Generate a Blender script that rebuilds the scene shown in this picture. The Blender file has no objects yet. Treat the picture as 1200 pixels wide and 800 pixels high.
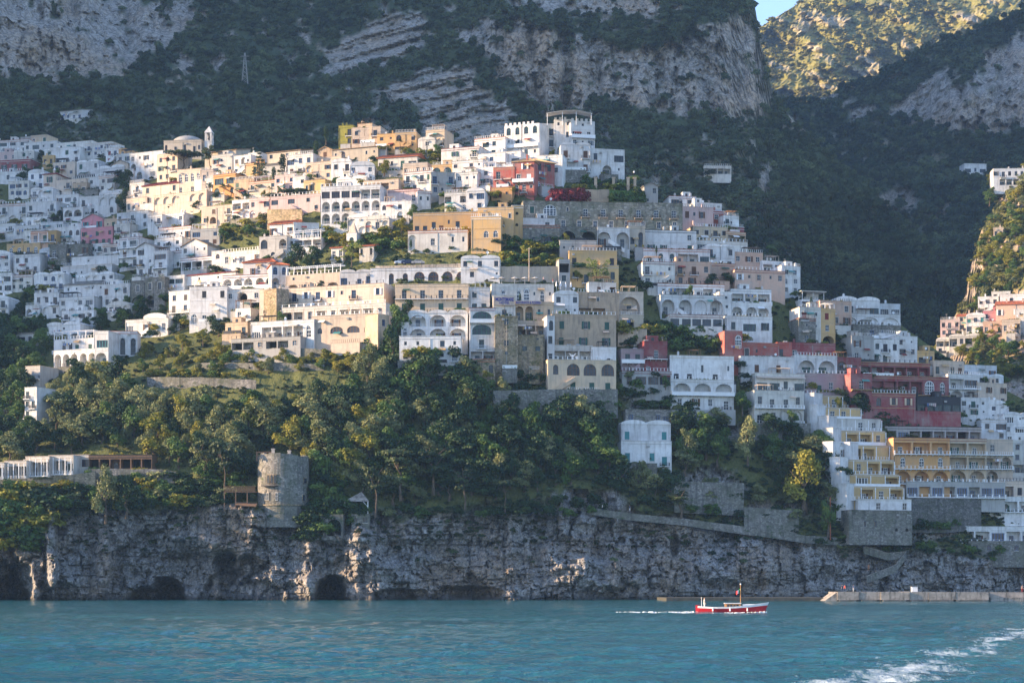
import bpy, bmesh, math, random
import numpy as np
from mathutils import Vector, Matrix, noise as mnoise
R = math.radians
C = bpy.context.scene.collection
SC = bpy.context.scene
rnd = random.Random(7)

# ------------------------------------------------------------ camera, sky, sun, exposure
FX, CX, HY, CAMZ = 2333.33, 600.0, 688.0, 3.3      # photo pixels: focal length, centre column, horizon row; eye height
cam = bpy.data.cameras.new('camera')
camo = bpy.data.objects.new('camera', cam); C.objects.link(camo)
camo.location = (0, 0, CAMZ); camo.rotation_euler = (R(90), 0, 0)
cam.sensor_width = 36; cam.lens = 70; cam.shift_y = (HY-400)/1200
cam.clip_start = 0.5; cam.clip_end = 20000
SC.camera = camo
SUN_EL, SUN_AZ = 17.0, 5.5        # elevation; degrees the sun stands towards the viewer from due left
w = bpy.data.worlds.new('World'); SC.world = w; w.use_nodes = True
wn = w.node_tree
sky = wn.nodes.new('ShaderNodeTexSky'); sky.sky_type = 'NISHITA'; sky.sun_disc = False
sky.sun_elevation = R(SUN_EL); sky.sun_rotation = R(270-SUN_AZ)
sky.air_density = 1.0; sky.dust_density = 0.3; sky.ozone_density = 2.8
bg = wn.nodes['Background']; bg.inputs['Strength'].default_value = 0.15
tint = wn.nodes.new('ShaderNodeMix'); tint.data_type = 'RGBA'; tint.blend_type = 'MULTIPLY'; tint.inputs[0].default_value = 1; tint.inputs[7].default_value = (.98, .90, .96, 1)
wn.links.new(sky.outputs[0], tint.inputs[6]); wn.links.new(tint.outputs[2], bg.inputs['Color'])
sd = bpy.data.lights.new('sun', 'SUN'); sd.energy = 5.0; sd.angle = R(0.5); sd.color = (1.0, 0.72, 0.45)
so = bpy.data.objects.new('sun', sd); C.objects.link(so)
to_sun = Vector((-math.cos(R(SUN_EL))*math.cos(R(SUN_AZ)), -math.cos(R(SUN_EL))*math.sin(R(SUN_AZ)), math.sin(R(SUN_EL))))
so.rotation_euler = to_sun.to_track_quat('Z', 'Y').to_euler()
so.location = (-300, -100, 300)
SC.view_settings.view_transform = 'Standard'; SC.view_settings.look = 'None'
SC.view_settings.exposure = 1.75; SC.view_settings.gamma = 1
SC.cycles.max_bounces = 6; SC.cycles.diffuse_bounces = 3; SC.cycles.glossy_bounces = 3
SC.cycles.volume_bounces = 0; SC.cycles.transparent_max_bounces = 4
SC.cycles.use_denoising = True

# ------------------------------------------------------------ helpers
def tag(o, label=None, cat=None, group=None, kind=None):
    if label: o['label'] = label
    if cat: o['category'] = cat
    if group: o['group'] = group
    if kind: o['kind'] = kind
    return o
def empty(name, loc=(0, 0, 0), rz=0.0, parent=None):
    o = bpy.data.objects.new(name, None); C.objects.link(o)
    o.location = loc; o.rotation_euler = (0, 0, rz); o.empty_display_size = 0.3
    if parent: o.parent = parent
    return o
def link(name, me, parent=None, loc=(0, 0, 0), rz=0.0, scale=(1, 1, 1)):
    o = bpy.data.objects.new(name, me); C.objects.link(o)
    o.location = loc; o.rotation_euler = (0, 0, rz); o.scale = scale
    if parent: o.parent = parent
    if KIDS is not None and parent is KIDS[0]: KIDS[1].append(o)
    return o
KIDS = None
def mesh(name, v, f, mats, mi=None, smooth=False):
    me = bpy.data.meshes.new(name)
    me.from_pydata([tuple(p) for p in v], [], f)
    for m in (mats if isinstance(mats, (list, tuple)) else [mats]): me.materials.append(m)
    if mi is not None: me.polygons.foreach_set('material_index', mi)
    if smooth: me.polygons.foreach_set('use_smooth', [True]*len(me.polygons))
    me.update()
    return me
class MB:
    """collects faces for one mesh"""
    def __init__(s): s.v = []; s.f = []; s.m = []
    def add(s, vs, fs, mi=0):
        n = len(s.v); s.v += [tuple(p) for p in vs]
        for q in fs: s.f.append([n+i for i in q]); s.m.append(mi)
    def box(s, x0, x1, y0, y1, z0, z1, mi=0):
        s.add([(x0,y0,z0),(x1,y0,z0),(x1,y1,z0),(x0,y1,z0),(x0,y0,z1),(x1,y0,z1),(x1,y1,z1),(x0,y1,z1)],
              [(0,1,5,4),(1,2,6,5),(2,3,7,6),(3,0,4,7),(4,5,6,7),(3,2,1,0)], mi)
    def quad(s, a, b, c, d, mi=0): s.add([a, b, c, d], [(0, 1, 2, 3)], mi)
    def tube(s, pts, rads, n=6, mi=0, caps=True):
        base = len(s.v); P = [Vector(p) for p in pts]
        for i, p in enumerate(P):
            d = (P[min(i+1, len(P)-1)]-P[max(i-1, 0)]).normalized()
            a = d.cross(Vector((0, 1, 0.01) if abs(d.y) < .9 else (1, 0, 0))).normalized(); b = d.cross(a)
            for k in range(n):
                t = 2*math.pi*k/n
                s.v.append(tuple(p+(a*math.cos(t)+b*math.sin(t))*rads[i]))
        for i in range(len(P)-1):
            for k in range(n):
                s.f.append([base+i*n+k, base+i*n+(k+1) % n, base+(i+1)*n+(k+1) % n, base+(i+1)*n+k]); s.m.append(mi)
        if caps:
            s.f.append([base+k for k in range(n)]); s.m.append(mi)
            s.f.append([base+(len(P)-1)*n+k for k in range(n)]); s.m.append(mi)
    def lathe(s, prof, n=16, mi=0, cx=0, cy=0, a0=0.0, a1=2*math.pi):
        base = len(s.v); full = abs(a1-a0-2*math.pi) < 1e-6; nn = n if full else n+1
        for r, z in prof:
            for k in range(nn):
                t = a0+(a1-a0)*k/n; s.v.append((cx+r*math.cos(t), cy+r*math.sin(t), z))
        for i in range(len(prof)-1):
            for k in range(n):
                k2 = (k+1) % nn
                s.f.append([base+i*nn+k, base+i*nn+k2, base+(i+1)*nn+k2, base+(i+1)*nn+k]); s.m.append(mi)
    def mesh(s, name, mats, smooth=False): return mesh(name, s.v, s.f, mats, s.m, smooth)
    def link(s, name, mats, parent=None, loc=(0, 0, 0), rz=0.0, smooth=False):
        return link(name, s.mesh(name, mats, smooth), parent, loc, rz)
def unp(px, py, Y): return Vector(((px-CX)/FX*Y, Y, CAMZ+(HY-py)/FX*Y))

# numpy value noise
def _h(ix, iy, seed):
    n = (ix.astype(np.int64)*374761393+iy.astype(np.int64)*668265263+seed*974711) & 0x7fffffff
    n = ((n ^ (n >> 13))*1274126177) & 0x7fffffff
    return ((n ^ (n >> 16)) & 0xffff)/65535.0
def vn(x, y, seed=0):
    x = np.asarray(x, float); y = np.asarray(y, float)
    ix = np.floor(x); iy = np.floor(y); fx = x-ix; fy = y-iy
    fx = fx*fx*(3-2*fx); fy = fy*fy*(3-2*fy)
    a = _h(ix, iy, seed); b = _h(ix+1, iy, seed); c = _h(ix, iy+1, seed); d = _h(ix+1, iy+1, seed)
    return (a*(1-fx)+b*fx)*(1-fy)+(c*(1-fx)+d*fx)*fy
def fbm(x, y, seed=0, o=4):
    s = 0; a = 1; t = 0
    for i in range(o):
        s = s+a*vn(x*2**i, y*2**i, seed+i*17); t += a; a *= .5
    return s/t            # 0..1
def ridged(x, y, seed=0, o=3):
    s = 0; a = 1; t = 0
    for i in range(o):
        s = s+a*(1-np.abs(2*vn(x*2**i, y*2**i, seed+i*13)-1)); t += a; a *= .5
    return s/t

# ------------------------------------------------------------ materials
MATS = {}
def newmat(name):
    m = bpy.data.materials.new(name); m.use_nodes = True
    nt = m.node_tree; return m, nt, nt.nodes['Principled BSDF']
def nod(nt, t, **kw):
    n = nt.nodes.new(t)
    for k, v in kw.items():
        if k in n.inputs: n.inputs[k].default_value = v
        else: setattr(n, k, v)
    return n
def pos_scaled(nt, sx, sy, sz, obj=False):
    if obj: g = nod(nt, 'ShaderNodeTexCoord'); src = g.outputs['Object']
    else: g = nod(nt, 'ShaderNodeNewGeometry'); src = g.outputs['Position']
    m = nod(nt, 'ShaderNodeVectorMath', operation='MULTIPLY'); nt.links.new(src, m.inputs[0]); m.inputs[1].default_value = (sx, sy, sz)
    return m.outputs[0]
def noise_at(nt, vec, scale=1.0, detail=4, rough=.6):
    n = nod(nt, 'ShaderNodeTexNoise', Scale=scale, Detail=detail, Roughness=rough); nt.links.new(vec, n.inputs['Vector'])
    return n.outputs['Fac']
def ramp(nt, fac, stops):
    r = nod(nt, 'ShaderNodeValToRGB'); e = r.color_ramp.elements
    while len(e) < len(stops): e.new(.5)
    for i, (p, c) in enumerate(stops):
        e[i].position = p; e[i].color = (*c, 1) if len(c) == 3 else c
    nt.links.new(fac, r.inputs[0]); return r.outputs[0]
def mixc(nt, fac, a, b, mode='MIX'):
    m = nod(nt, 'ShaderNodeMix', data_type='RGBA', blend_type=mode)
    for s, i in ((fac, 0), (a, 6), (b, 7)):
        if isinstance(s, (int, float)): m.inputs[i].default_value = s
        elif isinstance(s, tuple): m.inputs[i].default_value = (*s, 1) if len(s) == 3 else s
        else: nt.links.new(s, m.inputs[i])
    return m.outputs[2]
def math_(nt, op, a, b=0.0, clamp=False):
    m = nod(nt, 'ShaderNodeMath', operation=op, use_clamp=clamp)
    for i, s in enumerate((a, b)):
        if isinstance(s, (int, float)): m.inputs[i].default_value = s
        else: nt.links.new(s, m.inputs[i])
    return m.outputs[0]
def bump(nt, b, h, strength=.5, dist=.3):
    n = nod(nt, 'ShaderNodeBump', Strength=strength, Distance=dist); nt.links.new(h, n.inputs['Height']); nt.links.new(n.outputs[0], b.inputs['Normal'])
def concrete_mat(name, col):
    m, nt, b = newmat(name)
    a = noise_at(nt, pos_scaled(nt, .35, .35, .9), 1, 6, .7); d = noise_at(nt, pos_scaled(nt, 1.5, 1.5, .3), 1, 5, .7)
    c = ramp(nt, a, [(.3, tuple(x*.45 for x in col)), (.55, col), (.75, tuple(x*1.25 for x in col))]); c = mixc(nt, ramp(nt, d, [(.48, (0,)*3), (.66, (.8,)*3)]), c, (.06, .06, .05))
    nt.links.new(c, b.inputs['Base Color']); b.inputs['Roughness'].default_value = .9; return m
def plain(name, col, rough=.7, var=.12, spec=.3, metal=0.0, scale=.8):
    if name in MATS: return MATS[name]
    m, nt, b = newmat(name)
    n = noise_at(nt, pos_scaled(nt, scale, scale, scale))
    c = ramp(nt, n, [(.3, tuple(x*(1-var) for x in col)), (.7, tuple(min(1, x*(1+var)) for x in col))])
    nt.links.new(c, b.inputs['Base Color']); b.inputs['Roughness'].default_value = rough
    b.inputs['Specular IOR Level'].default_value = spec; b.inputs['Metallic'].default_value = metal
    MATS[name] = m; return m
def stucco(name, col, wear=.35, tint=(.42, .38, .33)):
    """painted render: weathered patches, vertical rain streaks, small value drift between walls"""
    if name in MATS: return MATS[name]
    m, nt, b = newmat(name)
    oi = nod(nt, 'ShaderNodeObjectInfo')
    big = noise_at(nt, pos_scaled(nt, .22, .22, .3), 1, 5, .65)
    streak = noise_at(nt, pos_scaled(nt, 1.3, 1.3, .12), 1, 4, .6)
    fine = noise_at(nt, pos_scaled(nt, 1.6, 1.6, 1.6), 1, 5, .7)
    c = mixc(nt, ramp(nt, big, [(.40, (0, 0, 0)), (.66, (wear*1.2,)*3)]), col, tint)
    c = mixc(nt, ramp(nt, streak, [(.5, (0, 0, 0)), (.72, (min(1, wear*1.5),)*3)]), c, tuple(x*.6 for x in tint))
    med = noise_at(nt, pos_scaled(nt, .7, .7, .5), 1, 5, .7)
    c = mixc(nt, ramp(nt, med, [(.5, (0, 0, 0)), (.68, (wear*.9,)*3)]), c, tuple(x*.7 for x in tint))
    c = mixc(nt, ramp(nt, fine, [(.3, (.12,)*3), (.6, (0, 0, 0))]), c, tuple(x*.5 for x in col))
    v = math_(nt, 'MULTIPLY_ADD', oi.outputs['Random'], .28); v.node.inputs[2].default_value = .76
    hs = nod(nt, 'ShaderNodeHueSaturation'); nt.links.new(c, hs.inputs['Color']); nt.links.new(v, hs.inputs['Value'])
    nt.links.new(hs.outputs[0], b.inputs['Base Color'])
    b.inputs['Roughness'].default_value = .85; b.inputs['Specular IOR Level'].default_value = .2
    bump(nt, b, fine, .3, .1)
    MATS[name] = m; return m
def masonry(name, col, scale=1.6):
    if name in MATS: return MATS[name]
    m, nt, b = newmat(name)
    vec = pos_scaled(nt, scale, scale, scale*1.5)
    v = nod(nt, 'ShaderNodeTexVoronoi', feature='F1'); nt.links.new(vec, v.inputs['Vector']); v.inputs['Scale'].default_value = 1
    e = nod(nt, 'ShaderNodeTexVoronoi', feature='DISTANCE_TO_EDGE'); nt.links.new(vec, e.inputs['Vector']); e.inputs['Scale'].default_value = 1
    bw = nod(nt, 'ShaderNodeRGBToBW'); nt.links.new(v.outputs['Color'], bw.inputs[0])
    big = noise_at(nt, pos_scaled(nt, .2, .2, .15), 1, 5, .65)
    c = ramp(nt, bw.outputs[0], [(.1, tuple(x*.6 for x in col)), (.5, col), (.9, tuple(x*1.45 for x in col))])
    c = mixc(nt, ramp(nt, e.outputs['Distance'], [(0, (.6,)*3), (.12, (0, 0, 0))]), c, tuple(x*.45 for x in col))
    c = mixc(nt, ramp(nt, big, [(.4, (0, 0, 0)), (.66, (.75,)*3)]), c, (col[0]*.45, col[1]*.5, col[2]*.38))
    st = noise_at(nt, pos_scaled(nt, .9, .9, .1), 1, 4, .65); c = mixc(nt, ramp(nt, st, [(.5, (0,)*3), (.72, (.7,)*3)]), c, (.05, .05, .045)); ms = noise_at(nt, pos_scaled(nt, .45, .45, .6), 1, 5, .7); c = mixc(nt, ramp(nt, ms, [(.56, (0,)*3), (.68, (.8,)*3)]), c, (.05, .075, .025))
    nt.links.new(c, b.inputs['Base Color']); b.inputs['Roughness'].default_value = .9; b.inputs['Specular IOR Level'].default_value = .15
    bump(nt, b, e.outputs['Distance'], .7, .15)
    MATS[name] = m; return m
def leafmat(name, c0, c1, rough=.6, trans=.2, var=.5, patch=0):
    if name in MATS: return MATS[name]
    m, nt, b = newmat(name)
    oi = nod(nt, 'ShaderNodeObjectInfo')
    n1 = noise_at(nt, pos_scaled(nt, .55, .55, .55), 1, 3, .6); n2 = noise_at(nt, pos_scaled(nt, 3, 3, 3), 1, 2, .5)
    f = math_(nt, 'ADD', math_(nt, 'MULTIPLY', n1, .9), math_(nt, 'MULTIPLY', n2, .5))
    if patch: f = math_(nt, 'ADD', f, math_(nt, 'MULTIPLY', math_(nt, 'SUBTRACT', noise_at(nt, pos_scaled(nt, patch, patch, patch), 1, 4, .65), .5), 1.6))
    c = ramp(nt, f, [(.45, c0), (.95, c1)])
    v = math_(nt, 'MULTIPLY_ADD', oi.outputs['Random'], var); v.node.inputs[2].default_value = 1-var/2
    hs = nod(nt, 'ShaderNodeHueSaturation'); nt.links.new(c, hs.inputs['Color']); nt.links.new(v, hs.inputs['Value'])
    h = math_(nt, 'MULTIPLY_ADD', oi.outputs['Random'], -.03); h.node.inputs[2].default_value = .515; nt.links.new(h, hs.inputs['Hue'])
    nt.links.new(hs.outputs[0], b.inputs['Base Color']); b.inputs['Roughness'].default_value = rough; b.inputs['Specular IOR Level'].default_value = .25
    tr = nod(nt, 'ShaderNodeBsdfTranslucent'); nt.links.new(hs.outputs[0], tr.inputs['Color'])
    mx = nod(nt, 'ShaderNodeMixShader'); mx.inputs[0].default_value = trans
    nt.links.new(b.outputs[0], mx.inputs[1]); nt.links.new(tr.outputs[0], mx.inputs[2])
    nt.links.new(mx.outputs[0], nt.nodes['Material Output'].inputs['Surface'])
    MATS[name] = m; return m
WHITE = stucco('white_stucco', (.78, .77, .74)); OFFW = stucco('offwhite_stucco', (.68, .65, .58), .4)
CREAM = stucco('cream_stucco', (.69, .55, .42), .35); BEIGE = stucco('beige_stucco', (.52, .44, .33), .45)
STAINED = stucco('stained_beige_stucco', (.62, .46, .31), .5, (.36, .29, .22))
YELLOW = stucco('yellow_stucco', (.66, .44, .185), .25); PALEY = stucco('pale_yellow_stucco', (.69, .53, .35), .3)
OCHRE = stucco('ochre_stucco', (.60, .38, .155), .3); ORANGE = stucco('orange_stucco', (.68, .36, .13), .25)
PEACH = stucco('peach_stucco', (.66, .43, .31), .3); PINK = stucco('pale_pink_stucco', (.66, .48, .44), .3)
ROSE = stucco('rose_stucco', (.58, .22, .25), .25); RED = stucco('red_stucco', (.42, .10, .075), .3)
DRED = stucco('dark_red_stucco', (.28, .055, .06), .3); MAUVE = stucco('mauve_stucco', (.36, .24, .25), .4)
GREYW = stucco('grey_stucco', (.42, .42, .40), .45); BLUEW = stucco('cool_white_stucco', (.68, .71, .72), .35)
GREYST = masonry('grey_stone', (.24, .225, .20)); TANST = masonry('tan_stone', (.36, .28, .19)); PALST = masonry('weathered_palace_stone', (.30, .275, .225), 1.1); DARKST = masonry('dark_stone', (.16, .15, .14))
TERRA = plain('terracotta_roof', (.42, .13, .06), .85, .3, .2, 0, 1.5); DTERRA = plain('dark_red_roof', (.22, .05, .045), .85, .3, .2, 0, 1.5)
GREYRF = plain('grey_roof', (.22, .20, .17), .9, .25); BROWNRF = plain('brown_roof', (.26, .18, .11), .9, .3, .2, 0, 1.5)
DARKM = plain('dark_metal', (.03, .03, .035), .5, .1, .4, .3); WPAINT = plain('white_paint', (.75, .75, .73), .5, .06)
GREENP = plain('green_paint', (.025, .085, .065), .5, .15); BROWNP = plain('brown_paint', (.10, .045, .022), .5, .2)
BLUEP = plain('blue_paint', (.06, .13, .30), .5, .15); TEALP = plain('teal_paint', (.05, .22, .22), .5, .15)
WOOD = plain('weathered_wood', (.20, .12, .07), .8, .3, .2, 0, 3); BARK = plain('bark', (.12, .09, .065), .95, .35, .1, 0, 2)
CONC = concrete_mat('concrete', (.36, .32, .27))
def _glass():
    m, nt, b = newmat('window_glass')
    n = noise_at(nt, pos_scaled(nt, .35, .35, .35), 1, 2)
    c = ramp(nt, n, [(.35, (.010, .014, .02)), (.65, (.05, .065, .085))]); nt.links.new(c, b.inputs['Base Color'])
    b.inputs['Roughness'].default_value = .12; b.inputs['Specular IOR Level'].default_value = .4
    return m
GLASS = _glass()
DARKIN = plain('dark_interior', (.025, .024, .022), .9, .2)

# ------------------------------------------------------------ terrain
def table(cols, rows, data):
    cols = np.array(cols, float); o = np.argsort(rows); rows = np.array(rows, float)[o]; data = np.array(data, float)[o]
    gx = np.arange(cols[0], cols[-1]+1, 6.0); gy = np.arange(rows[0], rows[-1]+1, 4.0)
    g = np.array([np.interp(gx, cols, r) for r in data])
    g = np.array([np.interp(gy, rows, g[:, j]) for j in range(len(gx))]).T
    for k, ax in ((9, 1), (5, 0)):
        for _ in range(2):
            p = np.pad(g, [(k//2, k//2) if a == ax else (0, 0) for a in (0, 1)], mode='edge')
            g = np.mean([np.take(p, range(i, i+g.shape[ax]), axis=ax) for i in range(k)], axis=0)
    def f(px, py):
        x = np.clip((np.asarray(px, float)-gx[0])/6.0, 0, len(gx)-1.001); y = np.clip((np.asarray(py, float)-gy[0])/4.0, 0, len(gy)-1.001)
        i = x.astype(int); j = y.astype(int); u = x-i; v = y-j
        return (g[j, i]*(1-u)+g[j, i+1]*u)*(1-v)+(g[j+1, i]*(1-u)+g[j+1, i+1]*u)*v
    return f
D1 = table([-300, 0, 120, 220, 330, 460, 600, 740, 860, 960, 1060, 1200, 1500], [724, 703, 660, 600, 560, 500, 440, 400, 350, 300, 250, 200, 150, 100], [
    [505, 505, 507, 509, 509, 511, 514, 522, 532, 540, 548, 560, 600],
    [511, 511, 513, 514, 514, 517, 520, 528, 538, 546, 554, 566, 610],
    [514, 514, 517, 518, 518, 522, 526, 534, 543, 552, 560, 574, 620],
    [518, 518, 521, 523, 523, 527, 532, 541, 551, 559, 567, 583, 630],
    [536, 536, 535, 533, 531, 533, 538, 548, 559, 565, 575, 592, 640],
    [570, 570, 557, 550, 547, 548, 553, 563, 573, 578, 588, 606, 660],
    [620, 615, 587, 574, 566, 562, 566, 575, 584, 593, 605, 622, 690],
    [660, 650, 625, 606, 584, 572, 574, 584, 596, 607, 622, 640, 720],
    [700, 690, 670, 641, 608, 592, 590, 600, 613, 628, 645, 670, 760],
    [740, 730, 708, 673, 638, 616, 608, 618, 636, 660, 680, 710, 800],
    [775, 765, 742, 706, 668, 643, 631, 643, 669, 700, 730, 760, 850],
    [820, 810, 785, 742, 703, 674, 656, 677, 711, 750, 780, 810, 900],
    [880, 870, 840, 790, 742, 708, 691, 731, 771, 810, 840, 870, 950],
    [950, 940, 905, 850, 800, 770, 770, 810, 850, 880, 900, 940, 1000]])
def curve(pts):
    a = np.array(pts, float); return lambda x: np.interp(x, a[:, 0], a[:, 1])
RIDGE = curve([(-300, 165), (0, 168), (140, 172), (190, 184), (300, 192), (380, 182), (480, 176), (590, 184), (640, 178), (690, 196), (740, 222), (790, 246), (830, 266), (880, 292), (940, 345), (985, 362), (1055, 380), (1085, 402), (1130, 432), (1180, 458), (1200, 468), (1500, 520)])
CLIFFTOP = curve([(-300, 600), (0, 612), (60, 604), (100, 596), (130, 590), (280, 586), (300, 600), (360, 606), (460, 600), (540, 592), (640, 582), (740, 592), (860, 612), (940, 628), (1000, 634), (1100, 642), (1200, 648), (1500, 655)])
def sheet(name, px, py, dep, attrs, mat, zoff=None):
    n, m = px.shape
    X = (px-CX)/FX*dep; Z = CAMZ+(HY-py)/FX*dep
    if zoff is not None: Z = Z+zoff
    co = np.stack([X, dep, Z], -1).reshape(-1, 3)
    idx = np.arange(n*m).reshape(n, m)
    f = np.stack([idx[:-1, :-1], idx[:-1, 1:], idx[1:, 1:], idx[1:, :-1]], -1).reshape(-1, 4)
    me = bpy.data.meshes.new(name)
    me.vertices.add(n*m); me.vertices.foreach_set('co', co.ravel())
    me.loops.add(f.size); me.loops.foreach_set('vertex_index', f.ravel().astype(np.int32))
    me.polygons.add(len(f)); me.polygons.foreach_set('loop_start', np.arange(0, f.size, 4, dtype=np.int32))
    me.update(calc_edges=True)
    for k, a in attrs.items():
        at = me.attributes.new(k, 'FLOAT', 'POINT'); at.data.foreach_set('value', a.ravel().astype(np.float32))
    me.materials.append(mat); me.validate(); me.polygons.foreach_set('use_smooth', [False]*len(me.polygons))
    o = link(name, me); o['kind'] = 'structure'
    return o, co.reshape(n, m, 3)
def inpoly(x, y, poly):
    r = np.zeros(x.shape, bool); j = len(poly)-1
    for i in range(len(poly)):
        xi, yi = poly[i]; xj, yj = poly[j]
        if yi != yj: r ^= ((yi > y) != (yj > y)) & (x < (xj-xi)*(y-yi)/(yj-yi)+xi)
        j = i
    return r
def blur(a, k=2):
    for _ in range(k):
        p = np.pad(a, 1, mode='edge'); a = (p[:-2, 1:-1]+p[2:, 1:-1]+p[1:-1, :-2]+p[1:-1, 2:]+2*a)/6
    return a
def rockmat(name, dark, mid, light, ochre, soil0, soil1, fx=.35, fz=.09, big=.05, wet=False):
    """limestone with long vertical streaks and ochre stains, and earth / scrub where veg is 1"""
    m, nt, b = newmat(name)
    at = nod(nt, 'ShaderNodeAttribute', attribute_name='veg')
    st = noise_at(nt, pos_scaled(nt, fx, fx, fz), 1, 6, .7); st2 = noise_at(nt, pos_scaled(nt, fx*3.1, fx*3.1, fz*2.2), 1, 5, .7)
    bg_ = noise_at(nt, pos_scaled(nt, big, big, big), 1, 4, .6); fine = noise_at(nt, pos_scaled(nt, fx*4, fx*4, fx*4), 1, 6, .75)
    f = math_(nt, 'ADD', math_(nt, 'MULTIPLY', st, .55), math_(nt, 'MULTIPLY', st2, .45))
    c = ramp(nt, f, [(.38, dark), (.49, mid), (.60, light)])
    c = mixc(nt, ramp(nt, bg_, [(.45, (0,)*3), (.62, (.75,)*3)]), c, ochre)
    c = mixc(nt, ramp(nt, fine, [(.40, (.85,)*3), (.52, (0,)*3)]), c, tuple(x*.40 for x in dark))
    mo = nod(nt, 'ShaderNodeTexVoronoi', feature='DISTANCE_TO_EDGE'); nt.links.new(pos_scaled(nt, fx*.8, fx*.8, fz*2.6), mo.inputs['Vector']); mo.inputs['Scale'].default_value = 1
    c = mixc(nt, ramp(nt, mo.outputs['Distance'], [(0, (.7,)*3), (.05, (0,)*3)]), c, tuple(x*.35 for x in dark))
    s = ramp(nt, fine, [(.3, soil0), (.7, soil1)])
    g = nod(nt, 'ShaderNodeNewGeometry')
    c = mixc(nt, math_(nt, 'MULTIPLY', at.outputs['Fac'], 1.0, True), c, s)
    if wet:   # tide-wet, algae-dark band just above the sea
        z = nod(nt, 'ShaderNodeSeparateXYZ'); nt.links.new(g.outputs['Position'], z.inputs[0])
        zz = math_(nt, 'ADD', z.outputs[2], math_(nt, 'MULTIPLY', st2, 2.2))
        c = mixc(nt, ramp(nt, math_(nt, 'MULTIPLY', zz, .25), [(.35, (.85,)*3), (.75, (0,)*3)]), c, (.035, .035, .03))
    nt.links.new(c, b.inputs['Base Color']); b.inputs['Roughness'].default_value = .92; b.inputs['Specular IOR Level'].default_value = .15
    bump(nt, b, f, .9, 1.2)
    return m
ROCK = rockmat('sea_cliff_rock', (.19, .18, .17), (.31, .295, .275), (.43, .41, .385), (.33, .25, .175), (.05, .07, .022), (.16, .16, .055), .42, .13, .06, True)
MTROCK = rockmat('mountain_rock', (.25, .225, .19), (.355, .32, .27), (.43, .395, .34), (.40, .30, .20), (.02, .04, .018), (.07, .085, .035), .13, .03, .013)
FARROCK = rockmat('far_mountain_rock', (.28, .24, .17), (.37, .325, .24), (.44, .395, .31), (.34, .28, .14), (.11, .12, .03), (.24, .21, .065), .05, .03, .012)

# the hillside: sea cliff, wooded slope and the town's terraces, one sheet
cx = np.concatenate([np.arange(-300, -20, 6.0), np.arange(-20, 1220, 1.8), np.arange(1220, 1501, 6.0)])
t_lo = np.arange(724, 596, -1.5); n_up = 84
PX = np.tile(cx, (len(t_lo)+n_up, 1))
up = 596+(RIDGE(cx)[None, :]-596)*np.linspace(0, 1, n_up+1)[1:, None]
PY = np.concatenate([np.tile(t_lo[:, None], (1, len(cx))), up], 0)
DEP = D1(PX, PY)
wob = (fbm(PX/26, PY/18, 3)-.5)*34
cliff = np.clip((PY-(CLIFFTOP(PX)+wob))/9, 0, 1)
for ex, ey, rx, ry in ((640, 474, 75, 15), (690, 588, 60, 16), (830, 575, 50, 30), (900, 600, 60, 14), (1085, 606, 70, 30), (500, 432, 40, 12), (590, 445, 40, 10), (760, 466, 30, 26), (1045, 615, 40, 30), (25, 470, 26, 40), (850, 505, 40, 16)):
    q = 1-((PX-ex)/rx)**2-((PY-ey)/ry)**2+(fbm(PX/9, PY/9, 5)-.5)*1.6
    cliff = np.maximum(cliff, np.clip(q*1.6, 0, 1))
d = (ridged(PX/60, PY/190, 11)-.5)*10+(ridged(PX/19, PY/60, 21)-.5)*2.2+(fbm(PX/7, PY/10, 31)-.5)*1.5+(vn(PX/3.1, PY/4.1, 8)-.5)*.5
def blocks(px, py, sx, sy, seed):
    """rock split into slabs: every cell of a warped grid stands at its own depth, with a crack round it"""
    x = px/sx+(fbm(px/20, py/20, seed)-.5)*1.6; y = py/sy+(fbm(px/17, py/23, seed+1)-.5)*1.6+np.floor(x)*.37
    e = np.minimum(np.minimum(x % 1, 1-x % 1)*sx, np.minimum(y % 1, 1-y % 1)*sy)
    return (_h(np.floor(x), np.floor(y), seed)-.5)*2, np.clip(1-e/1.6, 0, 1)
b1, c1 = blocks(PX, PY, 24, 38, 801); b2, c2 = blocks(PX, PY, 8, 11, 811)
bed = (PY+PX*.03+(fbm(PX/60, PY/40, 93)-.5)*16)/13; bl = np.clip(1-np.abs(bed % 1-.5)*13/1.3, 0, 1)*(fbm(PX/30, PY/12, 94) > .48)
d += b1*1.7+b2*.5+c1*1.5+c2*.5+bl*1.1+(_h(np.floor(bed), np.floor(PX/90+fbm(PX/30, PY/30, 95)), 96)-.5)*1.3
d += np.where(PY > 590, (ridged((PX+PY*.6)/70, (PY-PX*.25)/22, 77)-.55)*4.5, 0)
soft = (fbm(PX/40, PY/30, 41)-.5)*5+(fbm(PX/8, PY/8, 42)-.5)*1.6
DEP = DEP+cliff*d*1.1+(1-cliff)*soft*np.clip((700-PY)/60, .2, 1)
for ex, ey, rx, ry, dd in ((200, 694, 17, 16, 16), (172, 697, 22, 9, 8), (24, 690, 15, 42, 13), (8, 695, 12, 22, 10), (388, 690, 17, 17, 13), (283, 664, 34, 15, 7), (300, 690, 44, 12, 4), (225, 668, 90, 26, 4), (265, 655, 14, 10, 7), (560, 694, 34, 9, 5), (470, 696, 40, 7, 3), (790, 640, 6, 14, 5), (60, 640, 8, 60, -7), (45, 640, 10, 50, -5), (122, 660, 10, 40, -4), (329, 648, 44, 42, 1), (423, 640, 20, 26, -5), (382, 640, 24, 22, -3), (700, 672, 60, 22, -4), (860, 660, 70, 30, -3)):
    q = ((PX-ex)/rx)**2+((PY-ey)/ry)**2+(fbm(PX/7, PY/7, 9)-.5)*.9
    DEP = DEP+dd*np.clip((1-q)*1.8, 0, 1)
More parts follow.
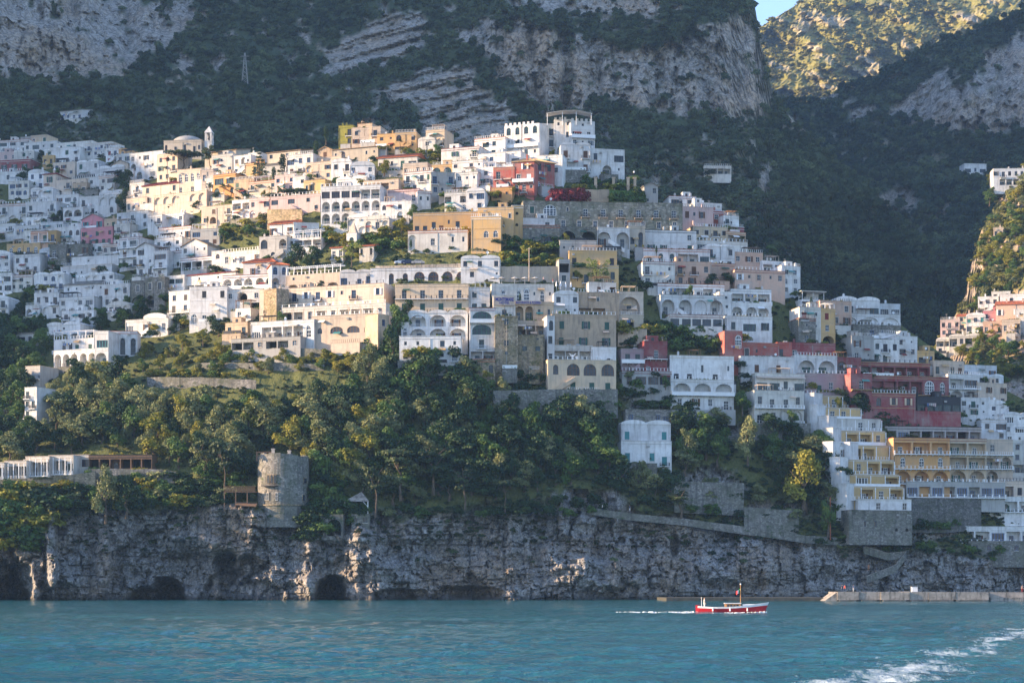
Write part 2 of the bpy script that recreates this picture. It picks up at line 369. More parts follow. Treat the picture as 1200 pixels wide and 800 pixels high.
wxc = PX+(fbm(PX/9, PY/9, 91)-.5)*12; wyc = PY+(fbm(PX/9, PY/9, 92)-.5)*10
for poly, dd in (([(118, 712), (138, 645), (165, 624), (196, 618), (204, 630), (238, 646), (252, 712)], 4.5), ([(148, 712), (158, 692), (176, 685), (186, 678), (208, 679), (215, 692), (214, 712)], 13), ([(228, 712), (244, 676), (262, 663), (288, 666), (304, 684), (298, 712)], 5), ([(364, 712), (372, 688), (386, 676), (402, 690), (414, 712)], 11),
                 ([(-20, 712), (-14, 655), (8, 655), (26, 688), (40, 712)], 13), ([(18, 640), (31, 632), (47, 700), (42, 712), (36, 712)], -6), ([(500, 700), (520, 688), (575, 690), (590, 700)], 4), ([(436, 712), (440, 694), (470, 690), (490, 700), (488, 712)], 4)):
    DEP = DEP+dd*blur(inpoly(wxc, wyc, poly).astype(float), 1)
PXb, PYb, Db, zb = [], [], [], []
for dz_, dd_ in ((-2, 8), (-8, 22), (-25, 45), (-70, 90)):
    PXb.append(cx); PYb.append(RIDGE(cx)); Db.append(D1(cx, RIDGE(cx))+dd_)
    k = np.clip((cx-150)/250, 0, 1); zb.append(dz_*k-(1-k)*dd_*.4)
zoff = np.concatenate([np.zeros_like(PX), np.array(zb)], 0)
veg1 = 1-np.concatenate([cliff, np.zeros((4, len(cx)))], 0)
hill, HCO = sheet('coastal_hillside', np.concatenate([PX, PXb]), np.concatenate([PY, PYb]), np.concatenate([DEP, Db]), {'veg': veg1}, ROCK, zoff)
def ground(px, py):
    """depth of the hillside seen at a photo pixel"""
    return float(D1(px, max(py, float(RIDGE(px)))))

# the massif behind the town
D2 = table([-350, 0, 150, 300, 450, 600, 750, 880, 1000, 1200], [460, 300, 180, 140, 90, 20, -100], [
    [850, 860, 850, 840, 820, 800, 800, 820, 870, 900], [880, 880, 870, 860, 850, 840, 840, 870, 950, 1000],
    [905, 895, 885, 880, 895, 910, 910, 930, 1010, 1080], [960, 930, 930, 940, 965, 965, 965, 975, 1060, 1120],
    [1010, 962, 1010, 1020, 1012, 988, 990, 1000, 1100, 1150], [1070, 990, 1100, 1110, 1075, 1022, 1015, 1025, 1120, 1180], [1200, 1110, 1240, 1260, 1230, 1180, 1150, 1150, 1200, 1250]])
TOP2 = curve([(-350, -110), (840, -110), (868, -40), (880, -2), (886, 12), (890, 45), (897, 72), (905, 108), (915, 124), (950, 160), (1000, 205), (1060, 260), (1120, 320), (1200, 380)])
RK2 = [[(-350, -60), (-350, 60), (0, 85), (60, 92), (150, 92), (165, 70), (200, 55), (235, 18), (215, -5), (160, 0), (130, -110), (-300, -110)],
       [(370, 85), (400, 45), (470, 12), (500, 32), (500, 50), (440, 75), (390, 92)],
       [(440, 112), (500, 80), (555, 75), (562, 100), (600, 130), (640, 172), (480, 172), (492, 130)],
       [(530, 30), (620, 22), (660, 40), (740, 58), (800, 50), (850, 22), (880, 12), (892, 60), (903, 110), (890, 135), (800, 135), (700, 115), (640, 135), (600, 100), (560, 60)],
       [(580, -60), (760, -60), (775, 20), (700, 22), (620, 8)], [(245, 65), (262, 65), (268, 85), (250, 85)], [(200, 75), (225, 65), (228, 80), (205, 88)], [(345, 40), (352, 30), (360, 44), (350, 52)],
       [(270, 140), (282, 134), (284, 148), (272, 150)], [(880, 205), (900, 190), (905, 225), (890, 235)], [(830, 330), (870, 320), (880, 350), (850, 360)]]
TERR = [[(690, 172), (880, 182), (905, 216), (700, 214)], [(840, 224), (935, 234), (940, 266), (860, 262)], [(990, 236), (1095, 246), (1085, 280), (1005, 272)], [(1050, 170), (1130, 176), (1130, 200), (1060, 196)], [(60, 130), (130, 140), (120, 160), (50, 156)]]
def massif(name, px0, px1, step, ytop, ybot, rows, Dfn, rocks, seed, mat, amp=1.0, strata=()):
    c = np.arange(px0, px1+1, step, dtype=float)
    t = np.linspace(0, 1, rows)[:, None]
    px = np.tile(c, (rows, 1)); py = ybot+(ytop(c)[None, :]-ybot)*t
    dep = Dfn(px, py)
    wx = px+(fbm(px/16, py/16, seed)-.5)*36; wy = py+(fbm(px/14, py/14, seed+5)-.5)*30
    rk = np.zeros(px.shape)
    for p in rocks: rk = np.maximum(rk, inpoly(wx, wy, p))
    rk = np.where((fbm(px/11, py/8, seed+50) > .66) & (fbm(px/70, py/70, seed+52) > .5), 1, rk)
    rk = np.where((rk > 0) & (fbm(px/9, py/7, seed+60) > .70), 0, rk)       # ledges of scrub on the rock
    ter = np.zeros(px.shape)
    for p in TERR: ter = np.maximum(ter, inpoly(wx, wy, p))
    rk = np.where((ter > 0) & (((py+fbm(px/40, py/40, 9)*16)/7 % 1) < .34) & (fbm(px/10, py/10, 12) > .4), .75, rk)
    rk = blur(rk, 1)
    dd = (ridged(px/34, py/90, seed+1)-.5)*26+(ridged(px/14, py/40, seed+2)-.5)*9+(fbm(px/5, py/6, seed+3)-.5)*6
    q1, e1 = blocks(px, py, 24, 30, seed+70); q2, e2 = blocks(px, py, 10, 13, seed+80); dd = dd+q1*4+q2*2+e1*3+e2*1.5
    for (poly, ang) in strata:
        k = blur(inpoly(wx, wy, poly).astype(float), 2)
        dd = dd*(1-k*.6)+k*((np.abs(((py+px*ang)/15+fbm(px/40, py/30, 4)*1.3) % 1-.5)-.25)*16+(np.abs(((py+px*ang)/6.5+fbm(px/40, py/30, 6)*1.3) % 1-.5)-.25)*8)
    sf = (fbm(px/60, py/45, seed+7)-.5)*46+(fbm(px/16, py/14, seed+8)-.5)*16
    dd = dd*(1-.75*np.clip((px-850)/30, 0, 1)*(px < 930))
    dep = dep+amp*(rk*dd+sf*(.35+.65*(1-rk)))
    o, co = sheet(name, px, py, dep, {'veg': 1-rk}, mat)
    return o, co, px, py, rk
MAS = massif('mountain', -350, 1200, 2.5, TOP2, 470, 270, D2, RK2, 100, MTROCK, 1.0, ((RK2[1], .28), (RK2[2], .25)))
# the valley side on the right, in shade
D2b = table([820, 900, 1000, 1100, 1200, 1500], [480, 400, 300, 200, 150, 100, 40, -60], [
    [960, 960, 950, 940, 930, 930], [1050, 1050, 1030, 1010, 1000, 990], [1170, 1160, 1130, 1110, 1090, 1060], [1320, 1300, 1260, 1220, 1190, 1150],
    [1420, 1390, 1330, 1270, 1230, 1200], [1500, 1480, 1400, 1310, 1265, 1230], [1600, 1560, 1480, 1390, 1340, 1300], [1700, 1660, 1600, 1500, 1440, 1400]])
TOP2b = curve([(820, 150), (880, 128), (912, 121), (950, 119), (1000, 102), (1025, 90), (1050, 76), (1090, 56), (1130, 40), (1170, 25), (1200, 10), (1300, -30), (1500, -80)])
RK2b = [[(1035, 132), (1080, 100), (1105, 80), (1140, 95), (1160, 60), (1200, 40), (1300, 30), (1300, 150), (1190, 150), (1150, 165), (1110, 150)], [(1055, 330), (1100, 345), (1130, 335), (1125, 395), (1060, 395)], [(1000, 128), (1020, 120), (1016, 140), (1002, 140)], [(950, 108), (980, 102), (975, 118), (955, 120)], [(1020, 230), (1060, 225), (1080, 245), (1040, 260)], [(1085, 250), (1120, 240), (1110, 262)]]
MAS2 = massif('valley_slope', 830, 1500, 3.5, TOP2b, 490, 130, D2b, RK2b, 200, MTROCK, 1.3)
def grid_depth(res, Dfn, top, ybot):
    """depth of the displaced slope at a photo pixel"""
    co, px, py = res[1], res[2], res[3]
    def f(x, y):
        j = int(np.clip(np.searchsorted(px[0], x), 0, px.shape[1]-1)); i = int(np.argmin(np.abs(py[:, j]-y))); return float(co[i, j, 1])
    return f
MD, MD2 = grid_depth(MAS, D2, TOP2, 470), grid_depth(MAS2, D2b, TOP2b, 490)
# the sunlit mountain far behind
D3 = table([820, 1000, 1200, 1500], [200, 100, 0, -200], [[2150, 2100, 2050, 2000], [2320, 2260, 2200, 2150], [2560, 2460, 2400, 2350], [3100, 3000, 2900, 2800]])
TOP3 = curve([(820, 60), (860, 48), (888, 34), (900, 26), (915, 17), (930, 8), (945, -3), (960, -14), (1000, -30), (1100, -60), (1500, -160)])
cx3 = np.arange(820, 1501, 3.5); px3 = np.tile(cx3, (90, 1)); py3 = 200+(TOP3(cx3)[None, :]-200)*np.linspace(0, 1, 90)[:, None]
u3 = px3*.8+py3*.9; v3 = py3*1.1-px3*.45
rk3 = np.clip((fbm(u3/30, v3/9, 301)+.35*(fbm(px3/5, py3/4, 305)-.5)-.60)*7, 0, 1)
dep3 = D3(px3, py3)+(fbm(u3/60, v3/22, 302)-.5)*120+rk3*(fbm(px3/5, py3/6, 303)-.5)*60-rk3*10+(fbm(px3/7, py3/6, 304)-.5)*30
MAS3 = sheet('far_mountain', px3, py3, dep3, {'veg': 1-rk3}, FARROCK)
# the sunlit spur on the right with its own village
TOP4 = curve([(1070, 440), (1085, 420), (1100, 398), (1118, 372), (1132, 345), (1138, 310), (1150, 270), (1166, 240), (1185, 214), (1200, 206), (1250, 170), (1500, 100)])
D4a = lambda px, py: 690+(460-np.asarray(py, float))*.85+(1200-np.asarray(px, float))*.42
def D4(px, py):      # low down the spur runs in behind the hillside
    a = D4a(px, py); return np.where(np.asarray(py) > 478, np.maximum(a, D1(px, py)+14), a)
cx4 = np.arange(1070, 1501, 2.5); n4 = 130; px4 = np.tile(cx4, (n4, 1)); py4 = 640+(TOP4(cx4)[None, :]-640)*np.linspace(0, 1, n4)[:, None]
dep4 = D4(px4, py4)+(fbm(px4/22, py4/18, 401)-.5)*26+(ridged(px4/9, py4/14, 402)-.5)*9+(fbm(px4/4, py4/4, 403)-.5)*4
rk4 = np.clip((fbm(px4/16, py4/12, 404)-.52)*8, 0, 1)
rk4 = np.maximum(rk4, np.clip(1.4*(1-((px4-1195)/30)**2-((py4-462)/22)**2), 0, 1))
PXq = np.concatenate([px4, [cx4, cx4]]); PYq = np.concatenate([py4, [TOP4(cx4), TOP4(cx4)]]); Dq = np.concatenate([dep4, [dep4[-1]+25, dep4[-1]+110]])
SPURMAT = rockmat('spur_rock', (.30, .24, .18), (.46, .38, .30), (.58, .50, .41), (.44, .30, .19), (.05, .07, .02), (.16, .15, .05), .3, .15, .05)
SPUR = sheet('right_spur', PXq, PYq, Dq, {'veg': 1-np.concatenate([rk4, rk4[-1:], rk4[-1:]])}, SPURMAT, np.concatenate([np.zeros_like(px4), np.full((1, len(cx4)), -6.), np.full((1, len(cx4)), -80.)]))
# the headland west of the bay (beyond the left edge): it is what keeps the evening sun off the mountain and the left quarter
RX = -560.0
HEAD = curve([(416, -10), (491, 30), (536, 105), (566, 200), (611, 255), (691, 272), (756, 330), (821, 410), (886, 490), (986, 640), (1086, 730), (1236, 800), (1536, 860), (1786, 840), (1986, 760), (2186, 560), (2436, 380), (2736, 250)])
hy = np.arange(400, 2741, 20.0); hx = np.array([-1500, -1200, -1000, -850, -740, -660, -610, RX, -520, -480, -430, -380, -330, -290.])
prof = np.interp(hx, [-1500, RX, -430, -330, -290], [-.1, 1, .55, .12, -.05])
HXg, HYg = np.meshgrid(hx, hy)
ridge_h = HEAD(hy)[:, None]
HZ = ridge_h*prof[None, :]+(fbm(HXg/60, HYg/60, 501)-.5)*26*(np.abs(HXg-RX) > 30)+(fbm(HYg/22, HXg/200, 502)-.5)*14
co = np.stack([HXg-np.maximum(0, HYg-900)*.12*(HXg > RX), HYg, HZ], -1)
hm = mesh('west_headland', co.reshape(-1, 3), [(i*len(hx)+j, i*len(hx)+j+1, (i+1)*len(hx)+j+1, (i+1)*len(hx)+j) for i in range(len(hy)-1) for j in range(len(hx)-1)], MTROCK)
va = hm.attributes.new('veg', 'FLOAT', 'POINT'); va.data.foreach_set('value', [.8]*len(hm.vertices))
link('west_headland', hm)['kind'] = 'structure'

# the sea: one sheet, finer where the camera stands
def seamat():
    m, nt, b = newmat('sea_water')
    p1 = noise_at(nt, pos_scaled(nt, .045, .045, 1), 1, 4, .6)
    p2 = noise_at(nt, pos_scaled(nt, .012, .03, 1), 1, 3, .55)
    c = ramp(nt, math_(nt, 'ADD', math_(nt, 'MULTIPLY', p1, .5), math_(nt, 'MULTIPLY', p2, .5)), [(.35, (.005, .066, .082)), (.65, (.02, .128, .142))])
    # churned foam of the ferry's own wake, lower right, and the small wake of the red boat
    g = nod(nt, 'ShaderNodeNewGeometry'); s = nod(nt, 'ShaderNodeSeparateXYZ'); nt.links.new(g.outputs['Position'], s.inputs[0])
    X, Y = s.outputs[0], s.outputs[1]
    def band(ax, ay, bx, by, w0, w1):
        L = math.hypot(bx-ax, by-ay); ux, uy = (bx-ax)/L, (by-ay)/L
        dx = math_(nt, 'SUBTRACT', X, ax); dy = math_(nt, 'SUBTRACT', Y, ay)
        al = math_(nt, 'MULTIPLY', math_(nt, 'ADD', math_(nt, 'MULTIPLY', dx, ux), math_(nt, 'MULTIPLY', dy, uy)), 1/L)
        ac = math_(nt, 'ABSOLUTE', math_(nt, 'ADD', math_(nt, 'MULTIPLY', dx, -uy), math_(nt, 'MULTIPLY', dy, ux)))
        wdt = math_(nt, 'ADD', math_(nt, 'MULTIPLY', al, w1-w0), w0)
        k = math_(nt, 'SUBTRACT', 1.0, math_(nt, 'DIVIDE', ac, wdt), True)
        inr = math_(nt, 'MULTIPLY', math_(nt, 'GREATER_THAN', al, 0.0), math_(nt, 'SUBTRACT', 1.15, al, True))
        return math_(nt, 'MULTIPLY', k, math_(nt, 'MINIMUM', math_(nt, 'MULTIPLY', inr, 4.0), 1.0), True)
    fn = noise_at(nt, pos_scaled(nt, 1.1, .35, 1), 1, 6, .75); fn2 = noise_at(nt, pos_scaled(nt, .16, .06, 1), 1, 3, .6)
    k = math_(nt, 'MAXIMUM', band(10, 62, 44, 165, 5.5, 8), math_(nt, 'MULTIPLY', band(24.6, 265.2, 12, 268, 4, 9), 1.0))
    k = math_(nt, 'MAXIMUM', k, math_(nt, 'MULTIPLY', band(14.2, 95, 22, 97, 1.5, 1.0), .8))
    foam = math_(nt, 'ADD', math_(nt, 'MULTIPLY', k, .36), math_(nt, 'ADD', math_(nt, 'MULTIPLY', fn, .7), math_(nt, 'MULTIPLY', fn2, .45)))
    fm = ramp(nt, math_(nt, 'MULTIPLY', foam, 1.0), [(.85, (0,)*3), (1.06, (1,)*3)])
    fm = math_(nt, 'MULTIPLY', fm, math_(nt, 'MINIMUM', math_(nt, 'MULTIPLY', k, 6.0), 1.0))
    c = mixc(nt, fm, c, (.46, .53, .54))
    nt.links.new(c, b.inputs['Base Color'])
    nt.links.new(math_(nt, 'ADD', math_(nt, 'MULTIPLY', fm, .6), .09), b.inputs['Roughness'])
    b.inputs['IOR'].default_value = 1.33; b.inputs['Specular IOR Level'].default_value = .3
    w1 = noise_at(nt, pos_scaled(nt, 1.3, 1.0, 1), 1, 5, .7); bump(nt, b, w1, .8, .3)
    return m
SEA = seamat()
ang = np.arange(-20.0, 20.01, .15); dpx = np.tan(np.radians(ang))
ysea = HY+FX*CAMZ/1.0/np.concatenate([1/np.linspace(1/48., 1/330., 33)])*0
yy = 1/np.linspace(1/46., 1/560., 860)
YS, AS = np.meshgrid(yy, dpx, indexing='ij'); XS = YS*AS
fade = np.clip(1.35-YS/520, .45, 1.1)
def gerst(x, y):
    h = 0
    for k, (lam, a, th) in enumerate(((7.5, .07, .5), (4.3, .05, 1.0), (3.1, .035, -.2), (2.1, .042, 1.6), (1.5, .036, 1.25), (1.15, .03, 1.9), (9.5, .06, 2.0))):
        ph = (x*math.cos(th)+y*math.sin(th))*2*math.pi/lam+k*1.7+6*fbm(x/23+k*3, y/23, 60+k, 2)
        h = h+a*(1-np.abs(np.sin(ph/2)))*1.8
    return h
ZS = (gerst(XS, YS)-.25)*fade*np.clip(.35+1.3*fbm(XS/30, YS/60, 71), .3, 1.4)
co = np.stack([XS, YS, ZS], -1); nn = XS.shape[1]
o_i = np.arange(XS.size).reshape(XS.shape)
faces = np.stack([o_i[:-1, :-1], o_i[:-1, 1:], o_i[1:, 1:], o_i[1:, :-1]], -1).reshape(-1, 4)
vs = co.reshape(-1, 3)
sm = bpy.data.meshes.new('sea')
ring = [(-6000, -4000, -.3), (6000, -4000, -.3), (6000, 46, -.3), (-6000, 46, -.3), (6000, 560, -.3), (-6000, 560, -.3), (6000, 6000, -.3), (-6000, 6000, -.3)]
allv = np.concatenate([vs, np.array(ring)]); nb = len(vs)
c00, c01, c10, c11 = o_i[0, 0], o_i[0, -1], o_i[-1, 0], o_i[-1, -1]
extra = [(nb, nb+1, nb+2, nb+3), (nb+3, int(c00), int(c10), nb+5), (int(c01), nb+2, nb+4, int(c11)), (nb+5, nb+4, nb+6, nb+7)]
sm.from_pydata(allv.tolist(), [], faces.tolist()+extra); sm.materials.append(SEA)
sm.polygons.foreach_set('use_smooth', [True]*len(sm.polygons)); sm.update()
link('sea', sm)['kind'] = 'structure'

# ------------------------------------------------------------ trees and shrubs
L_OLIVE = leafmat('olive_leaves', (.07, .105, .038), (.30, .30, .12)); L_OAK = leafmat('dark_evergreen_leaves', (.008, .030, .012), (.042, .085, .025))
L_LIME = leafmat('citrus_leaves', (.09, .12, .016), (.33, .29, .035)); L_PINE = leafmat('pine_needles', (.018, .042, .020), (.075, .10, .035))
L_GREEN = leafmat('green_leaves', (.03, .08, .016), (.12, .19, .04)); L_SPRING = leafmat('spring_leaves', (.14, .19, .04), (.30, .33, .09), .6, .35)
L_FOREST = leafmat('forest_leaves', (.014, .038, .018), (.085, .115, .046), .7, .12, 1.1, .03); L_YEL = leafmat('yellow_shrub_leaves', (.14, .15, .02), (.34, .28, .03))
L_SCRUB = leafmat('scrub_leaves', (.06, .08, .022), (.20, .19, .05), .7, .12, .7); L_RED = leafmat('red_creeper_leaves', (.10, .012, .018), (.22, .03, .035), .6, .2)
def leafcloud(lobes, n, size, seed, flat=1.0):
    """leaf quads in the outer half of a set of lobes; lobes: (x, y, z, rx, rz)"""
    r = np.random.RandomState(seed)
    wts = np.array([l[3]**2 for l in lobes]); wts = wts/wts.sum()
    li = r.choice(len(lobes), n, p=wts); Lb = np.array(lobes)[li]
    d = r.normal(size=(n, 3)); d /= np.linalg.norm(d, axis=1)[:, None]; d[:, 2] = np.where(d[:, 2] < -.45, -d[:, 2]*.6, d[:, 2])
    rad = (.62+.42*r.rand(n)**.7)*(.85+.3*vn(d[:, 0]*2.5+li*3.1, d[:, 2]*2.5+d[:, 1]*2.5, seed))
    c = Lb[:, :3]+d*rad[:, None]*np.stack([Lb[:, 3], Lb[:, 3], Lb[:, 4]], -1)
    nrm = d+r.normal(size=(n, 3))*.55; nrm /= np.linalg.norm(nrm, axis=1)[:, None]
    a = np.cross(nrm, r.normal(size=(n, 3))); a /= np.linalg.norm(a, axis=1)[:, None]; b = np.cross(nrm, a)
    s = (size*(.6+.8*r.rand(n)))[:, None]
    q = np.stack([c-a*s-b*s*.7, c+a*s-b*s*.5, c+a*s*.8+b*s*.8, c-a*s*.7+b*s*.7], 1).reshape(-1, 3)
    return q
def quads_mesh(name, q, mat):
    me = bpy.data.meshes.new(name); n = len(q)//4
    me.vertices.add(n*4); me.vertices.foreach_set('co', q.ravel()); me.loops.add(n*4); me.loops.foreach_set('vertex_index', np.arange(n*4, dtype=np.int32))
    me.polygons.add(n); me.polygons.foreach_set('loop_start', np.arange(0, n*4, 4, dtype=np.int32)); me.update(calc_edges=True); me.materials.append(mat); return me

# ------------------------------------------------------------ building kit
def arc_pts(x0, x1, zs, rise, n=8):
    c = (x0+x1)/2; r = (x1-x0)/2
    return [(c-r*math.cos(math.pi*i/n), zs+rise*math.sin(math.pi*i/n)) for i in range(n+1)]
def opening(mb, X0, X1, Z0, Z1, x0, x1, z0, z1, depth, arch=False, back=None, mi=0, mir=0):
    """a piece of facade X0..X1, Z0..Z1 (plane y=0) with one opening that goes DEPTH into the wall"""
    mb.quad((X0,0,Z0), (x0,0,Z0), (x0,0,Z1), (X0,0,Z1), mi); mb.quad((x1,0,Z0), (X1,0,Z0), (X1,0,Z1), (x1,0,Z1), mi)
    if z0 > Z0+1e-3: mb.quad((x0,0,Z0), (x1,0,Z0), (x1,0,z0), (x0,0,z0), mi)
    if arch:
        rise = min((x1-x0)/2, (z1-z0)*.55); P = arc_pts(x0, x1, z1-rise, rise)
        for a, b in zip(P[:-1], P[1:]): mb.quad((a[0],0,a[1]), (b[0],0,b[1]), (b[0],0,Z1), (a[0],0,Z1), mi)
    else:
        P = [(x0, z1), (x1, z1)]
        if Z1 > z1+1e-3: mb.quad((x0,0,z1), (x1,0,z1), (x1,0,Z1), (x0,0,Z1), mi)
    loop = [(x0, z0)]+P+[(x1, z0)]
    for a, b in zip(loop, loop[1:]+loop[:1]):
        mb.quad((a[0],0,a[1]), (b[0],0,b[1]), (b[0],depth,b[1]), (a[0],depth,a[1]), mir)
    n = len(loop)
    if back is not None:
        mb.add([(x, depth, z) for x, z in loop], [tuple(range(n))], back)
UNIT = {}
def unit_window(kind, frame, shutter=None):
    """1 x 1 window, origin at the middle of its foot; scaled to its opening"""
    key = (kind, frame.name, shutter.name if shutter else '')
    if key in UNIT: return UNIT[key]
    m = MB()
    def bars(nv, nh, t=.055, z1=1.0):
        m.box(-.5, -.5+t, -.03, .06, 0, z1); m.box(.5-t, .5, -.03, .06, 0, z1); m.box(-.5+t, .5-t, -.03, .06, 0, t*.8)
        if kind != 'arch': m.box(-.5+t, .5-t, -.03, .06, 1-t*.8, 1)
        for i in range(nv):
            x = -.5+(i+1)/(nv+1); m.box(x-.02, x+.02, -.02, .05, t*.8, z1-.02 if kind == 'arch' else 1-t*.8)
        for i in range(nh):
            z = (i+1)/(nh+1)*z1; m.box(-.5+t, .5-t, -.015, .045, z-.014, z+.014)
    if kind == 'arch' or kind == 'biga':
        rise = .38 if kind == 'arch' else .36; kind2, nv = ('arch', 1) if kind == 'arch' else ('arch', 3)
        kind = 'arch'; bars(nv, 1 if nv == 1 else 2, z1=1-rise)
        P = arc_pts(-.5, .5, 1-rise, rise, 10); Q = arc_pts(-.42, .42, 1-rise, rise-.07, 10)
        for i in range(10):
            a, b, c_, d_ = P[i], P[i+1], Q[i+1], Q[i]
            m.quad((a[0],-.03,a[1]), (b[0],-.03,b[1]), (c_[0],-.03,c_[1]), (d_[0],-.03,d_[1]))
            m.quad((d_[0],-.03,d_[1]), (c_[0],-.03,c_[1]), (c_[0],.06,c_[1]), (d_[0],.06,d_[1]))
        m.box(-.42, .42, -.02, .05, 1-rise-.03, 1-rise+.03)
        for i in range(nv):
            x = -.5+(i+1)/(nv+1); h = rise*math.sqrt(max(0, 1-(2*x)**2)); m.box(x-.025, x+.025, -.015, .045, 1-rise+.03, 1-rise+h-.04)
        L = [(-.46, .02)]+arc_pts(-.46, .46, 1-rise, rise-.03, 10)+[(.46, .02)]
        m.add([(x, .03, z) for x, z in L], [tuple(range(len(L)))], 1)
    else:
        bars({'rect': 1, 'french': 1, 'wide': 3, 'tiny': 0, 'door': 0}[kind], {'rect': 1, 'french': 2, 'wide': 0, 'tiny': 0, 'door': 0}[kind])
        m.quad((-.46,.03,.03), (.46,.03,.03), (.46,.03,.97), (-.46,.03,.97), 1 if kind != 'door' else 0)
        if shutter:
            for s in (-1, 1):
                x0, x1 = (-1.0, -.53) if s < 0 else (.53, 1.0)
                m.box(x0, x1, -.36, -.30, 0, 1, 2)
                for k in range(5): m.box(x0+.05, x1-.05, -.39, -.36, .06+k*.185, .16+k*.185, 2)
    me = m.mesh('window_unit', [frame, GLASS, shutter or frame]); UNIT[key] = me; return me
def unit_closed(sh):
    key = ('closed', sh.name)
    if key in UNIT: return UNIT[key]
    m = MB(); m.box(-.5, -.02, 0, .06, 0, 1); m.box(.02, .5, 0, .06, 0, 1); m.quad((-.02,.04,0), (.02,.04,0), (.02,.04,1), (-.02,.04,1))
    for s in (-.46, .06):
        for k in range(6): m.box(s, s+.4, -.03, 0, .05+k*.157, .14+k*.157)
    UNIT[key] = m.mesh('shutter_unit', sh); return UNIT[key]
def unit_rail(mat, kind='iron'):
    key = ('rail', kind, mat.name)
    if key in UNIT: return UNIT[key]
    m = MB()
    if kind == 'solid': m.box(0, 1, -.1, .05, 0, .95); m.box(-.004, 1.004, -.14, .09, .95, 1.03)
    else:
        m.box(0, 1, -.025, .025, .96, 1.0); m.box(0, 1, -.02, .02, .06, .1)
        n = 14
        for i in range(n+1): x = i/n; m.box(max(0, x-.006), min(1, x+.006), -.012, .012, .1, .96)
    UNIT[key] = m.mesh('railing_unit', mat); return UNIT[key]
NBUILD = 0
class Block:
    """one box of a building: local x along the facade, y into the hill, z up, origin at the foot of the facade"""
    def __init__(s, x0, x1, yt, yb, col, spec='', yaw=None, dep=None, roof='flat', deep=9.0, skirt=4.0, sh=None, frame=None, dy=-2.5, sides='', roofm=None, ter=False, par=.5, dfn=None):
        s.x0, s.x1, s.yt, s.yb, s.col, s.spec = x0, x1, yt, yb, col, spec
        s.roof, s.deep, s.skirt, s.sh, s.frame, s.sides, s.roofm, s.ter, s.par = roof, deep, skirt, sh, frame, sides, roofm, ter, par
        xc = (x0+x1)/2; dfn = dfn or ground
        Y = (dep if dep is not None else dfn(xc, yb))+dy
        if yaw is None:
            e = 22; a, b = dfn(xc-e, yb), dfn(xc+e, yb)
            ax, bx = (xc-e-CX)/FX*a, (xc+e-CX)/FX*b
            yaw = math.degrees(math.atan2(b-a, bx-ax))*.6
            yaw = max(-32, min(24, yaw))
        s.yaw = R(yaw); c = math.cos(s.yaw); sn = math.sin(s.yaw)
        # facade through the centre point, ends on the rays of columns x0 and x1
        xm = (xc-CX)/FX*Y
        k0, k1 = (x0-CX)/FX, (x1-CX)/FX
        t0 = (k0*Y-xm)/(c-k0*sn); t1 = (k1*Y-xm)/(c-k1*sn)
        s.w = t1-t0; s.zb = CAMZ+(HY-yb)/FX*Y; s.h = (yb-yt)/FX*Y
        s.org = Vector((xm+c*t0, Y+sn*t0, s.zb)); s.Y = Y
def gable_ok(k): return k in ('gable', 'gablef')
def win(parent, kind, x, z, w, h, frame, sh=None, y=.16, name='window', k=1.0):
    return link(name, unit_window(kind, frame, sh), parent, (x, y, z), 0, (w, k, h))
def balcony(parent, x0, x1, z, kind, mat, out=1.0, slab=None):
    m = MB(); m.box(x0, x1, -out, -.003, z-.16, z); n = max(1, int((x1-x0)/1.6))
    for i in range(n+1):
        xx = x0+.12+(x1-x0-.24)*i/n; m.add([(xx-.07,-.004,z-.62),(xx+.07,-.004,z-.62),(xx+.07,-.004,z-.163),(xx-.07,-.004,z-.163),(xx-.07,-out*.85,z-.163),(xx+.07,-out*.85,z-.163)], [(0,1,2,3),(0,4,5,1),(0,3,4),(1,5,2)])
    b = m.link('balcony', slab or WPAINT, parent)
    rm = DARKM if kind == 'i' else (WPAINT if kind != 'c' else CONC)
    kd = 'solid' if kind in 's' else 'iron'
    link('railing', unit_rail(rm, kd), b, (x0+.03, -out+.1, z), 0, (x1-x0-.06, 1, .95))
    for xx in (x0+.06, x1-.06): link('railing', unit_rail(rm, kd), b, (xx, -.01, z), -math.pi/2, (max(.2, out-.15), 1, .95))
    return b
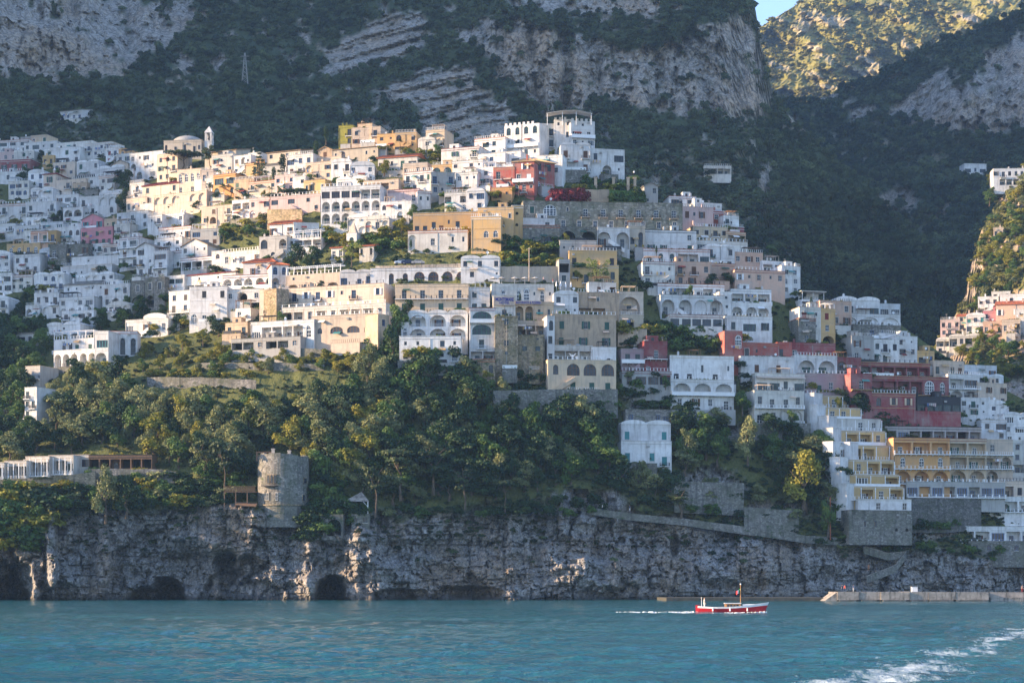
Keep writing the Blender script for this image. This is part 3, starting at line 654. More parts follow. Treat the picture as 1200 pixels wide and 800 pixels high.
def facade(bk, root, wall, mat_i, W, H, spec, frame, sh, rng, parent_loc, rz):
    """storeys from the top down, separated by '/', one token a bay"""
    rows = [r.strip() for r in spec.split('/')]; n = len(rows); hs = H/n; surr = rng.random() < .5; irr = bk.get('irr', False)
    for ri, row in enumerate(rows):
        z0 = H-(ri+1)*hs; z1 = z0+hs; toks = row.split()
        cont = None; shr = sh; fr = frame
        while toks and toks[0][0] == '=': cont = toks[0][1:]; toks = toks[1:]
        if not toks: toks = ['.']
        wc = W/len(toks)
        for ci, t in enumerate(toks):
            X0 = ci*wc; X1 = X0+wc; xm = (X0+X1)/2
            P = bk['part']
            if irr:
                u_ = rng.random()
                if t == 'w' and u_ < .36: t = 's' if u_ < .10 else 'c' if u_ < .16 else 'd'
                elif t == '.' and u_ < .10: t = 'w'
                elif t == 'd' and u_ < .2: t = 'D'
                xm += (rng.random()-.5)*wc*.16
            if t == '.' and wc > 1.6 and hs > 2.2 and rng.random() < .22: t = rng.choice('tto')
            if t == '.': wall.quad((X0,0,z0), (X1,0,z0), (X1,0,z1), (X0,0,z1)); continue
            if t in 'wsctobG':
                ww = {'w': min(1.3, wc*.52), 's': min(1.2, wc*.38), 'c': min(1.35, wc*.52), 't': min(.75, wc*.42), 'o': min(.6, wc*.4), 'b': min(1.3, wc*.45), 'G': wc*.82}[t]
                hh = {'w': hs*.52, 's': hs*.54, 'c': hs*.57, 't': hs*.3, 'o': hs*.2, 'b': hs*.6, 'G': hs*.62}[t]
                hh = min(hh, 2.2); zs = z0+hs*{'w': .26, 's': .24, 'c': .22, 't': .42, 'o': .5, 'b': .12, 'G': .16}[t]
                opening(wall, X0, X1, z0, z1, xm-ww/2, xm+ww/2, zs, zs+hh, .22)
                if t == 'c': link('shutter', unit_closed(shr), P, (xm, .06, zs), 0, (ww, 1, hh))
                else:
                    win(P, {'G': 'wide', 't': 'tiny', 'o': 'tiny'}.get(t, 'rect'), xm, zs, ww, hh, fr, shr if t == 's' else None)
                if surr and t in 'wct' and wc > ww+.5:
                    q = .13; S = bk['sill']
                    S.box(xm-ww/2-q, xm-ww/2-.002, -.05, -.004, zs, zs+hh+q); S.box(xm+ww/2+.002, xm+ww/2+q, -.05, -.004, zs, zs+hh+q); S.box(xm-ww/2-.002, xm+ww/2+.002, -.05, -.004, zs+hh+.002, zs+hh+q)
                if t in 'wsc' and hs > 2.6 and rng.random() < .6:
                    bk['sill'].box(xm-ww/2-.12, xm+ww/2+.12, -.14, -.004, zs-.12, zs-.004)
            elif t in 'dDfF':
                ww = min(1.45, wc*.54); hh = min(2.6, hs*.76)
                opening(wall, X0, X1, z0, z1, xm-ww/2, xm+ww/2, z0+.05, z0+.05+hh, .22)
                if t in 'DF': link('shutter', unit_closed(shr), P, (xm, .06, z0+.05), 0, (ww, 1, hh))
                else: win(P, 'french', xm, z0+.05, ww, hh, fr, None)
                if t in 'dD' and cont is None: balcony(P, xm-ww*.95, xm+ww*.95, z0+.05, 'i' if bk['rail'] != 'w' else 'w', None, .8, bk['slab'])
            elif t in 'aA':
                ww = min(1.5, wc*.52) if t == 'a' else wc*.74; hh = hs*.66 if t == 'a' else hs*.8; zs = z0+(hs*.14 if t == 'a' else hs*.08)
                opening(wall, X0, X1, z0, z1, xm-ww/2, xm+ww/2, zs, zs+hh, .25, True)
                win(P, 'arch' if t == 'a' else 'biga', xm, zs, ww, hh, fr)
            elif t in 'LlP':
                ww = wc*(.80 if t != 'P' else .9); hh = hs*(.86 if t != 'P' else .78); dp = 2.0 if t != 'l' else .5
                opening(wall, X0, X1, z0, z1, xm-ww/2, xm+ww/2, z0+.06, z0+.06+hh, dp, t != 'P', back=0)
                if t != 'l':
                    dw = min(1.3, ww*.42); dx = (rng.random()-.5)*ww*.3
                    if rng.random() < .45 and shr is not None: win(P, 'french', xm+dx, z0+.08, dw, hh*.66, fr, shr, dp-.07, k=.15)
                    else: win(P, 'french', xm+dx, z0+.08, dw, hh*.66, fr, None, dp-.07)
                    if cont is None and bk['rail'] != 'n':
                        link('railing', unit_rail(DARKM if bk['rail'] == 'i' else WPAINT), P, (xm-ww/2, .12, z0+.07), 0, (ww, 1, .95))
            elif t == 'k':     # dark open undercroft
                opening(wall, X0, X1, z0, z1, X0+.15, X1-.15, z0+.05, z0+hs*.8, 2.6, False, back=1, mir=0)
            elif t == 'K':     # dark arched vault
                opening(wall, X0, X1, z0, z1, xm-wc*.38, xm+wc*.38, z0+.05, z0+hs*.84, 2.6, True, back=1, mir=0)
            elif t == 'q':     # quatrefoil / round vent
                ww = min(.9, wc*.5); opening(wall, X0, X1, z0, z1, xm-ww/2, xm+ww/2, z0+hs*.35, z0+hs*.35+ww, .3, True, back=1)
            else: wall.quad((X0,0,z0), (X1,0,z0), (X1,0,z1), (X0,0,z1))
        if cont:
            balcony(bk['part'], .05, W-.05, z0+.06, cont[0], None, 1.15, bk['slab'])
            if len(cont) > 1 and cont[1] == 'p':      # posts carrying the balcony or roof above
                for i in range(len(toks)+1):
                    xx = .15+(W-.3)*i/len(toks); m = MB(); m.box(xx-.09, xx+.09, -1.12, -.94, z0+.06, z1-.2); m.link('post', bk['slab'], bk['part'])
            elif len(cont) > 1 and cont[1] == 'a':    # sloping awning over the terrace
                m = MB(); m.add([(.2,-.01,z1-.15),(W-.2,-.01,z1-.15),(W-.2,-1.5,z1-.75),(.2,-1.5,z1-.75),(.2,-1.5,z1-.95),(W-.2,-1.5,z1-.95),(.2,-.01,z1-.2),(W-.2,-.01,z1-.2)], [(0,1,2,3),(3,2,5,4),(6,4,5,7),(0,3,4,6),(1,7,5,2)])
                m.link('awning', bk['awn'], bk['part'])
FRONTS = []
def build(name, label, cat, group, blocks, rail='i', slab=None, awn=None, rng=None, chim=1):
    global NBUILD, KIDS
    NBUILD += 1; rng = rng or random.Random(NBUILD*13+5)
    FRONTS.append((label, blocks, group))
    if cat == 'house' and len(blocks) < 3:
        for b in blocks:
            if b.roof == 'flat' and b.col in (WHITE, OFFW, BLUEW) and 3.5 < b.w < 13 and rng.random() < .3: b.roof = 'vault'
    b0 = blocks[0]
    root = empty(name, b0.org, b0.yaw); tag(root, label, cat, group)
    c0, s0 = math.cos(-b0.yaw), math.sin(-b0.yaw)
    for bi, b in enumerate(blocks):
        dv = b.org-b0.org; loc = (dv.x*c0-dv.y*s0, dv.x*s0+dv.y*c0, dv.z); rz = b.yaw-b0.yaw
        W, H, D = b.w, b.h, b.deep
        m = MB(); bk = {'irr': cat in ('house', 'villa', 'cottage'), 'rail': rail, 'slab': slab or WPAINT, 'awn': awn or OFFW, 'sill': MB()}
        frame = b.frame or rng.choice([WPAINT, GREYW, BROWNP, GREENP, DARKM, BLUEP]); sh = b.sh or rng.choice([GREENP, BROWNP, BROWNP, GREENP, DARKM])
        wall_o = bpy.data.objects.new('wall', bpy.data.meshes.new('wall')); C.objects.link(wall_o)
        wall_o.parent = root; wall_o.location = loc; wall_o.rotation_euler = (0, 0, rz)
        bk['part'] = wall_o; KIDS = (wall_o, [])       # windows and balconies are made in the wall's own frame, then given to the building
        facade(bk, root, m, 0, W, H, b.spec, frame, sh, rng, loc, rz) if b.spec else m.quad((0,0,0), (W,0,0), (W,0,H), (0,0,H))
        # sides, back, foot
        m.quad((0,0,-b.skirt), (W,0,-b.skirt), (W,0,0), (0,0,0))
        for xs in (0, W): m.quad((xs,0,-b.skirt), (xs,D,-b.skirt), (xs,D,H), (xs,0,H))
        m.quad((0,D,-b.skirt), (W,D,-b.skirt), (W,D,H), (0,D,H))
        if b.roof in ('gable', 'gablef'):
            pass
        if b.sides:
            nrow = b.spec.count('/')+1; hs = H/nrow
            for side in b.sides:
                xs = 0 if side == 'l' else W
                for r in range(nrow):
                    for q in range(2):
                        zz = r*hs+hs*.26; yy = D*(.28+.4*q)
                        o = link('window', unit_window('rect', frame, None), wall_o, (xs+(-.03 if side == 'l' else .03), yy, zz), -math.pi/2 if side == 'l' else math.pi/2, (1.0, .6, min(1.6, hs*.48)))
        kc, ks = math.cos(rz), math.sin(rz)
        for o in KIDS[1]:
            l = o.location.copy(); o.parent = root
            o.location = (loc[0]+l.x*kc-l.y*ks, loc[1]+l.x*ks+l.y*kc, loc[2]+l.z); o.rotation_euler.z += rz
        KIDS = None
        # roof
        rm = MB(); rmat = b.roofm
        if b.roof == 'flat':
            par = min(b.par, H*.2)
            for (xa, xb, ya, yb_) in ((0, W, 0, .25), (0, W, D-.25, D), (0, .25, .25, D-.25), (W-.25, W, .25, D-.25)): m.box(xa+.002, xb-.002, ya+.002, yb_-.002, H-.05, H+par)
            rm.box(-.12, W+.12, -.12, .3, H+par, H+par+.12); rm.box(-.12, .3, .3, D, H+par, H+par+.12); rm.box(W-.3, W+.12, .3, D, H+par, H+par+.12); rm.box(.25, W-.25, .3, D-.25, H-.03, H+.02)
            rm.box(-.08, W+.08, -.1, -.004, H-.22, H-.08)
            if rmat is None: rmat = rng.choice([TERRA, DTERRA, CREAM, OFFW, GREYW]) if rng.random() < .32 and cat in ('house', 'villa') else b.col
            if rng.random() < .45 and W > 4 and chim:
                rl = link('roof_railing', unit_rail(rng.choice([WPAINT, WPAINT, DARKM])), root, loc, rz, (W-.2, 1, .9)); rl.location = (loc[0]+.1*math.cos(rz), loc[1]+.1*math.sin(rz), loc[2]+H+par+.13)
        elif b.roof in ('tile', 'hip'):
            e = .45; rise = min(2.2, D*.2, W*.25); i = rise*1.6 if b.roof == 'hip' else 0
            v = [(-e,-e,H),(W+e,-e,H),(W+e,D+e,H),(-e,D+e,H),(i,D/2,H+rise),(W-i,D/2,H+rise)]
            v += [(x, y, z-.18) for x, y, z in v[:4]]
            rm.add(v, [(0,1,5,4),(2,3,4,5),(1,2,5),(3,0,4),(6,7,1,0),(7,8,2,1),(8,9,3,2),(9,6,0,3),(9,8,7,6)])
            n = max(4, int(W/.45))
            for k in range(n+1):
                x = -e+(W+2*e)*k/n; xt = min(max(x, i), W-i)
                rm.add([(x-.09,-e-.02,H+.0),(x+.09,-e-.02,H+.0),(xt+.09,D/2,H+rise+.0),(xt-.09,D/2,H+rise+.0),(x,-e-.02,H+.1),(xt,D/2,H+rise+.1)], [(0,1,4),(1,2,5,4),(3,0,4,5)])
            rmat = rmat or TERRA
        elif b.roof == 'gable':          # gable facing the viewer
            e = .4; rise = W*.22
            m.add([(0,0,H),(W,0,H),(W/2,0,H+rise)], [(0,1,2)]); m.add([(0,D,H),(W,D,H),(W/2,D,H+rise)], [(0,1,2)])
            for s, (xa, xb) in ((0, (-e, W/2)), (1, (W+e, W/2))):
                za, zb_ = H-e*.44, H+rise
                v = [(xa,-e,za),(xb,-e,zb_),(xb,D,zb_),(xa,D,za)]; rm.add(v+[(x,y,z+.22) for x,y,z in v], [(0,1,2,3),(4,5,6,7),(0,1,5,4),(1,2,6,5),(2,3,7,6),(3,0,4,7)])
            rmat = rmat or BROWNRF
        elif b.roof == 'vault':          # row of low barrel vaults, gables to the viewer
            n = max(1, round(W/6)); ww = W/n; rr = ww*.16
            for k in range(n):
                P = arc_pts(k*ww, (k+1)*ww, H+.1, rr, 10)
                for a, c_ in zip(P[:-1], P[1:]): rm.quad((a[0],-.15,a[1]), (c_[0],-.15,c_[1]), (c_[0],D,c_[1]), (a[0],D,a[1]))
                L = P+[((k+1)*ww, H), (k*ww, H)]; rm.add([(x,-.15,z) for x, z in L], [tuple(range(len(L)))])
            rmat = rmat or b.col
        elif b.roof == 'dome':
            rm.box(-.1, W+.1, -.1, D, H, H+.25); nz = 7; prof = [(W*.34*math.cos(math.pi/2*k/nz), H+.25+W*.22*math.sin(math.pi/2*k/nz)) for k in range(nz+1)]
            rm.lathe(prof, 20, 0, W/2, D/2); rmat = rmat or b.col
        elif b.roof == 'shed':           # single slope rising into the hill
            e = .4; v = [(-e,-e,H),(W+e,-e,H),(W+e,D,H+D*.22),(-e,D,H+D*.22)]; rm.add(v+[(x,y,z+.2) for x,y,z in v], [(0,1,2,3),(4,5,6,7),(0,1,5,4),(1,2,6,5),(2,3,7,6),(3,0,4,7)])
            for xs in (0, W): m.add([(xs,0,H),(xs,D,H),(xs,D,H+D*.22)], [(0,1,2)])
            rmat = rmat or TERRA
        elif b.roof == 'pergola':
            rm.box(.25, W-.25, .3, D-.25, H-.03, H+.02); rmat = rmat or WPAINT
            n = max(2, int(W/2.6)); hp = 2.3
            for k in range(n+1):
                x = .1+(W-.2)*k/n
                pm = MB(); pm.box(x-.09, x+.09, .1, .28, H, H+hp); pm.link('post', rmat, root, loc, rz)
            rm.box(0, W, .08, .3, H+hp, H+hp+.16); rm.box(0, W, 3.0, 3.2, H+hp, H+hp+.16)
            for k in range(int(W/.7)+1): x = .05+(W-.1)*k/max(1, int(W/.7)); rm.box(x-.05, x+.05, -.2, 3.4, H+hp+.17, H+hp+.28)
            link('railing', unit_rail(WPAINT if rail != 'i' else DARKM), root, loc, rz, (W, 1, .95)).location.z += H
        elif b.roof == 'canopy':         # shading roof slab on posts above the terrace
            rmat = rmat or OFFW; hp = 2.4; n = max(2, int(W/3.2))
            for k in range(n+1):
                x = .12+(W-.24)*k/n; pm = MB(); pm.box(x-.08, x+.08, .05, .21, H, H+hp); pm.link('post', WPAINT, root, loc, rz)
            rm.box(-.5, W+.5, -.6, 4, H+hp, H+hp+.22); rm.box(.2, W-.2, .3, D-.25, H-.03, H+.02)
            link('railing', unit_rail(WPAINT if rail != 'i' else DARKM), root, loc, rz, (W, 1, .95)).location.z += H
            m.quad((.3,3.6,H), (W-.3,3.6,H), (W-.3,3.6,H+hp), (.3,3.6,H+hp))
        elif b.roof == 'merlon':
            for k in range(int(W/1.6)): x = .2+k*1.6; m.box(x, x+.8, .01, .4, H-.02, H+.8)
            rm.box(.1, W-.1, .3, D, H-.03, H+.02); rmat = rmat or b.col
        wm = m.mesh('wall', [b.col, DARKIN]); wall_o.data = wm
        if bk['sill'].v: bk['sill'].link('window_trim', slab or b.col if rng.random() < .3 else (slab or OFFW), root, loc, rz)['kind'] = 'stuff'
        if rm.v: rm.link('roof', rmat, root, loc, rz)
        # downpipes, string courses, air conditioners
        if b.spec and W > 4 and H > 4:
            if rng.random() < .6:
                x = rng.choice([.25, W-.25, W*.5]); pm = MB(); pm.tube([(x, -.07, -.5), (x, -.07, H-.1)], [.06, .06], 5); pm.link('downpipe', rng.choice([DARKM, GREYW, b.col]), root, loc, rz)
            nr = b.spec.count('/')+1
            if nr > 1 and rng.random() < .5:
                pm = MB()
                for r_ in range(1, nr): z = H*r_/nr; pm.box(.02, W-.02, -.07, -.004, z-.07, z+.07)
                pm.link('string_course', slab or b.col, root, loc, rz)
            if rng.random() < .3:
                x = rng.uniform(.8, W-1.2); z = H-rng.uniform(.7, 1.2); pm = MB(); pm.box(x, x+.8, -.35, -.005, z, z+.55); pm.lathe([(.2, 0), (.22, .03)], 8, 0); pm.v[-16:] = [(x+.4+p[0], -.352-p[2], z+.27+p[1]) for p in pm.v[-16:]]; pm.link('air_conditioner', GREYW, root, loc, rz)
        # front terrace with pots and plants, outside stair, awnings, washing
        if b.spec and cat in ('house', 'villa', 'hotel') and W > 5 and H > 3.5:
            q = rng.random()
            if q < .58 and b.yb < 480:
                x0_ = rng.uniform(0, W*.4); x1_ = rng.uniform(x0_+W*.4, W); z_ = rng.uniform(-.6, .5); o_ = rng.uniform(1.6, 3.0); pm = MB(); pm.box(x0_, x1_, -o_, -.01, -b.skirt, z_); pm.box(x0_-.06, x1_+.06, -o_-.06, -.012, z_+.002, z_+.12); tr_ = pm.link('terrace', rng.choice([b.col, b.col, OFFW, GREYST, GREYW]), root, loc, rz)
                link('railing', unit_rail(WPAINT if rng.random() < .5 else DARKM, rng.choice(['iron', 'iron', 'solid'])), tr_, (x0_, -o_+.12, z_+.12), 0, (x1_-x0_, 1, .9))
                if rng.random() < .6:
                    lob = [(x, -o_+.35, z_+.35, .4, .25+.4*rng.random()) for x in np.arange(x0_+.4, x1_-.3, 1.1) if rng.random() < .7]
                    if lob: link('terrace_planting', quads_mesh('terrace_planting', leafcloud(lob, 45*len(lob), .15, NBUILD*5+bi), rng.choice([L_GREEN, L_OAK, L_LIME, L_OLIVE, L_YEL])), tr_)
            if cat != 'hotel' and rng.random() < .22 and b.yaw < .35:
                up = rng.random() < .5; n_ = int(H/.42); wst = min(W*.7, n_*.36); x0_ = rng.uniform(.1, max(.11, W-wst-.1)); pm = MB()
                for j in range(n_):
                    t = j/n_; xx = x0_+wst*(t if up else 1-t); pm.box(xx-wst/n_*.55, xx+wst/n_*.55, -1.0, -.006, max(-1.0, H*.5*t-1.2), H*.5*t+.16)
                pm.link('outside_stair', b.col, root, loc, rz)
            for _ in range(rng.choice([0, 0, 1, 2])):
                x0_ = rng.uniform(.3, max(.31, W-2.6)); z_ = H*rng.choice([.45, .6, .93])-.2; wd_ = rng.uniform(1.6, 2.6); pm = MB()
                pm.add([(x0_,-.02,z_),(x0_+wd_,-.02,z_),(x0_+wd_,-1.1,z_-.5),(x0_,-1.1,z_-.5),(x0_,-1.1,z_-.68),(x0_+wd_,-1.1,z_-.68)], [(0,1,2,3),(3,2,5,4)]); pm.link('awning', rng.choice([OFFW, CREAM, WPAINT, DTERRA, GREENP, TEALP, OCHRE]), root, loc, rz)
            if rng.random() < .14:
                x0_ = rng.uniform(.3, W*.4); z_ = H*.5+.9; pm = MB(); pm.tube([(x0_, -1.0, z_), (x0_+3, -1.0, z_)], [.02, .02], 4)
                wl = pm.link('washing_line', WPAINT, root, loc, rz)
                for j in range(5):
                    pm = MB(); hh_ = rng.uniform(.5, 1.0); pm.box(x0_+.1+j*.58, x0_+.55+j*.58, -1.02, -.98, z_-hh_, z_-.01); pm.link('washing', rng.choice([WPAINT, BLUEP, OFFW, PINK, YELLOW]), wl)
        if b.roof == 'flat' and W > 5 and chim:
            k = rng.random()
            if rng.random() < .45:
                x = rng.uniform(.5, W-.5); ha = rng.uniform(1.6, 3.2); pm = MB(); pm.tube([(x, 1.2, H), (x, 1.2, H+ha)], [.035, .03], 5)
                for j in range(4): pm.box(x-.5+.08*j, x+.5-.08*j, 1.17, 1.23, H+ha-.1-.18*j, H+ha-.06-.18*j)
                pm.link('aerial', GREYW, root, loc, rz)
            if k < .28:          # planting along the roof edge
                n_ = 160; q = np.random.RandomState(NBUILD*7+bi); a0 = rng.uniform(0, W*.4); a1 = rng.uniform(a0+2, W)
                lob = [(x, .9, H+.35, .55, .4+.3*rng.random()) for x in np.arange(a0+.3, a1-.2, .7)]
                if lob: link('roof_planting', quads_mesh('roof_planting', leafcloud(lob, 60*len(lob), .16, NBUILD*3+bi), rng.choice([L_GREEN, L_OAK, L_LIME, L_OLIVE])), root, loc, rz)
            elif k < .56:        # a light pergola or reed roof over the terrace
                x0_ = rng.uniform(0, W*.35); x1_ = min(W-.1, x0_+rng.uniform(3, 7)); pm = MB(); hp = 2.25
                for xx in (x0_+.1, (x0_+x1_)/2, x1_-.1): pm.box(xx-.06, xx+.06, .35, .47, H, H+hp); pm.box(xx-.06, xx+.06, 2.6, 2.72, H, H+hp)
                for j in range(int((x1_-x0_)/.4)): pm.box(x0_+j*.4, x0_+j*.4+.22, .1, 3.0, H+hp+.002, H+hp+.08)
                pm.link('roof_pergola', rng.choice([WPAINT, WOOD, CREAM, DARKM]), root, loc, rz)
            elif k < .74:        # a small stair head room
                x0_ = rng.uniform(.3, W*.6); ww = min(W-x0_-.3, rng.uniform(2, 3.4)); pm = MB(); pm.box(x0_, x0_+ww, 2.2, 5, H+.03, H+2.3); pm.box(x0_-.1, x0_+ww+.1, 2.1, 5.1, H+2.302, H+2.45); sr = pm.link('stair_room', b.col, root, loc, rz)
                link('door', unit_window('french', BROWNP, None), sr, (x0_+ww*.5, 2.15, H+.03), 0, (.8, .5, 1.9))
        # chimneys, tanks and dishes of the roof
        if b.roof in ('flat', 'hip', 'tile', 'vault') and chim and W > 4:
            for _ in range(rng.choice([0, 1, 1, 2])*chim):
                x = rng.uniform(.6, W-1); y = rng.uniform(1.0, 2.5); k = rng.random(); pm = MB(); hb = H+(.0 if b.roof == 'flat' else .5)
                if k < .6:
                    pm.box(x-.28, x+.28, y-.25, y+.25, hb, hb+1.5); pm.box(x-.36, x+.36, y-.33, y+.33, hb+1.502, hb+1.62); pm.box(x-.2, x+.2, y-.2, y+.2, hb+1.622, hb+1.9); pm.link('chimney', b.col, root, loc, rz)
                elif k < .8:
                    pm.tube([(x, y, hb), (x, y, hb+1.5)], [.03, .03], 5); pm.lathe([(.02, 0), (.3, .06), (.42, .16)], 10)
                    n = 11*10; pts = pm.v[-30:]; pm.v[-30:] = [(x+p[0], y-.1-p[2], hb+1.5+p[1]) for p in pts]
                    pm.link('satellite_dish', WPAINT, root, loc, rz)
                else:
                    pm.tube([(x-.6, y, hb+.75), (x+.6, y, hb+.75)], [.42, .42], 10); pm.box(x-.5, x-.4, y-.3, y+.3, hb, hb+.4); pm.box(x+.4, x+.5, y-.3, y+.3, hb, hb+.4); pm.link('water_tank', GREYW, root, loc, rz)
    return root

# ------------------------------------------------------------ the town, building by building (facade columns and rows as seen in the photograph)
GROUP = ''
D2v = lambda px, py: MD(px, py)-2
D2w = lambda px, py: MD2(px, py)-2

def H(label, *blocks, cat='house', name=None, **kw):
    bl = [Block(*b[:5], b[5] if len(b) > 5 else '', **(b[6] if len(b) > 6 else {})) for b in blocks]
    return build(name or cat.replace(' ', '_'), label, cat, GROUP, bl, **kw)
W, O = WHITE, OFFW
# --- shaded left quarter, from the top down
GROUP = 'houses of the shaded left quarter'
H('small white house with blue doors alone in the forest above the left quarter', (70, 96, 130, 142, W, 'd w d w', dict(dep=MD(83, 142), roof='shed', roofm=GREYRF, frame=BLUEP)), chim=0)
H('tiny yellow and grey house topmost on the shaded left edge', (36, 55, 160, 169, PALEY, 'w . w'), (24, 37, 162, 170, GREYW, 'w'))
H('long white terrace house with awnings at the upper left corner of the town', (-14, 34, 166, 179, W, '. G w G / =iw d w d w'))
H('low salmon wall house under the long white terrace at the left edge', (-14, 20, 180, 189, PINK, 'w . w w'))
H('dark red house with white pilasters and four windows at the left edge', (-14, 36, 189, 203, DRED, 's s s s', dict(frame=WPAINT, sides='r')), (-14, 34, 203, 213, W, 'w . w . w'))
H('white house with a dark awning above the yellow arched villa, upper left', (28, 66, 168, 184, W, 'w G . w / =iw d w . d'), awn=DARKM)
H('white house with green shutters beside the upper left terraces', (52, 94, 175, 192, W, 'c . c w / w d w d', dict(sh=GREENP)))
H('small mustard block among white houses near the upper left', (50, 63, 184, 195, YELLOW, 'w w'))
H('long beige house with a sloping roof line topmost right of the left quarter', (66, 108, 168, 182, O, 'w . w . w / l l . l l'))
H('white house with a pale roof and thin chimneys on the left quarter skyline', (100, 131, 169, 183, W, 'w . w w / w w . w'), chim=2)
H('white house with red shutters and an orange gable end on the skyline', (124, 139, 175, 192, W, 'c w / c w', dict(sh=DRED)), (139, 147, 176, 192, ORANGE, 'w / w', dict(sh=DRED)))
H('small cream gabled chapel below the house with red shutters', (131, 150, 193, 205, CREAM, 'w t', dict(roof='gable', roofm=GREYRF)), cat='chapel', chim=0)
H('white house with a shallow dome and one dark arched window', (114, 146, 197, 208, W, '. a . .', dict(roof='vault')), chim=0)
H('white vaulted house with two big blind arches beside the domed one', (90, 116, 190, 210, W, 'w . w / l l .', dict(roof='vault')), chim=0)
H('white house with a blue window left of the yellow arched villa', (33, 52, 202, 223, W, '. w / w w', dict(frame=BLUEP)))
H('yellow villa with tall arched windows and a dark red roof edge, upper left', (51, 66, 204, 230, CREAM, 'w / w', dict(roof='hip', roofm=DTERRA)), (66, 101, 212, 230, CREAM, '. w . w / A . A .', dict(roof='flat')), (85, 102, 216, 230, STAINED, 'w w'), cat='villa')
H('white terraced house right of the yellow arched villa', (84, 120, 210, 226, W, 'G . w . / =iw d w d'))
H('white house with a row of dark openings under the cypress, left quarter', (116, 148, 226, 238, W, 'P P w P'))
H('white house with three tall blind arches in the middle of the left quarter', (93, 137, 231, 252, W, 'w . l l / G w . a'), )
H('broad white house with many small arches at the left edge', (-14, 34, 241, 262, W, 'w w . w / l l l l'), (30, 66, 238, 260, W, 'w . w / w l l'))
H('white house with two big arched loggias next to the pink house', (74, 97, 245, 263, W, 'L L / w .'))
H('tall pink house with a pitched grey roof and dark shutters', (96, 121, 257, 270, ROSE, 's . s', dict(roof='gable', roofm=GREYRF, frame=DARKM, sh=TEALP)), (95, 132, 269, 288, ROSE, 'w . c . w / c . c c w', dict(sh=GREENP, par=.7)), rail='w')
H('small pale yellow house with one green shutter right of the pink house', (122, 137, 258, 269, PALEY, '. c', dict(sh=GREENP)))
H('long cool white house with a teal awning under the cream villa', (137, 174, 250, 269, BLUEW, 'w . w . w / G w G . w'))
H('white houses with flat terraces at the left edge below the arches', (-14, 18, 264, 279, W, 'w . w / w d .'), (16, 46, 266, 278, W, 'w . G'))
H('salmon house with an arched niche and a columned balcony', (36, 58, 273, 296, PEACH, '=wp d d / l .'), (56, 66, 272, 295, OCHRE, 'w / w'))
H('ochre house with white framed arches over a tall white base, left edge', (8, 47, 287, 300, OCHRE, 'a a w a', dict(frame=WPAINT)), (16, 47, 300, 321, W, '. w . / w . w'))
H('white house with three arched windows left of the pink house', (64, 95, 268, 287, W, 'a . a a / w w l .'))
H('grey stone house with washing and dark doors below the pink house', (58, 78, 288, 316, GREYST, 'w . / D w'), (76, 104, 288, 312, GREYST, 'w . w / w K .'))
H('long white stepped wall house with a straight terrace under the pink house', (84, 139, 302, 317, W, '. . . . / w . . w', dict(yaw=-18)), (71, 131, 313, 327, W, 'w . . . w .'), chim=0)
H('white house with a stack of terraces beside the yellow green tree', (140, 163, 280, 313, W, '=wp d G / =w d w / w d'))
H('white gabled house with a dark shutter right of the stepped terraces', (160, 181, 290, 324, W, 's . / w t / d w', dict(roof='gable', roofm=GREYRF, sh=DARKM)), (180, 196, 296, 324, W, 'G / =w d / w', dict()), chim=0)
H('small white houses stepping down at the left edge under the pylon', (-14, 14, 322, 343, W, 'w . w / d w w'), (12, 38, 324, 340, O, 'w w . / . w d'))
H('white house with a broad hipped grey roof and a yellow painted shrine', (75, 122, 333, 357, W, '. o . o . / . w . . w', dict(roof='hip', roofm=GREYRF)), (120, 152, 335, 360, W, 'w . w / w L .'), cat='villa')
H('white villa with round arches in steps, lower left quarter', (40, 69, 345, 371, W, 'w w d / l l w'), (30, 46, 360, 374, W, 'L .'), (69, 110, 350, 369, W, 'w . w G / A L L .'), cat='villa')
H('two storey white arcade half hidden by trees, lower left', (72, 110, 366, 383, W, 'w . G w / L L w .'), (54, 94, 381, 399, W, '. . . / K K L'))
H('grey stone tower house with a tall arched niche', (153, 170, 331, 360, GREYST, 'w / l'), (170, 193, 327, 360, GREYST, 'w w / L .'), cat='tower house')
H('low white modern house with an open pergola at the edge of the orchard', (147, 197, 376, 392, W, 'G . w . w', dict(roof='flat')), (168, 195, 372, 385, W, '. w', dict(roof='vault')), chim=0)
H('white house behind the arcade at the far left among trees', (-14, 10, 350, 372, W, 'w w / w d'))
H('white house with a grey awning low on the left edge', (18, 42, 391, 405, O, 'G w', dict(roof='shed', roofm=GREYRF)))
# extra white houses filling the terraces of the left quarter
fill = [
 ('narrow white house with a dark terrace awning under the red house, left edge', 36, 62, 222, 240, W), ('white cube house squeezed left of the yellow arched villa', 10, 34, 214, 230, O),
 ('white house with a parapet above the two arched loggias', 66, 92, 230, 246, W), ('pale grey house right of the many small arches', 48, 74, 262, 276, BLUEW),
 ('white house stepping down left of the salmon house', -14, 12, 298, 322, W), ('small white house between the long terraces and the hipped grey roof', 100, 134, 322, 336, W),
 ('white house under the stone tower house with a plain front', 126, 152, 358, 372, O), ('white house directly above the ochre arches, left', 46, 66, 294, 310, BLUEW),
 ('off white house below the house with a shallow dome', 116, 134, 208, 224, O), ('white house with a balcony under the red shuttered house', 146, 156, 200, 216, W),
 ('white house over the columned balcony of the salmon house', 30, 56, 256, 273, W), ('low white house between the stone house and the gabled house', 120, 144, 288, 304, O),
 ('white house at the foot of the tall pink house', 104, 128, 287, 304, W), ('white house behind the hipped grey roof', 40, 76, 322, 340, W), ('cream house above the yellow arched villa', 62, 88, 192, 206, CREAM),
 ('white house with small windows left of the white block under the church', 136, 154, 182, 200, W), ('white house below the cool white long house', 134, 152, 264, 282, O), ('off white house on the far left above the salmon wall', 16, 40, 178, 192, O)]
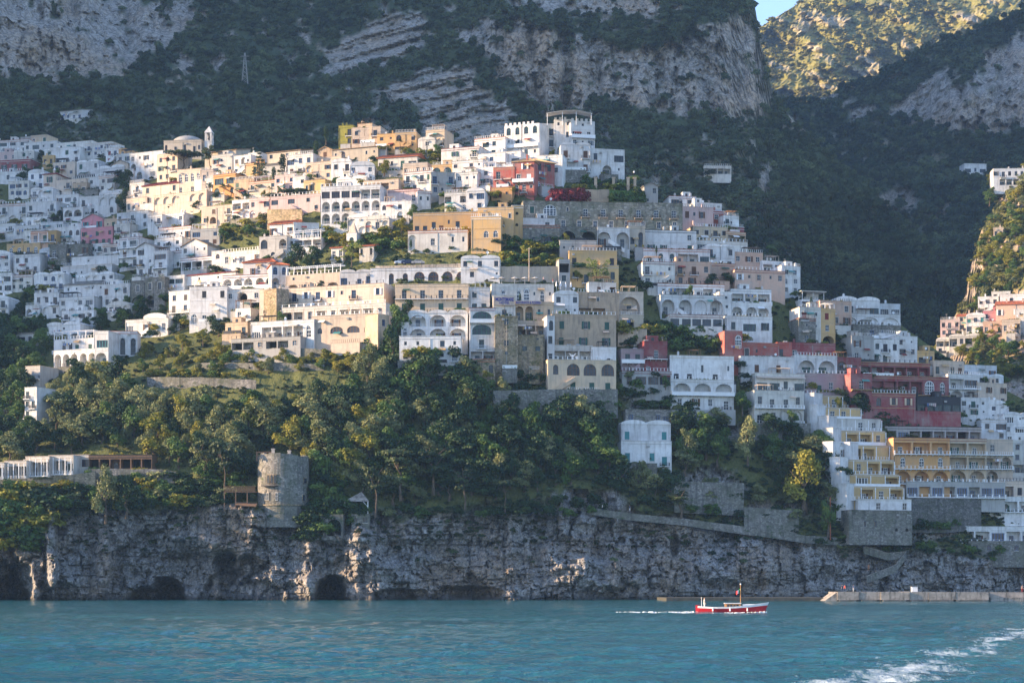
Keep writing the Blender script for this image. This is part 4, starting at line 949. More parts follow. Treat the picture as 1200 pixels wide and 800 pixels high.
for i, (lb, a, b_, c_, d_, col) in enumerate(fill):
    rr = random.Random(900+i); n = max(1, round((d_-c_)/9)); k = max(2, round((b_-a)/8))
    H(lb, (a, b_, c_, d_, col, ' / '.join(' '.join(rr.choice(['w', '.', 'w', 'd', 's', 'l', 'G', 'a']) for _ in range(k)) for _ in range(n))))
# --- round the church
GROUP = 'houses round the parish church'
H('long white house with a sloping roof left of the parish church', (152, 191, 180, 209, BLUEW, '. . w . w / L . w . w / w L . G w', dict(yaw=-24)), chim=0)
H('cream house with a grey balcony behind the umbrella pine', (184, 208, 182, 212, CREAM, 'w . w / s . d / w w .'))
H('cream villa with a dark red roof edge below the umbrella pine', (167, 210, 216, 240, CREAM, 'w . . w / w . w w', dict(roof='hip', roofm=DTERRA)), (152, 169, 216, 236, W, 'w / a'), (148, 172, 234, 249, CREAM, 'w w . w'), cat='villa')
H('tall cream palace with four arched windows above three square ones', (208, 236, 200, 230, CREAM, 'a a a a / w . w w', dict(yaw=-20)), (236, 250, 201, 231, CREAM, 'w . / . F', dict(sh=GREENP, yaw=-10)), (180, 242, 228, 247, CREAM, 'l l l . l l / . . . . . .', dict(dy=-5)), cat='palazzo')
H('pale house with one bay window behind the dark pine, right of the church', (248, 273, 183, 205, GREYW, 'w . . / G . w'))
H('white house with blue windows and a mustard annex right of the church', (274, 294, 184, 206, W, 'w w . / w . w', dict(frame=BLUEP)), (288, 302, 193, 208, OCHRE, '. w'), (291, 305, 181, 196, W, '. t'))
H('peach house with two green windows and arched ground floor', (250, 276, 206, 230, ORANGE, 'G G / A . a', dict(frame=GREENP)), (274, 298, 212, 230, STAINED, 'c . . / . A A', dict(sh=GREENP)), (228, 252, 212, 232, W, '. w / F .', dict(sh=GREENP)))
H('tan gabled house with a broad brown roof right of the araucaria', (313, 352, 178, 196, BEIGE, 'w . w . / . w . w', dict(roof='shed', roofm=BROWNRF)), chim=0)
H('white house with terrace frames beside the tan gabled house', (336, 367, 183, 206, W, 'G . w / =wp d w d', dict()))
H('cream house with a broad arch left of the small tan church', (358, 389, 192, 211, CREAM, 'l . w / w w .'))
# --- parish church
bch = Block(192, 236, 166, 183, BEIGE, 'a . w . a . w .', yaw=-8, deep=14)
ch = build('parish_church', 'parish church with a low pale dome and a slim white bell tower', 'church', 'churches of the town', [bch, Block(240, 277, 178, 194, BEIGE, '. w . .', roof='shed', roofm=BROWNRF)], chim=0)
m = MB(); cxx = bch.w/2
m.lathe([(bch.w*.43, bch.h), (bch.w*.43, bch.h+.5), (bch.w*.41, bch.h+.6)]+[(bch.w*.41*math.cos(math.pi/2*k/9), bch.h+.6+bch.w*.2*math.sin(math.pi/2*k/9)) for k in range(1, 10)], 32, 0, cxx, 7)
m.link('dome', GREYW, ch, smooth=True)
m = MB(); tx = bch.w*1.17; hb = bch.h*.6; s_ = 1.35
m.box(tx-s_, tx+s_, .5, .5+2*s_, -3, hb+2.4)
for k in range(4):
    pass
for (a, b_) in ((tx-s_, tx-s_+.7), (tx+s_-.7, tx+s_)):
    m.box(a, b_, .5, 1.2, hb+2.4, hb+5.4); m.box(a, b_, .5+2*s_-.7, .5+2*s_, hb+2.4, hb+5.4)
m.box(tx-s_-.15, tx+s_+.15, .35, .65+2*s_, hb+5.4, hb+5.8); m.box(tx-s_-.12, tx+s_+.12, .38, .62+2*s_, hb+2.1, hb+2.4)
m.add([(tx-s_,.5,hb+5.8),(tx+s_,.5,hb+5.8),(tx+s_,.5+2*s_,hb+5.8),(tx-s_,.5+2*s_,hb+5.8),(tx,.5+s_,hb+8.2)], [(0,1,4),(1,2,4),(2,3,4),(3,0,4)])
m.link('bell_tower', WHITE, ch)
m = MB(); m.lathe([(.1, hb+4.4), (.35, hb+4.2), (.42, hb+3.6), (.6, hb+3.3)], 10, 0, tx, .5+s_); m.link('bell', DARKM, ch)
# --- the sunlit crown of the town
GROUP = 'houses on the sunlit crown of the hill'
LIT = dict(yaw=-16)
H('small tan church with a pediment and a long brown roof', (373, 389, 176, 187, STAINED, 'c', dict(roof='gable', roofm=BROWNRF, yaw=-20, deep=16)), (389, 443, 174, 188, BEIGE, '. a . . t .', dict(roof='shed', roofm=BROWNRF)), (366, 400, 186, 197, CREAM, '. l . .'), cat='church', name='church', chim=0)
H('villa half covered in yellow green ivy on the skyline', (397, 414, 149, 171, leafmat('ivy_wall', (.16, .17, .03), (.30, .28, .05), .8, .05), '. w / . w', dict(yaw=-14)), (412, 446, 151, 170, CREAM, 'w . w / w . .', dict(yaw=-14)), (420, 436, 147, 156, STAINED, 't'), cat='villa', chim=2)
H('ochre house with one arched blue window on the skyline', (463, 488, 157, 175, OCHRE, 'A . a / . l .', dict(yaw=-10)), (442, 464, 159, 174, OCHRE, 'w . / . w'))
H('pale tall house with a steep dark stair rail on the skyline', (490, 510, 164, 182, O, 'w / . w', dict()), (499, 521, 154, 172, PALEY, 'w w'))
H('low house with an orange tiled roof and garden terraces', (443, 489, 184, 200, O, 'G . w G', dict(roof='tile', roofm=TERRA)), (472, 501, 193, 208, CREAM, 'w . w w', dict()), chim=0)
H('mustard house with a row of potted plants on its roof', (506, 531, 195, 206, OCHRE, 'A A'))
H('white house with two brown framed windows and a broad glass arch', (388, 412, 190, 213, W, 'w w / . .', dict(frame=BROWNP, yaw=-12)), (410, 439, 194, 214, W, 'w . w / . A .', dict(yaw=-4)))
H('white hotel of stacked arches with glass windows along its top', (376, 446, 220, 262, W, 'G G G G P P / L L L L L L / L L L L . l', dict(yaw=-10, skirt=7)), cat='hotel', rail='w')
H('cream terrace house above the white stacked arches', (426, 467, 213, 232, CREAM, 'P P P . / w . w .'), (394, 430, 210, 222, W, 'G . w'))
H('bright white house with broad steps in the middle of the crown', (474, 507, 203, 225, W, 'w . w w / . d . .', dict(yaw=-22)), (505, 533, 204, 229, GREYW, 'w . w / . t .', dict(yaw=8)))
H('white house with red trimmed edges and french windows', (454, 491, 224, 241, PINK, 'c . w', dict(frame=WPAINT, sh=WPAINT, roofm=DTERRA)), (489, 505, 226, 241, W, '. . ', dict(yaw=12, roofm=DTERRA)), (446, 482, 238, 256, W, 'a . w . / . . l .'))
H('white house with two low arches beside the ochre hotel', (521, 548, 228, 248, W, 'P . P / a . a', dict(yaw=-14)), (546, 568, 224, 247, W, 'w G / . w'))
H('white house with narrow terraces under the skyline pergola', (517, 562, 175, 196, W, '. w . w / w . G .', dict(yaw=-20)), (530, 566, 190, 206, W, 'w . w . / . w . w', dict(yaw=-20)), (556, 592, 164, 184, W, '. G w . / w . w .', dict(yaw=-22)))
H('white house below the skyline with a large blind arch', (560, 592, 182, 200, W, 'w w . / . w w', dict(yaw=-20)), (558, 581, 198, 218, W, '. / A', dict(yaw=-20)), (576, 610, 180, 197, W, '. w G', dict(yaw=-20)))
H('plain white house wedged left of the red villa', (534, 560, 204, 224, W, 'w . t / . w .', dict(yaw=-18)))
# big white hotel
H('big white hotel with terraces and a canvas canopy on the summit', (591, 632, 146, 186, W, 'a a a a / =s . d . . / d . w t', dict(yaw=-22, roof='merlon', par=.9)),
  (631, 651, 147, 186, W, '. d / =i . d / =i . d', dict(yaw=6, dy=1)), (649, 671, 140, 176, W, 't . / . w / . .', dict(yaw=-6, roof='merlon', dy=-4)), (669, 697, 142, 172, W, '. t . / =s G w / w . G', dict(yaw=12, roof='merlon', dy=-3)),
  (657, 692, 170, 202, W, 'D . D / =i D . D', dict(roof='vault', sh=BROWNP, yaw=4, dy=-6)), (691, 732, 177, 207, W, 'w . G / . L .', dict(yaw=12, dy=-5)), (629, 659, 184, 205, W, 'w . / . w', dict(yaw=-14, dy=-6)), cat='hotel', chim=0)
H('red villa with yellow corners and a curved balcony', (601, 626, 189, 226, RED, 's / =s . d / . d t', dict(roof='hip', roofm=OCHRE, yaw=-14, sh=WPAINT, frame=WPAINT)), (626, 650, 190, 222, RED, 'F F / . . / a .', dict(roof='hip', roofm=OCHRE, yaw=34, sh=DARKM, frame=WPAINT, dy=-1)), (578, 603, 198, 223, RED, 'w . / . t', dict(yaw=-12, roofm=OCHRE)), (576, 600, 222, 232, ORANGE, 'L t', dict(yaw=-12)), cat='villa', chim=1)
# --- ochre hotel
H('ochre villa with white corner strips and a flat white roof', (560, 602, 245, 284, OCHRE, 'w . d . / w D . .', dict(yaw=-8, roofm=OFFW)), (600, 613, 243, 283, OCHRE, 'q / q / .', dict(yaw=4, roofm=WPAINT)), (552, 587, 256, 292, OCHRE, '. . . / . a a / . . .', dict(yaw=-8, dy=-3, roofm=WPAINT)), cat='villa')
H('long ochre house with a white roof edge over a ruined cream wall', (484, 560, 251, 274, OCHRE, 'w w . d . w . d', dict(yaw=-8, roofm=OFFW)), (478, 548, 272, 293, O, 'l . w . t .', dict(yaw=-8)))
H('white vaulted house with rounded gables above the garden terraces', (407, 432, 255, 274, W, 'l . / w l', dict(roof='vault')), (428, 456, 257, 272, O, 'l . l', dict(roof='vault')), chim=0)
cx_ = Block(406, 418, 275, 290, W, 'a', roof='flat', deep=4)
chp = build('chapel', 'tiny white chapel with a pointed spire behind the light green tree', 'chapel', 'churches of the town', [cx_], chim=0)
m = MB(); q = cx_.w; m.add([(q*.1,.2,cx_.h+.5),(q*.9,.2,cx_.h+.5),(q*.9,q*.8,cx_.h+.5),(q*.1,q*.8,cx_.h+.5),(q*.5,q*.45,cx_.h+4.6)], [(0,1,4),(1,2,4),(2,3,4),(3,0,4)]); m.link('spire', CREAM, chp)
H('small house with two orange roofs beside the tiny chapel', (421, 438, 288, 302, O, 'w . w', dict(roof='tile')), (388, 402, 290, 304, O, 'w w', dict(roof='tile')), chim=0)
# --- terraces between left quarter and crown
GROUP = 'houses on the terraces of the middle slope'
H('cream row house with a wide arch, sunlit, above the shaded terraces', (236, 273, 243, 262, CREAM, '. w . w / w L . w', dict(yaw=-24)))
H('white and pink house with an arched loggia on the sunlit terrace', (272, 294, 236, 256, W, 'P P / . l', dict(yaw=-22)), (292, 316, 234, 256, PINK, 'w . G / l . .', dict(yaw=-22)))
H('long pink wall house behind the two umbrella trees', (317, 376, 231, 249, PINK, 'G . G . w . / . . . . . w', dict(yaw=-20)))
H('pale peach house with a frontal block above the pink wall', (322, 345, 207, 225, PINK, 'w . w / . . w', dict(yaw=-22)), (343, 358, 209, 225, W, '. w / . .'), (292, 323, 214, 231, CREAM, 'w . . w / . . . .', dict(yaw=-24)), (356, 381, 213, 227, YELLOW, '. w . .'))
H('bright white stepped blocks lit by the sun left of the cream row', (173, 190, 254, 282, W, '. w / . . / w .', dict(yaw=-28)), (188, 216, 252, 270, W, 'w . w / . . t', dict(yaw=-24)), (186, 224, 268, 283, W, '. w . . w', dict(yaw=-24)))
H('grey house with dark windows under the yellow green bushes', (224, 258, 270, 288, GREYW, 'G . w / . G w', dict(yaw=-12)))
H('white gabled house with an orange tiled roof below the stone wall', (316, 346, 262, 279, W, 's . s', dict(roof='tile', yaw=-20)), (344, 374, 263, 280, W, '. w . w', dict(yaw=8)))
H('cream house with three arched windows under the orange tiled roof', (304, 336, 279, 306, O, 'A . L / . a l', dict(yaw=-14)), (334, 376, 279, 292, W, 'P P P P', dict(roof='pergola')), rail='w')
H('white gabled house over a ground floor of dark openings', (213, 243, 288, 309, W, 'w . . t / . . . .', dict(roof='gable', roofm=BROWNRF, sh=TEALP)), (212, 262, 303, 316, W, 'k k P k', dict(roofm=DTERRA)), chim=0)
H('low white house with a tall arch right of the gabled house', (248, 262, 296, 313, W, 'a / .'), (261, 306, 296, 311, W, 'w . G . w', dict()))
H('white house with flat balconies left of the gabled house', (181, 213, 281, 297, W, 'w d w / =w d w d'), (178, 213, 297, 315, W, 'G . G . / =ip d w d w', dict(roofm=DTERRA)))
H('white house with a dark red tiled roof and a deep veranda', (216, 262, 322, 341, W, '. . . . / P P w P', dict(roof='shed', roofm=DTERRA)), (258, 276, 322, 340, O, 'w . / w d'), chim=0)
H('small white turret house with a glass top', (194, 216, 325, 351, W, 'G G / . . / a .', dict()))
H('white villa with dark shuttered windows and arched doors', (198, 224, 343, 379, W, 'w c / =i D w / a t', dict(sh=DARKM, yaw=-26)), (222, 266, 338, 380, W, '. c . c / . . . . / A . A .', dict(sh=DARKM, yaw=-8)), cat='villa')
H('white house of stacked arcades with wooden doors and a red tiled roof', (285, 322, 307, 327, W, '. w a . w', dict(roof='hip', yaw=-14)), (318, 338, 310, 338, W, 'a a / L .', dict(yaw=14, roof='hip')), (261, 322, 324, 341, W, '=w L L L L L', dict(sh=BROWNP, yaw=-16)), (262, 308, 341, 364, W, 'w K . / . . k', dict(yaw=-14)), rail='w', chim=0)
# --- cream hotel of the left shoulder
GROUP = 'hotels of the central front'
H('long cream hotel with stacked terraces and tall arched windows', (304, 325, 341, 381, CREAM, 's / d / w', dict(sh=BLUEP, yaw=-24, frame=WPAINT)), (324, 339, 341, 381, TANST, '', dict(yaw=40)),
  (338, 450, 337, 366, CREAM, 'd s d s . d . s / . . . . . . . .', dict(yaw=-20, frame=BLUEP, sh=WPAINT)), (330, 452, 360, 377, O, '=ip k P w P w P P P w', dict(yaw=-20, dy=-4)),
  (365, 444, 371, 401, CREAM, '. . . . / a A A A / . . . .', dict(yaw=-20, dy=-5.5)), (443, 456, 371, 401, STAINED, 'w / .', dict(yaw=48, dy=-6)), (294, 368, 378, 400, W, 'G =s P P P P a'.replace('=s ', ''), dict(yaw=-20, dy=-7.5)), (271, 352, 398, 409, GREYW, 'k P w k P w', dict(yaw=-20, dy=-8)), cat='hotel', slab=CREAM)
H('small white house with a wooden pergola left of the cream hotel', (276, 294, 361, 378, W, 'w .', dict(roof='pergola', roofm=WOOD)), (264, 290, 380, 394, STAINED, 'w . w', dict()))
H('white and cream terrace house with a long arcade and rooftop pergola', (335, 399, 321, 341, CREAM, '. . . . / L L L L', dict(yaw=-22, roof='pergola')), (398, 436, 319, 337, W, 'G . d .', dict(yaw=-6)), rail='w')
H('yellow hotel with white loggias, balconies and a long glazed top floor', (434, 549, 316, 336, W, '. =g a a A A A A'.replace('=g ', ''), dict(yaw=-4, roof='flat', dy=2)), (463, 549, 335, 366, PALEY, '=i d d d d / F F F F', dict(sh=GREENP, yaw=-3)),
  (478, 548, 367, 399, W, 'L L L / L L L', dict(yaw=-3, roof='vault', dy=-4)), (468, 540, 396, 424, W, '. . . w . / w . . . d', dict(yaw=-3, dy=-6)), (470, 479, 380, 398, W, 'a', dict(yaw=-3, dy=-5)), cat='hotel', rail='w', chim=0)
H('white house with a tall glazed arch and a columned porch', (549, 574, 339, 366, W, '. . / d d', dict(yaw=0)), (550, 580, 363, 424, W, '=s A / A / w / =sp w d'.replace('=sp w d', 'P P'), dict(yaw=2, dy=-3)), (543, 580, 423, 442, TANST, '. t . w', dict(yaw=2, dy=-3.4)), rail='w')
mb_ = [(576, 649, 335, 357, O, '. a . a A .  a . '.replace('  ', ' '), dict(yaw=4, roof='flat', dy=-1)), (603, 649, 356, 378, PALEY, 'L L . t', dict(yaw=4, dy=-2)), (578, 604, 347, 373, O, '. / w', dict(yaw=4, dy=-3, par=.2)), (580, 607, 371, 433, TANST, 'w / . / w / . / .', dict(yaw=4, dy=-3.4, par=.1)), (605, 639, 378, 396, BEIGE, 'P P P', dict(yaw=4, dy=-2.4)), (607, 638, 393, 434, TANST, '. . / w w / . . / . .', dict(yaw=4, dy=-2.8, par=.1))]
HOTEL = H('hotel with blue lettering over two yellow loggias and a tall stone base', *mb_, cat='hotel', chim=0)
H('plain white house right of the lettered hotel', (649, 678, 345, 371, W, 'w . w / . . .', dict(yaw=6)))
H('tan house with green shutters, a red awning and a yellow arched ground floor', (647, 722, 371, 409, STAINED, 'c s c / c s s', dict(sh=GREENP, yaw=8)), (647, 694, 407, 427, O, 'P P P', dict(yaw=8, dy=-1.5)), (693, 722, 409, 428, W, '. . / . A', dict(yaw=8, dy=-3)), (642, 722, 424, 459, PALEY, 'a A A A / . F F F', dict(sh=GREENP, yaw=8, dy=-4)), (641, 650, 372, 425, W, 'a / w / w', dict(yaw=8)))
H('stained peach terrace block with a white garden porch', (677, 726, 345, 372, STAINED, '. . . / P P .', dict(yaw=8)), (690, 722, 333, 348, O, '. w . k', dict()))
H('ochre tower house with an arched french window over a dark arch', (725, 754, 344, 372, CREAM, '=c L', dict(yaw=8)), (726, 754, 371, 387, BEIGE, '. K .', dict(yaw=8, dy=-1)), rail='n')
H('yellow house with white pilasters behind the spring green tree', (667, 723, 296, 315, YELLOW, 'c . . c', dict(sh=DARKM, yaw=4, roofm=YELLOW)), (666, 725, 313, 332, YELLOW, 'w d . w', dict(yaw=4, dy=-2)), (655, 668, 306, 333, GREYW, 'k / w'))
H('white house with three windows left of the vine slope', (540, 586, 303, 328, W, 'w . w . w / . w . . .', dict(yaw=-2)))
# --- the long grey building and what hangs below it
GROUP = 'houses of the central upper front'
H('very long grey palace with a rippled roof edge and rows of white balconies', (613, 800, 239, 271, PALST, '. c a t d d d d d d / w w w w w w w w w w'.replace('. c a t', 'c A t'), dict(yaw=5, frame=WPAINT, sh=GREENP)), cat='palazzo', slab=CREAM)
H('stone arched building with a terrace under the long grey palace', (613, 656, 266, 286, GREYST, '. . / a A', dict(yaw=4, dy=-3)), (613, 650, 258, 268, W, '. w'))
H('grey building with two dark vaults and washing on the line', (655, 700, 268, 286, GREYST, 'K K', dict(yaw=4, dy=-3)), (656, 699, 284, 299, GREYW, '. t . .', dict(yaw=4, dy=-4)))
H('white building with two tall blind arches under the grey palace', (700, 738, 269, 292, W, 'L L', dict(yaw=6, dy=-3)), (736, 756, 267, 293, BEIGE, 'w a', dict(yaw=6, dy=-3)), rail='n')
H('white house with three green shuttered windows under a dark roof line', (756, 816, 272, 297, W, '. . . . / s s . c', dict(sh=GREENP, yaw=8, roofm=DARKM)))
H('white house with arched windows, awnings and an orange roof strip', (754, 832, 294, 311, W, '=w w a a P P G', dict(yaw=8, roofm=TERRA)), (753, 791, 309, 336, O, 'd . t / w . .', dict(yaw=8, dy=-2)), (790, 834, 309, 336, PEACH, '=i d d w / w w .'.replace('=i ', ''), dict(yaw=8, dy=-2)), rail='i')
H('tall white house above the peach block with a small balcony', (828, 861, 289, 316, W, 'd . w / . w w', dict(yaw=14)))
H('peach house with white framed windows on the right shoulder', (860, 894, 298, 321, PEACH, 'w w . / . . .', dict(yaw=14, frame=WPAINT)), (861, 920, 319, 345, PEACH, 's . w . w / . . . . .', dict(yaw=14, dy=-2, frame=WPAINT, sh=WPAINT)), (832, 862, 311, 330, PEACH, '. . ', dict(yaw=14)))
H('white stepped houses at the right end of the peach house', (893, 918, 308, 330, W, 'P w / w .', dict(yaw=20)), (916, 938, 314, 345, W, 'w w / a w / w .', dict(yaw=24)))
H('pale pink house with brown shutters under the skyline terrace', (800, 836, 245, 273, PINK, 'c . s . / . D . c', dict(sh=BROWNP, yaw=10)))
H('white skyline house with a canopy and a small bell arch', (784, 816, 232, 250, W, 'G w / w .', dict(yaw=8)), (814, 846, 240, 256, W, '. w G', dict(yaw=16)))
H('red house with white stair walls stepping down the skyline', (826, 852, 249, 270, RED, '. w . / G . w', dict(yaw=18, roofm=WPAINT)), (848, 866, 255, 272, W, 'w . / . w', dict(yaw=22)), (852, 872, 268, 282, DRED, '. .', dict(yaw=20)))
H('pale yellow house with dark windows below the pink house', (812, 853, 268, 287, PALEY, '. c w c / . . . .', dict(sh=DARKM, yaw=12)), (851, 874, 274, 293, PALEY, 'P / .', dict(yaw=22)), (815, 876, 285, 296, O, 'G G w .', dict(yaw=14)))
H('small grey gabled chapel on the skyline left of the pink house', (755, 771, 218, 241, GREYW, '. w / . .', dict(roof='gable', roofm=GREYRF, yaw=10)), cat='chapel', chim=0)
# --- right front
GROUP = 'houses of the shaded right front'
H('white house with a wide round arcade and an orange roof strip', (771, 849, 335, 350, W, 't P P G P w', dict(yaw=9, roofm=TERRA)), (774, 849, 348, 374, W, 'L L l L', dict(yaw=9, dy=-2)), rail='n', chim=2)
H('white house with balconies over a row of three small arches', (843, 858, 344, 376, W, 't / t / t', dict(yaw=12)), (857, 904, 341, 358, W, '=s P P P', dict(yaw=10, dy=-1)), (856, 904, 357, 378, W, 'L L L', dict(yaw=10, dy=-2)), (850, 905, 373, 391, W, 'w G w', dict(yaw=10, dy=-4, roofm=OFFW)), rail='w')
H('glazed veranda house with a dark red roof strip above the vines', (785, 847, 371, 384, O, 'G G G G G', dict(yaw=9, dy=-4, roofm=DTERRA)))
H('orange red turret house with an arched window and a long wall', (849, 870, 390, 428, RED, '. A / . .', dict(yaw=10, frame=WPAINT, roofm=RED)), (870, 913, 404, 422, RED, '. . . .', dict(yaw=10)), chim=0)
H('dark red house with a blue french window beside the mauve arches', (755, 782, 402, 440, DRED, '=i . f . / w . .', dict(yaw=9, frame=WPAINT)), (728, 755, 411, 440, MAUVE, '=s f w / l .', dict(yaw=9, dy=-1)), (729, 787, 437, 453, GREYW, 'a G G G', dict(yaw=9, dy=-3)))
H('white house with a roof pergola, dark doors and two arches with brown doors', (785, 860, 419, 449, W, '. . . . . / =i D D t D .'.replace('. . . . . / ', ''), dict(yaw=10, sh=DARKM)), (786, 860, 447, 480, W, '=s L L L / w w . w', dict(yaw=10, dy=-1.5, sh=BROWNP)), rail='i')
H('small white cottage with four green shutters above a stone arch', (728, 786, 497, 520, W, 'c . . c', dict(sh=TEALP, yaw=8, roof='vault')), (728, 787, 519, 546, W, 'c . c D', dict(sh=TEALP, yaw=8, dy=-.6)), (728, 770, 545, 566, GREYST, 'l .', dict(yaw=8, dy=-1)), (733, 786, 482, 499, GREYST, 'w . . . w', dict(yaw=8)), cat='cottage', chim=0)
H('beige stone house with a sunlit white corner and an ochre arch', (937, 962, 362, 404, O, 'D . / . . / l .', dict(yaw=12, sh=DTERRA)), (961, 979, 364, 405, OCHRE, 'c / w / K', dict(yaw=22, sh=DTERRA)), (936, 956, 375, 404, GREYST, '. / .', dict(yaw=12, dy=-3)))
H('peach house on the skyline right of the pergola terrace', (961, 998, 355, 382, PEACH, 'w . w / s . s', dict(yaw=18, sh=BROWNP)), (940, 966, 351, 364, W, 'P P', dict(roof='canopy')))
H('white house with rippled vaults and a glass roof terrace on the right skyline', (979, 1031, 352, 372, W, '. w . G', dict(roof='vault', yaw=12)), (1031, 1055, 358, 373, BLUEW, 'G G', dict(yaw=12)), (980, 1055, 370, 384, W, 'l l l', dict(yaw=12, dy=-1)), (1000, 1056, 383, 397, GREYST, '. w . t', dict(yaw=12, dy=-2)))
H('cluster of white stepped rooms below the rippled vaults', (998, 1024, 396, 424, GREYW, 'w . / w .', dict(yaw=14)), (1022, 1054, 400, 426, W, 'w d w / a a .', dict(yaw=16)), (1050, 1075, 396, 428, W, 'w . / G w / . .', dict(yaw=20)), (1030, 1062, 393, 406, W, 'G . w'), chim=2)
H('red house with yellow framed windows over two white arches', (925, 979, 404, 421, DRED, '=i d . d .', dict(yaw=12, frame=WPAINT, roofm=DTERRA)), (911, 928, 403, 423, RED, '. .', dict(yaw=6)), (931, 981, 419, 444, W, 'L L', dict(yaw=12, dy=-1)))
H('weathered white house with two brown windows left of the red house', (868, 931, 420, 441, W, '. c . c . / . . . . .'.replace(' / . . . . .', ''), dict(yaw=12, sh=BROWNP)), (885, 943, 440, 461, O, '=ia G G w G', dict(yaw=12, dy=-2)), (884, 942, 460, 497, O, '=w w d w w / =w d w l l', dict(yaw=12, dy=-3)), rail='w', awn=CREAM)
H('dark red hotel with yellow window crowns and three rows of balconies', (1007, 1090, 427, 443, DRED, '=i P P P P P P', dict(yaw=12, roofm=OCHRE, frame=WPAINT)), (1021, 1112, 443, 463, DRED, '=i P P P P A a', dict(yaw=12, dy=-1.5, roofm=OCHRE, frame=WPAINT)), (1021, 1073, 463, 493, DRED, 'a s s / . . .', dict(yaw=12, dy=-3, sh=PALEY, roofm=OCHRE)),
  (1074, 1126, 467, 486, DARKM, 'G G G G G', dict(yaw=12, dy=-4)), (1072, 1126, 484, 496, DRED, '', dict(yaw=12, dy=-4.4)), (979, 1009, 421, 442, DRED, '=i A w', dict(yaw=14)), (997, 1022, 440, 490, DRED, '=i d / K / w', dict(yaw=14)), cat='hotel', slab=OCHRE)
H('pink and red terrace house with vines left of the dark red hotel', (936, 998, 440, 462, MAUVE, '=w w d w d', dict(yaw=12)), rail='w')
# the stepped yellow house
lv = [(952, 1003, 462, 478, YELLOW, 'd d w'), (956, 1008, 476, 492, YELLOW, 'w d d .'), (969, 1032, 489, 505, OFFW, 'd . d w'), (974, 1037, 503, 522, YELLOW, 'w P P w'), (994, 1041, 520, 539, YELLOW, 'P P .'), (974, 997, 519, 540, W, 's'), (982, 1047, 537, 556, YELLOW, 'w w P P'), (984, 1053, 554, 571, YELLOW, '. G . P'), (990, 1058, 568, 586, YELLOW, 't P d P'), (1006, 1068, 583, 601, W, '. w . w')]
H('stepped yellow house of nine terraces with a sunlit white side wall', *[(a, b_, c_+2.5, d_, col, ('=sp ' if i % 2 else '=wp ')+sp if i not in (5, 9) else sp, dict(yaw=14, dy=-2.5-.25*i, sh=BROWNP, frame=WPAINT, deep=7, roofm=OFFW, par=.15, skirt=4)) for i, (a, b_, c_, d_, col, sp) in enumerate(lv)], *[(a-10, a+2, c_-1, d_+7, W, '', dict(yaw=-38, dy=-2-.25*i, deep=5, par=.15, skirt=4)) for i, (a, b_, c_, d_, col, sp) in enumerate(lv[:9])], (995, 1069, 600, 634, GREYST, '. . o . q q', dict(yaw=14, dy=-5.5, skirt=1)), cat='apartment house', rail='w', awn=CREAM, chim=0)
H('yellow hotel with three rows of loggias, orange on its left half', (1047, 1113, 515, 567, ORANGE, '=w P P P / =w a a a / =w L L L', dict(yaw=10, frame=WPAINT, roofm=DTERRA, dy=-4, sides='l')), (1112, 1156, 516, 566, PALEY, '=w P P / =w P P / =w L L', dict(yaw=10, frame=WPAINT, roofm=DTERRA, dy=-4)), (1155, 1187, 517, 566, CREAM, '=w w . / =w P L / =w L .', dict(yaw=10, frame=WPAINT, dy=-4)), cat='hotel', rail='w', chim=0)
H('grey veranda building with a dark flat roof above the yellow hotel', (1037, 1150, 502, 518, GREYW, '=w P G P k P P k P', dict(yaw=10, roofm=DARKM)), cat='restaurant', rail='w')
H('low glazed restaurant terrace under the yellow hotel', (1062, 1178, 567, 583, GREYW, '=w G k G P G P G G', dict(yaw=10, dy=-5)), cat='restaurant', rail='w')
H('white seafront terraces with a sloping walkway above the rocks', (1150, 1215, 584, 600, W, '=w P P P', dict(yaw=6)), (1124, 1215, 619, 636, W, '=w P P G P P', dict(yaw=6, dy=-2)), (1135, 1215, 636, 648, GREYST, 'w w . w w', dict(yaw=6, dy=-2.5)), cat='beach club', rail='w', chim=0)
H('cream house at the right edge beside the yellow hotel', (1186, 1215, 518, 566, O, 'w . / w G / P P / . .', dict(yaw=8)), (1160, 1215, 566, 584, CREAM, 'w P w P', dict(yaw=8, dy=-4)))
H('white houses at the right edge above the yellow hotel', (1176, 1215, 486, 520, W, 'G . w / w G . / w . w', dict(yaw=8)), (1150, 1180, 494, 516, BLUEW, 'w G / . w', dict(yaw=8)))
H('ochre house with a dark veranda below the rippled vaults', (1075, 1095, 413, 430, OCHRE, '=i G w', dict(yaw=16)))
H('tan house with two low windows right of the dark red hotel roof', (1094, 1130, 425, 443, CREAM, 'w . w w', dict(yaw=16)))
H('blue white flat house topmost on the right end of the town', (1126, 1168, 430, 446, BLUEW, 'G . . w', dict(yaw=16)), (1145, 1176, 441, 460, BLUEW, 'G w / . .', dict(yaw=18, roof='vault')), chim=0)
H('white house with two round arches beside the dark red hotel', (1111, 1148, 441, 471, W, '=w P G / L L', dict(yaw=16)), (1124, 1158, 468, 488, W, 'w D . / . w .', dict(yaw=14)))
H('long ochre house running down to the right edge', (1146, 1180, 451, 476, CREAM, '. s . s / =i d . d', dict(yaw=24)))
H('stack of small white terraces between the red hotel and the right edge', (1148, 1180, 474, 492, W, 'w w . / G . w', dict(yaw=12)))
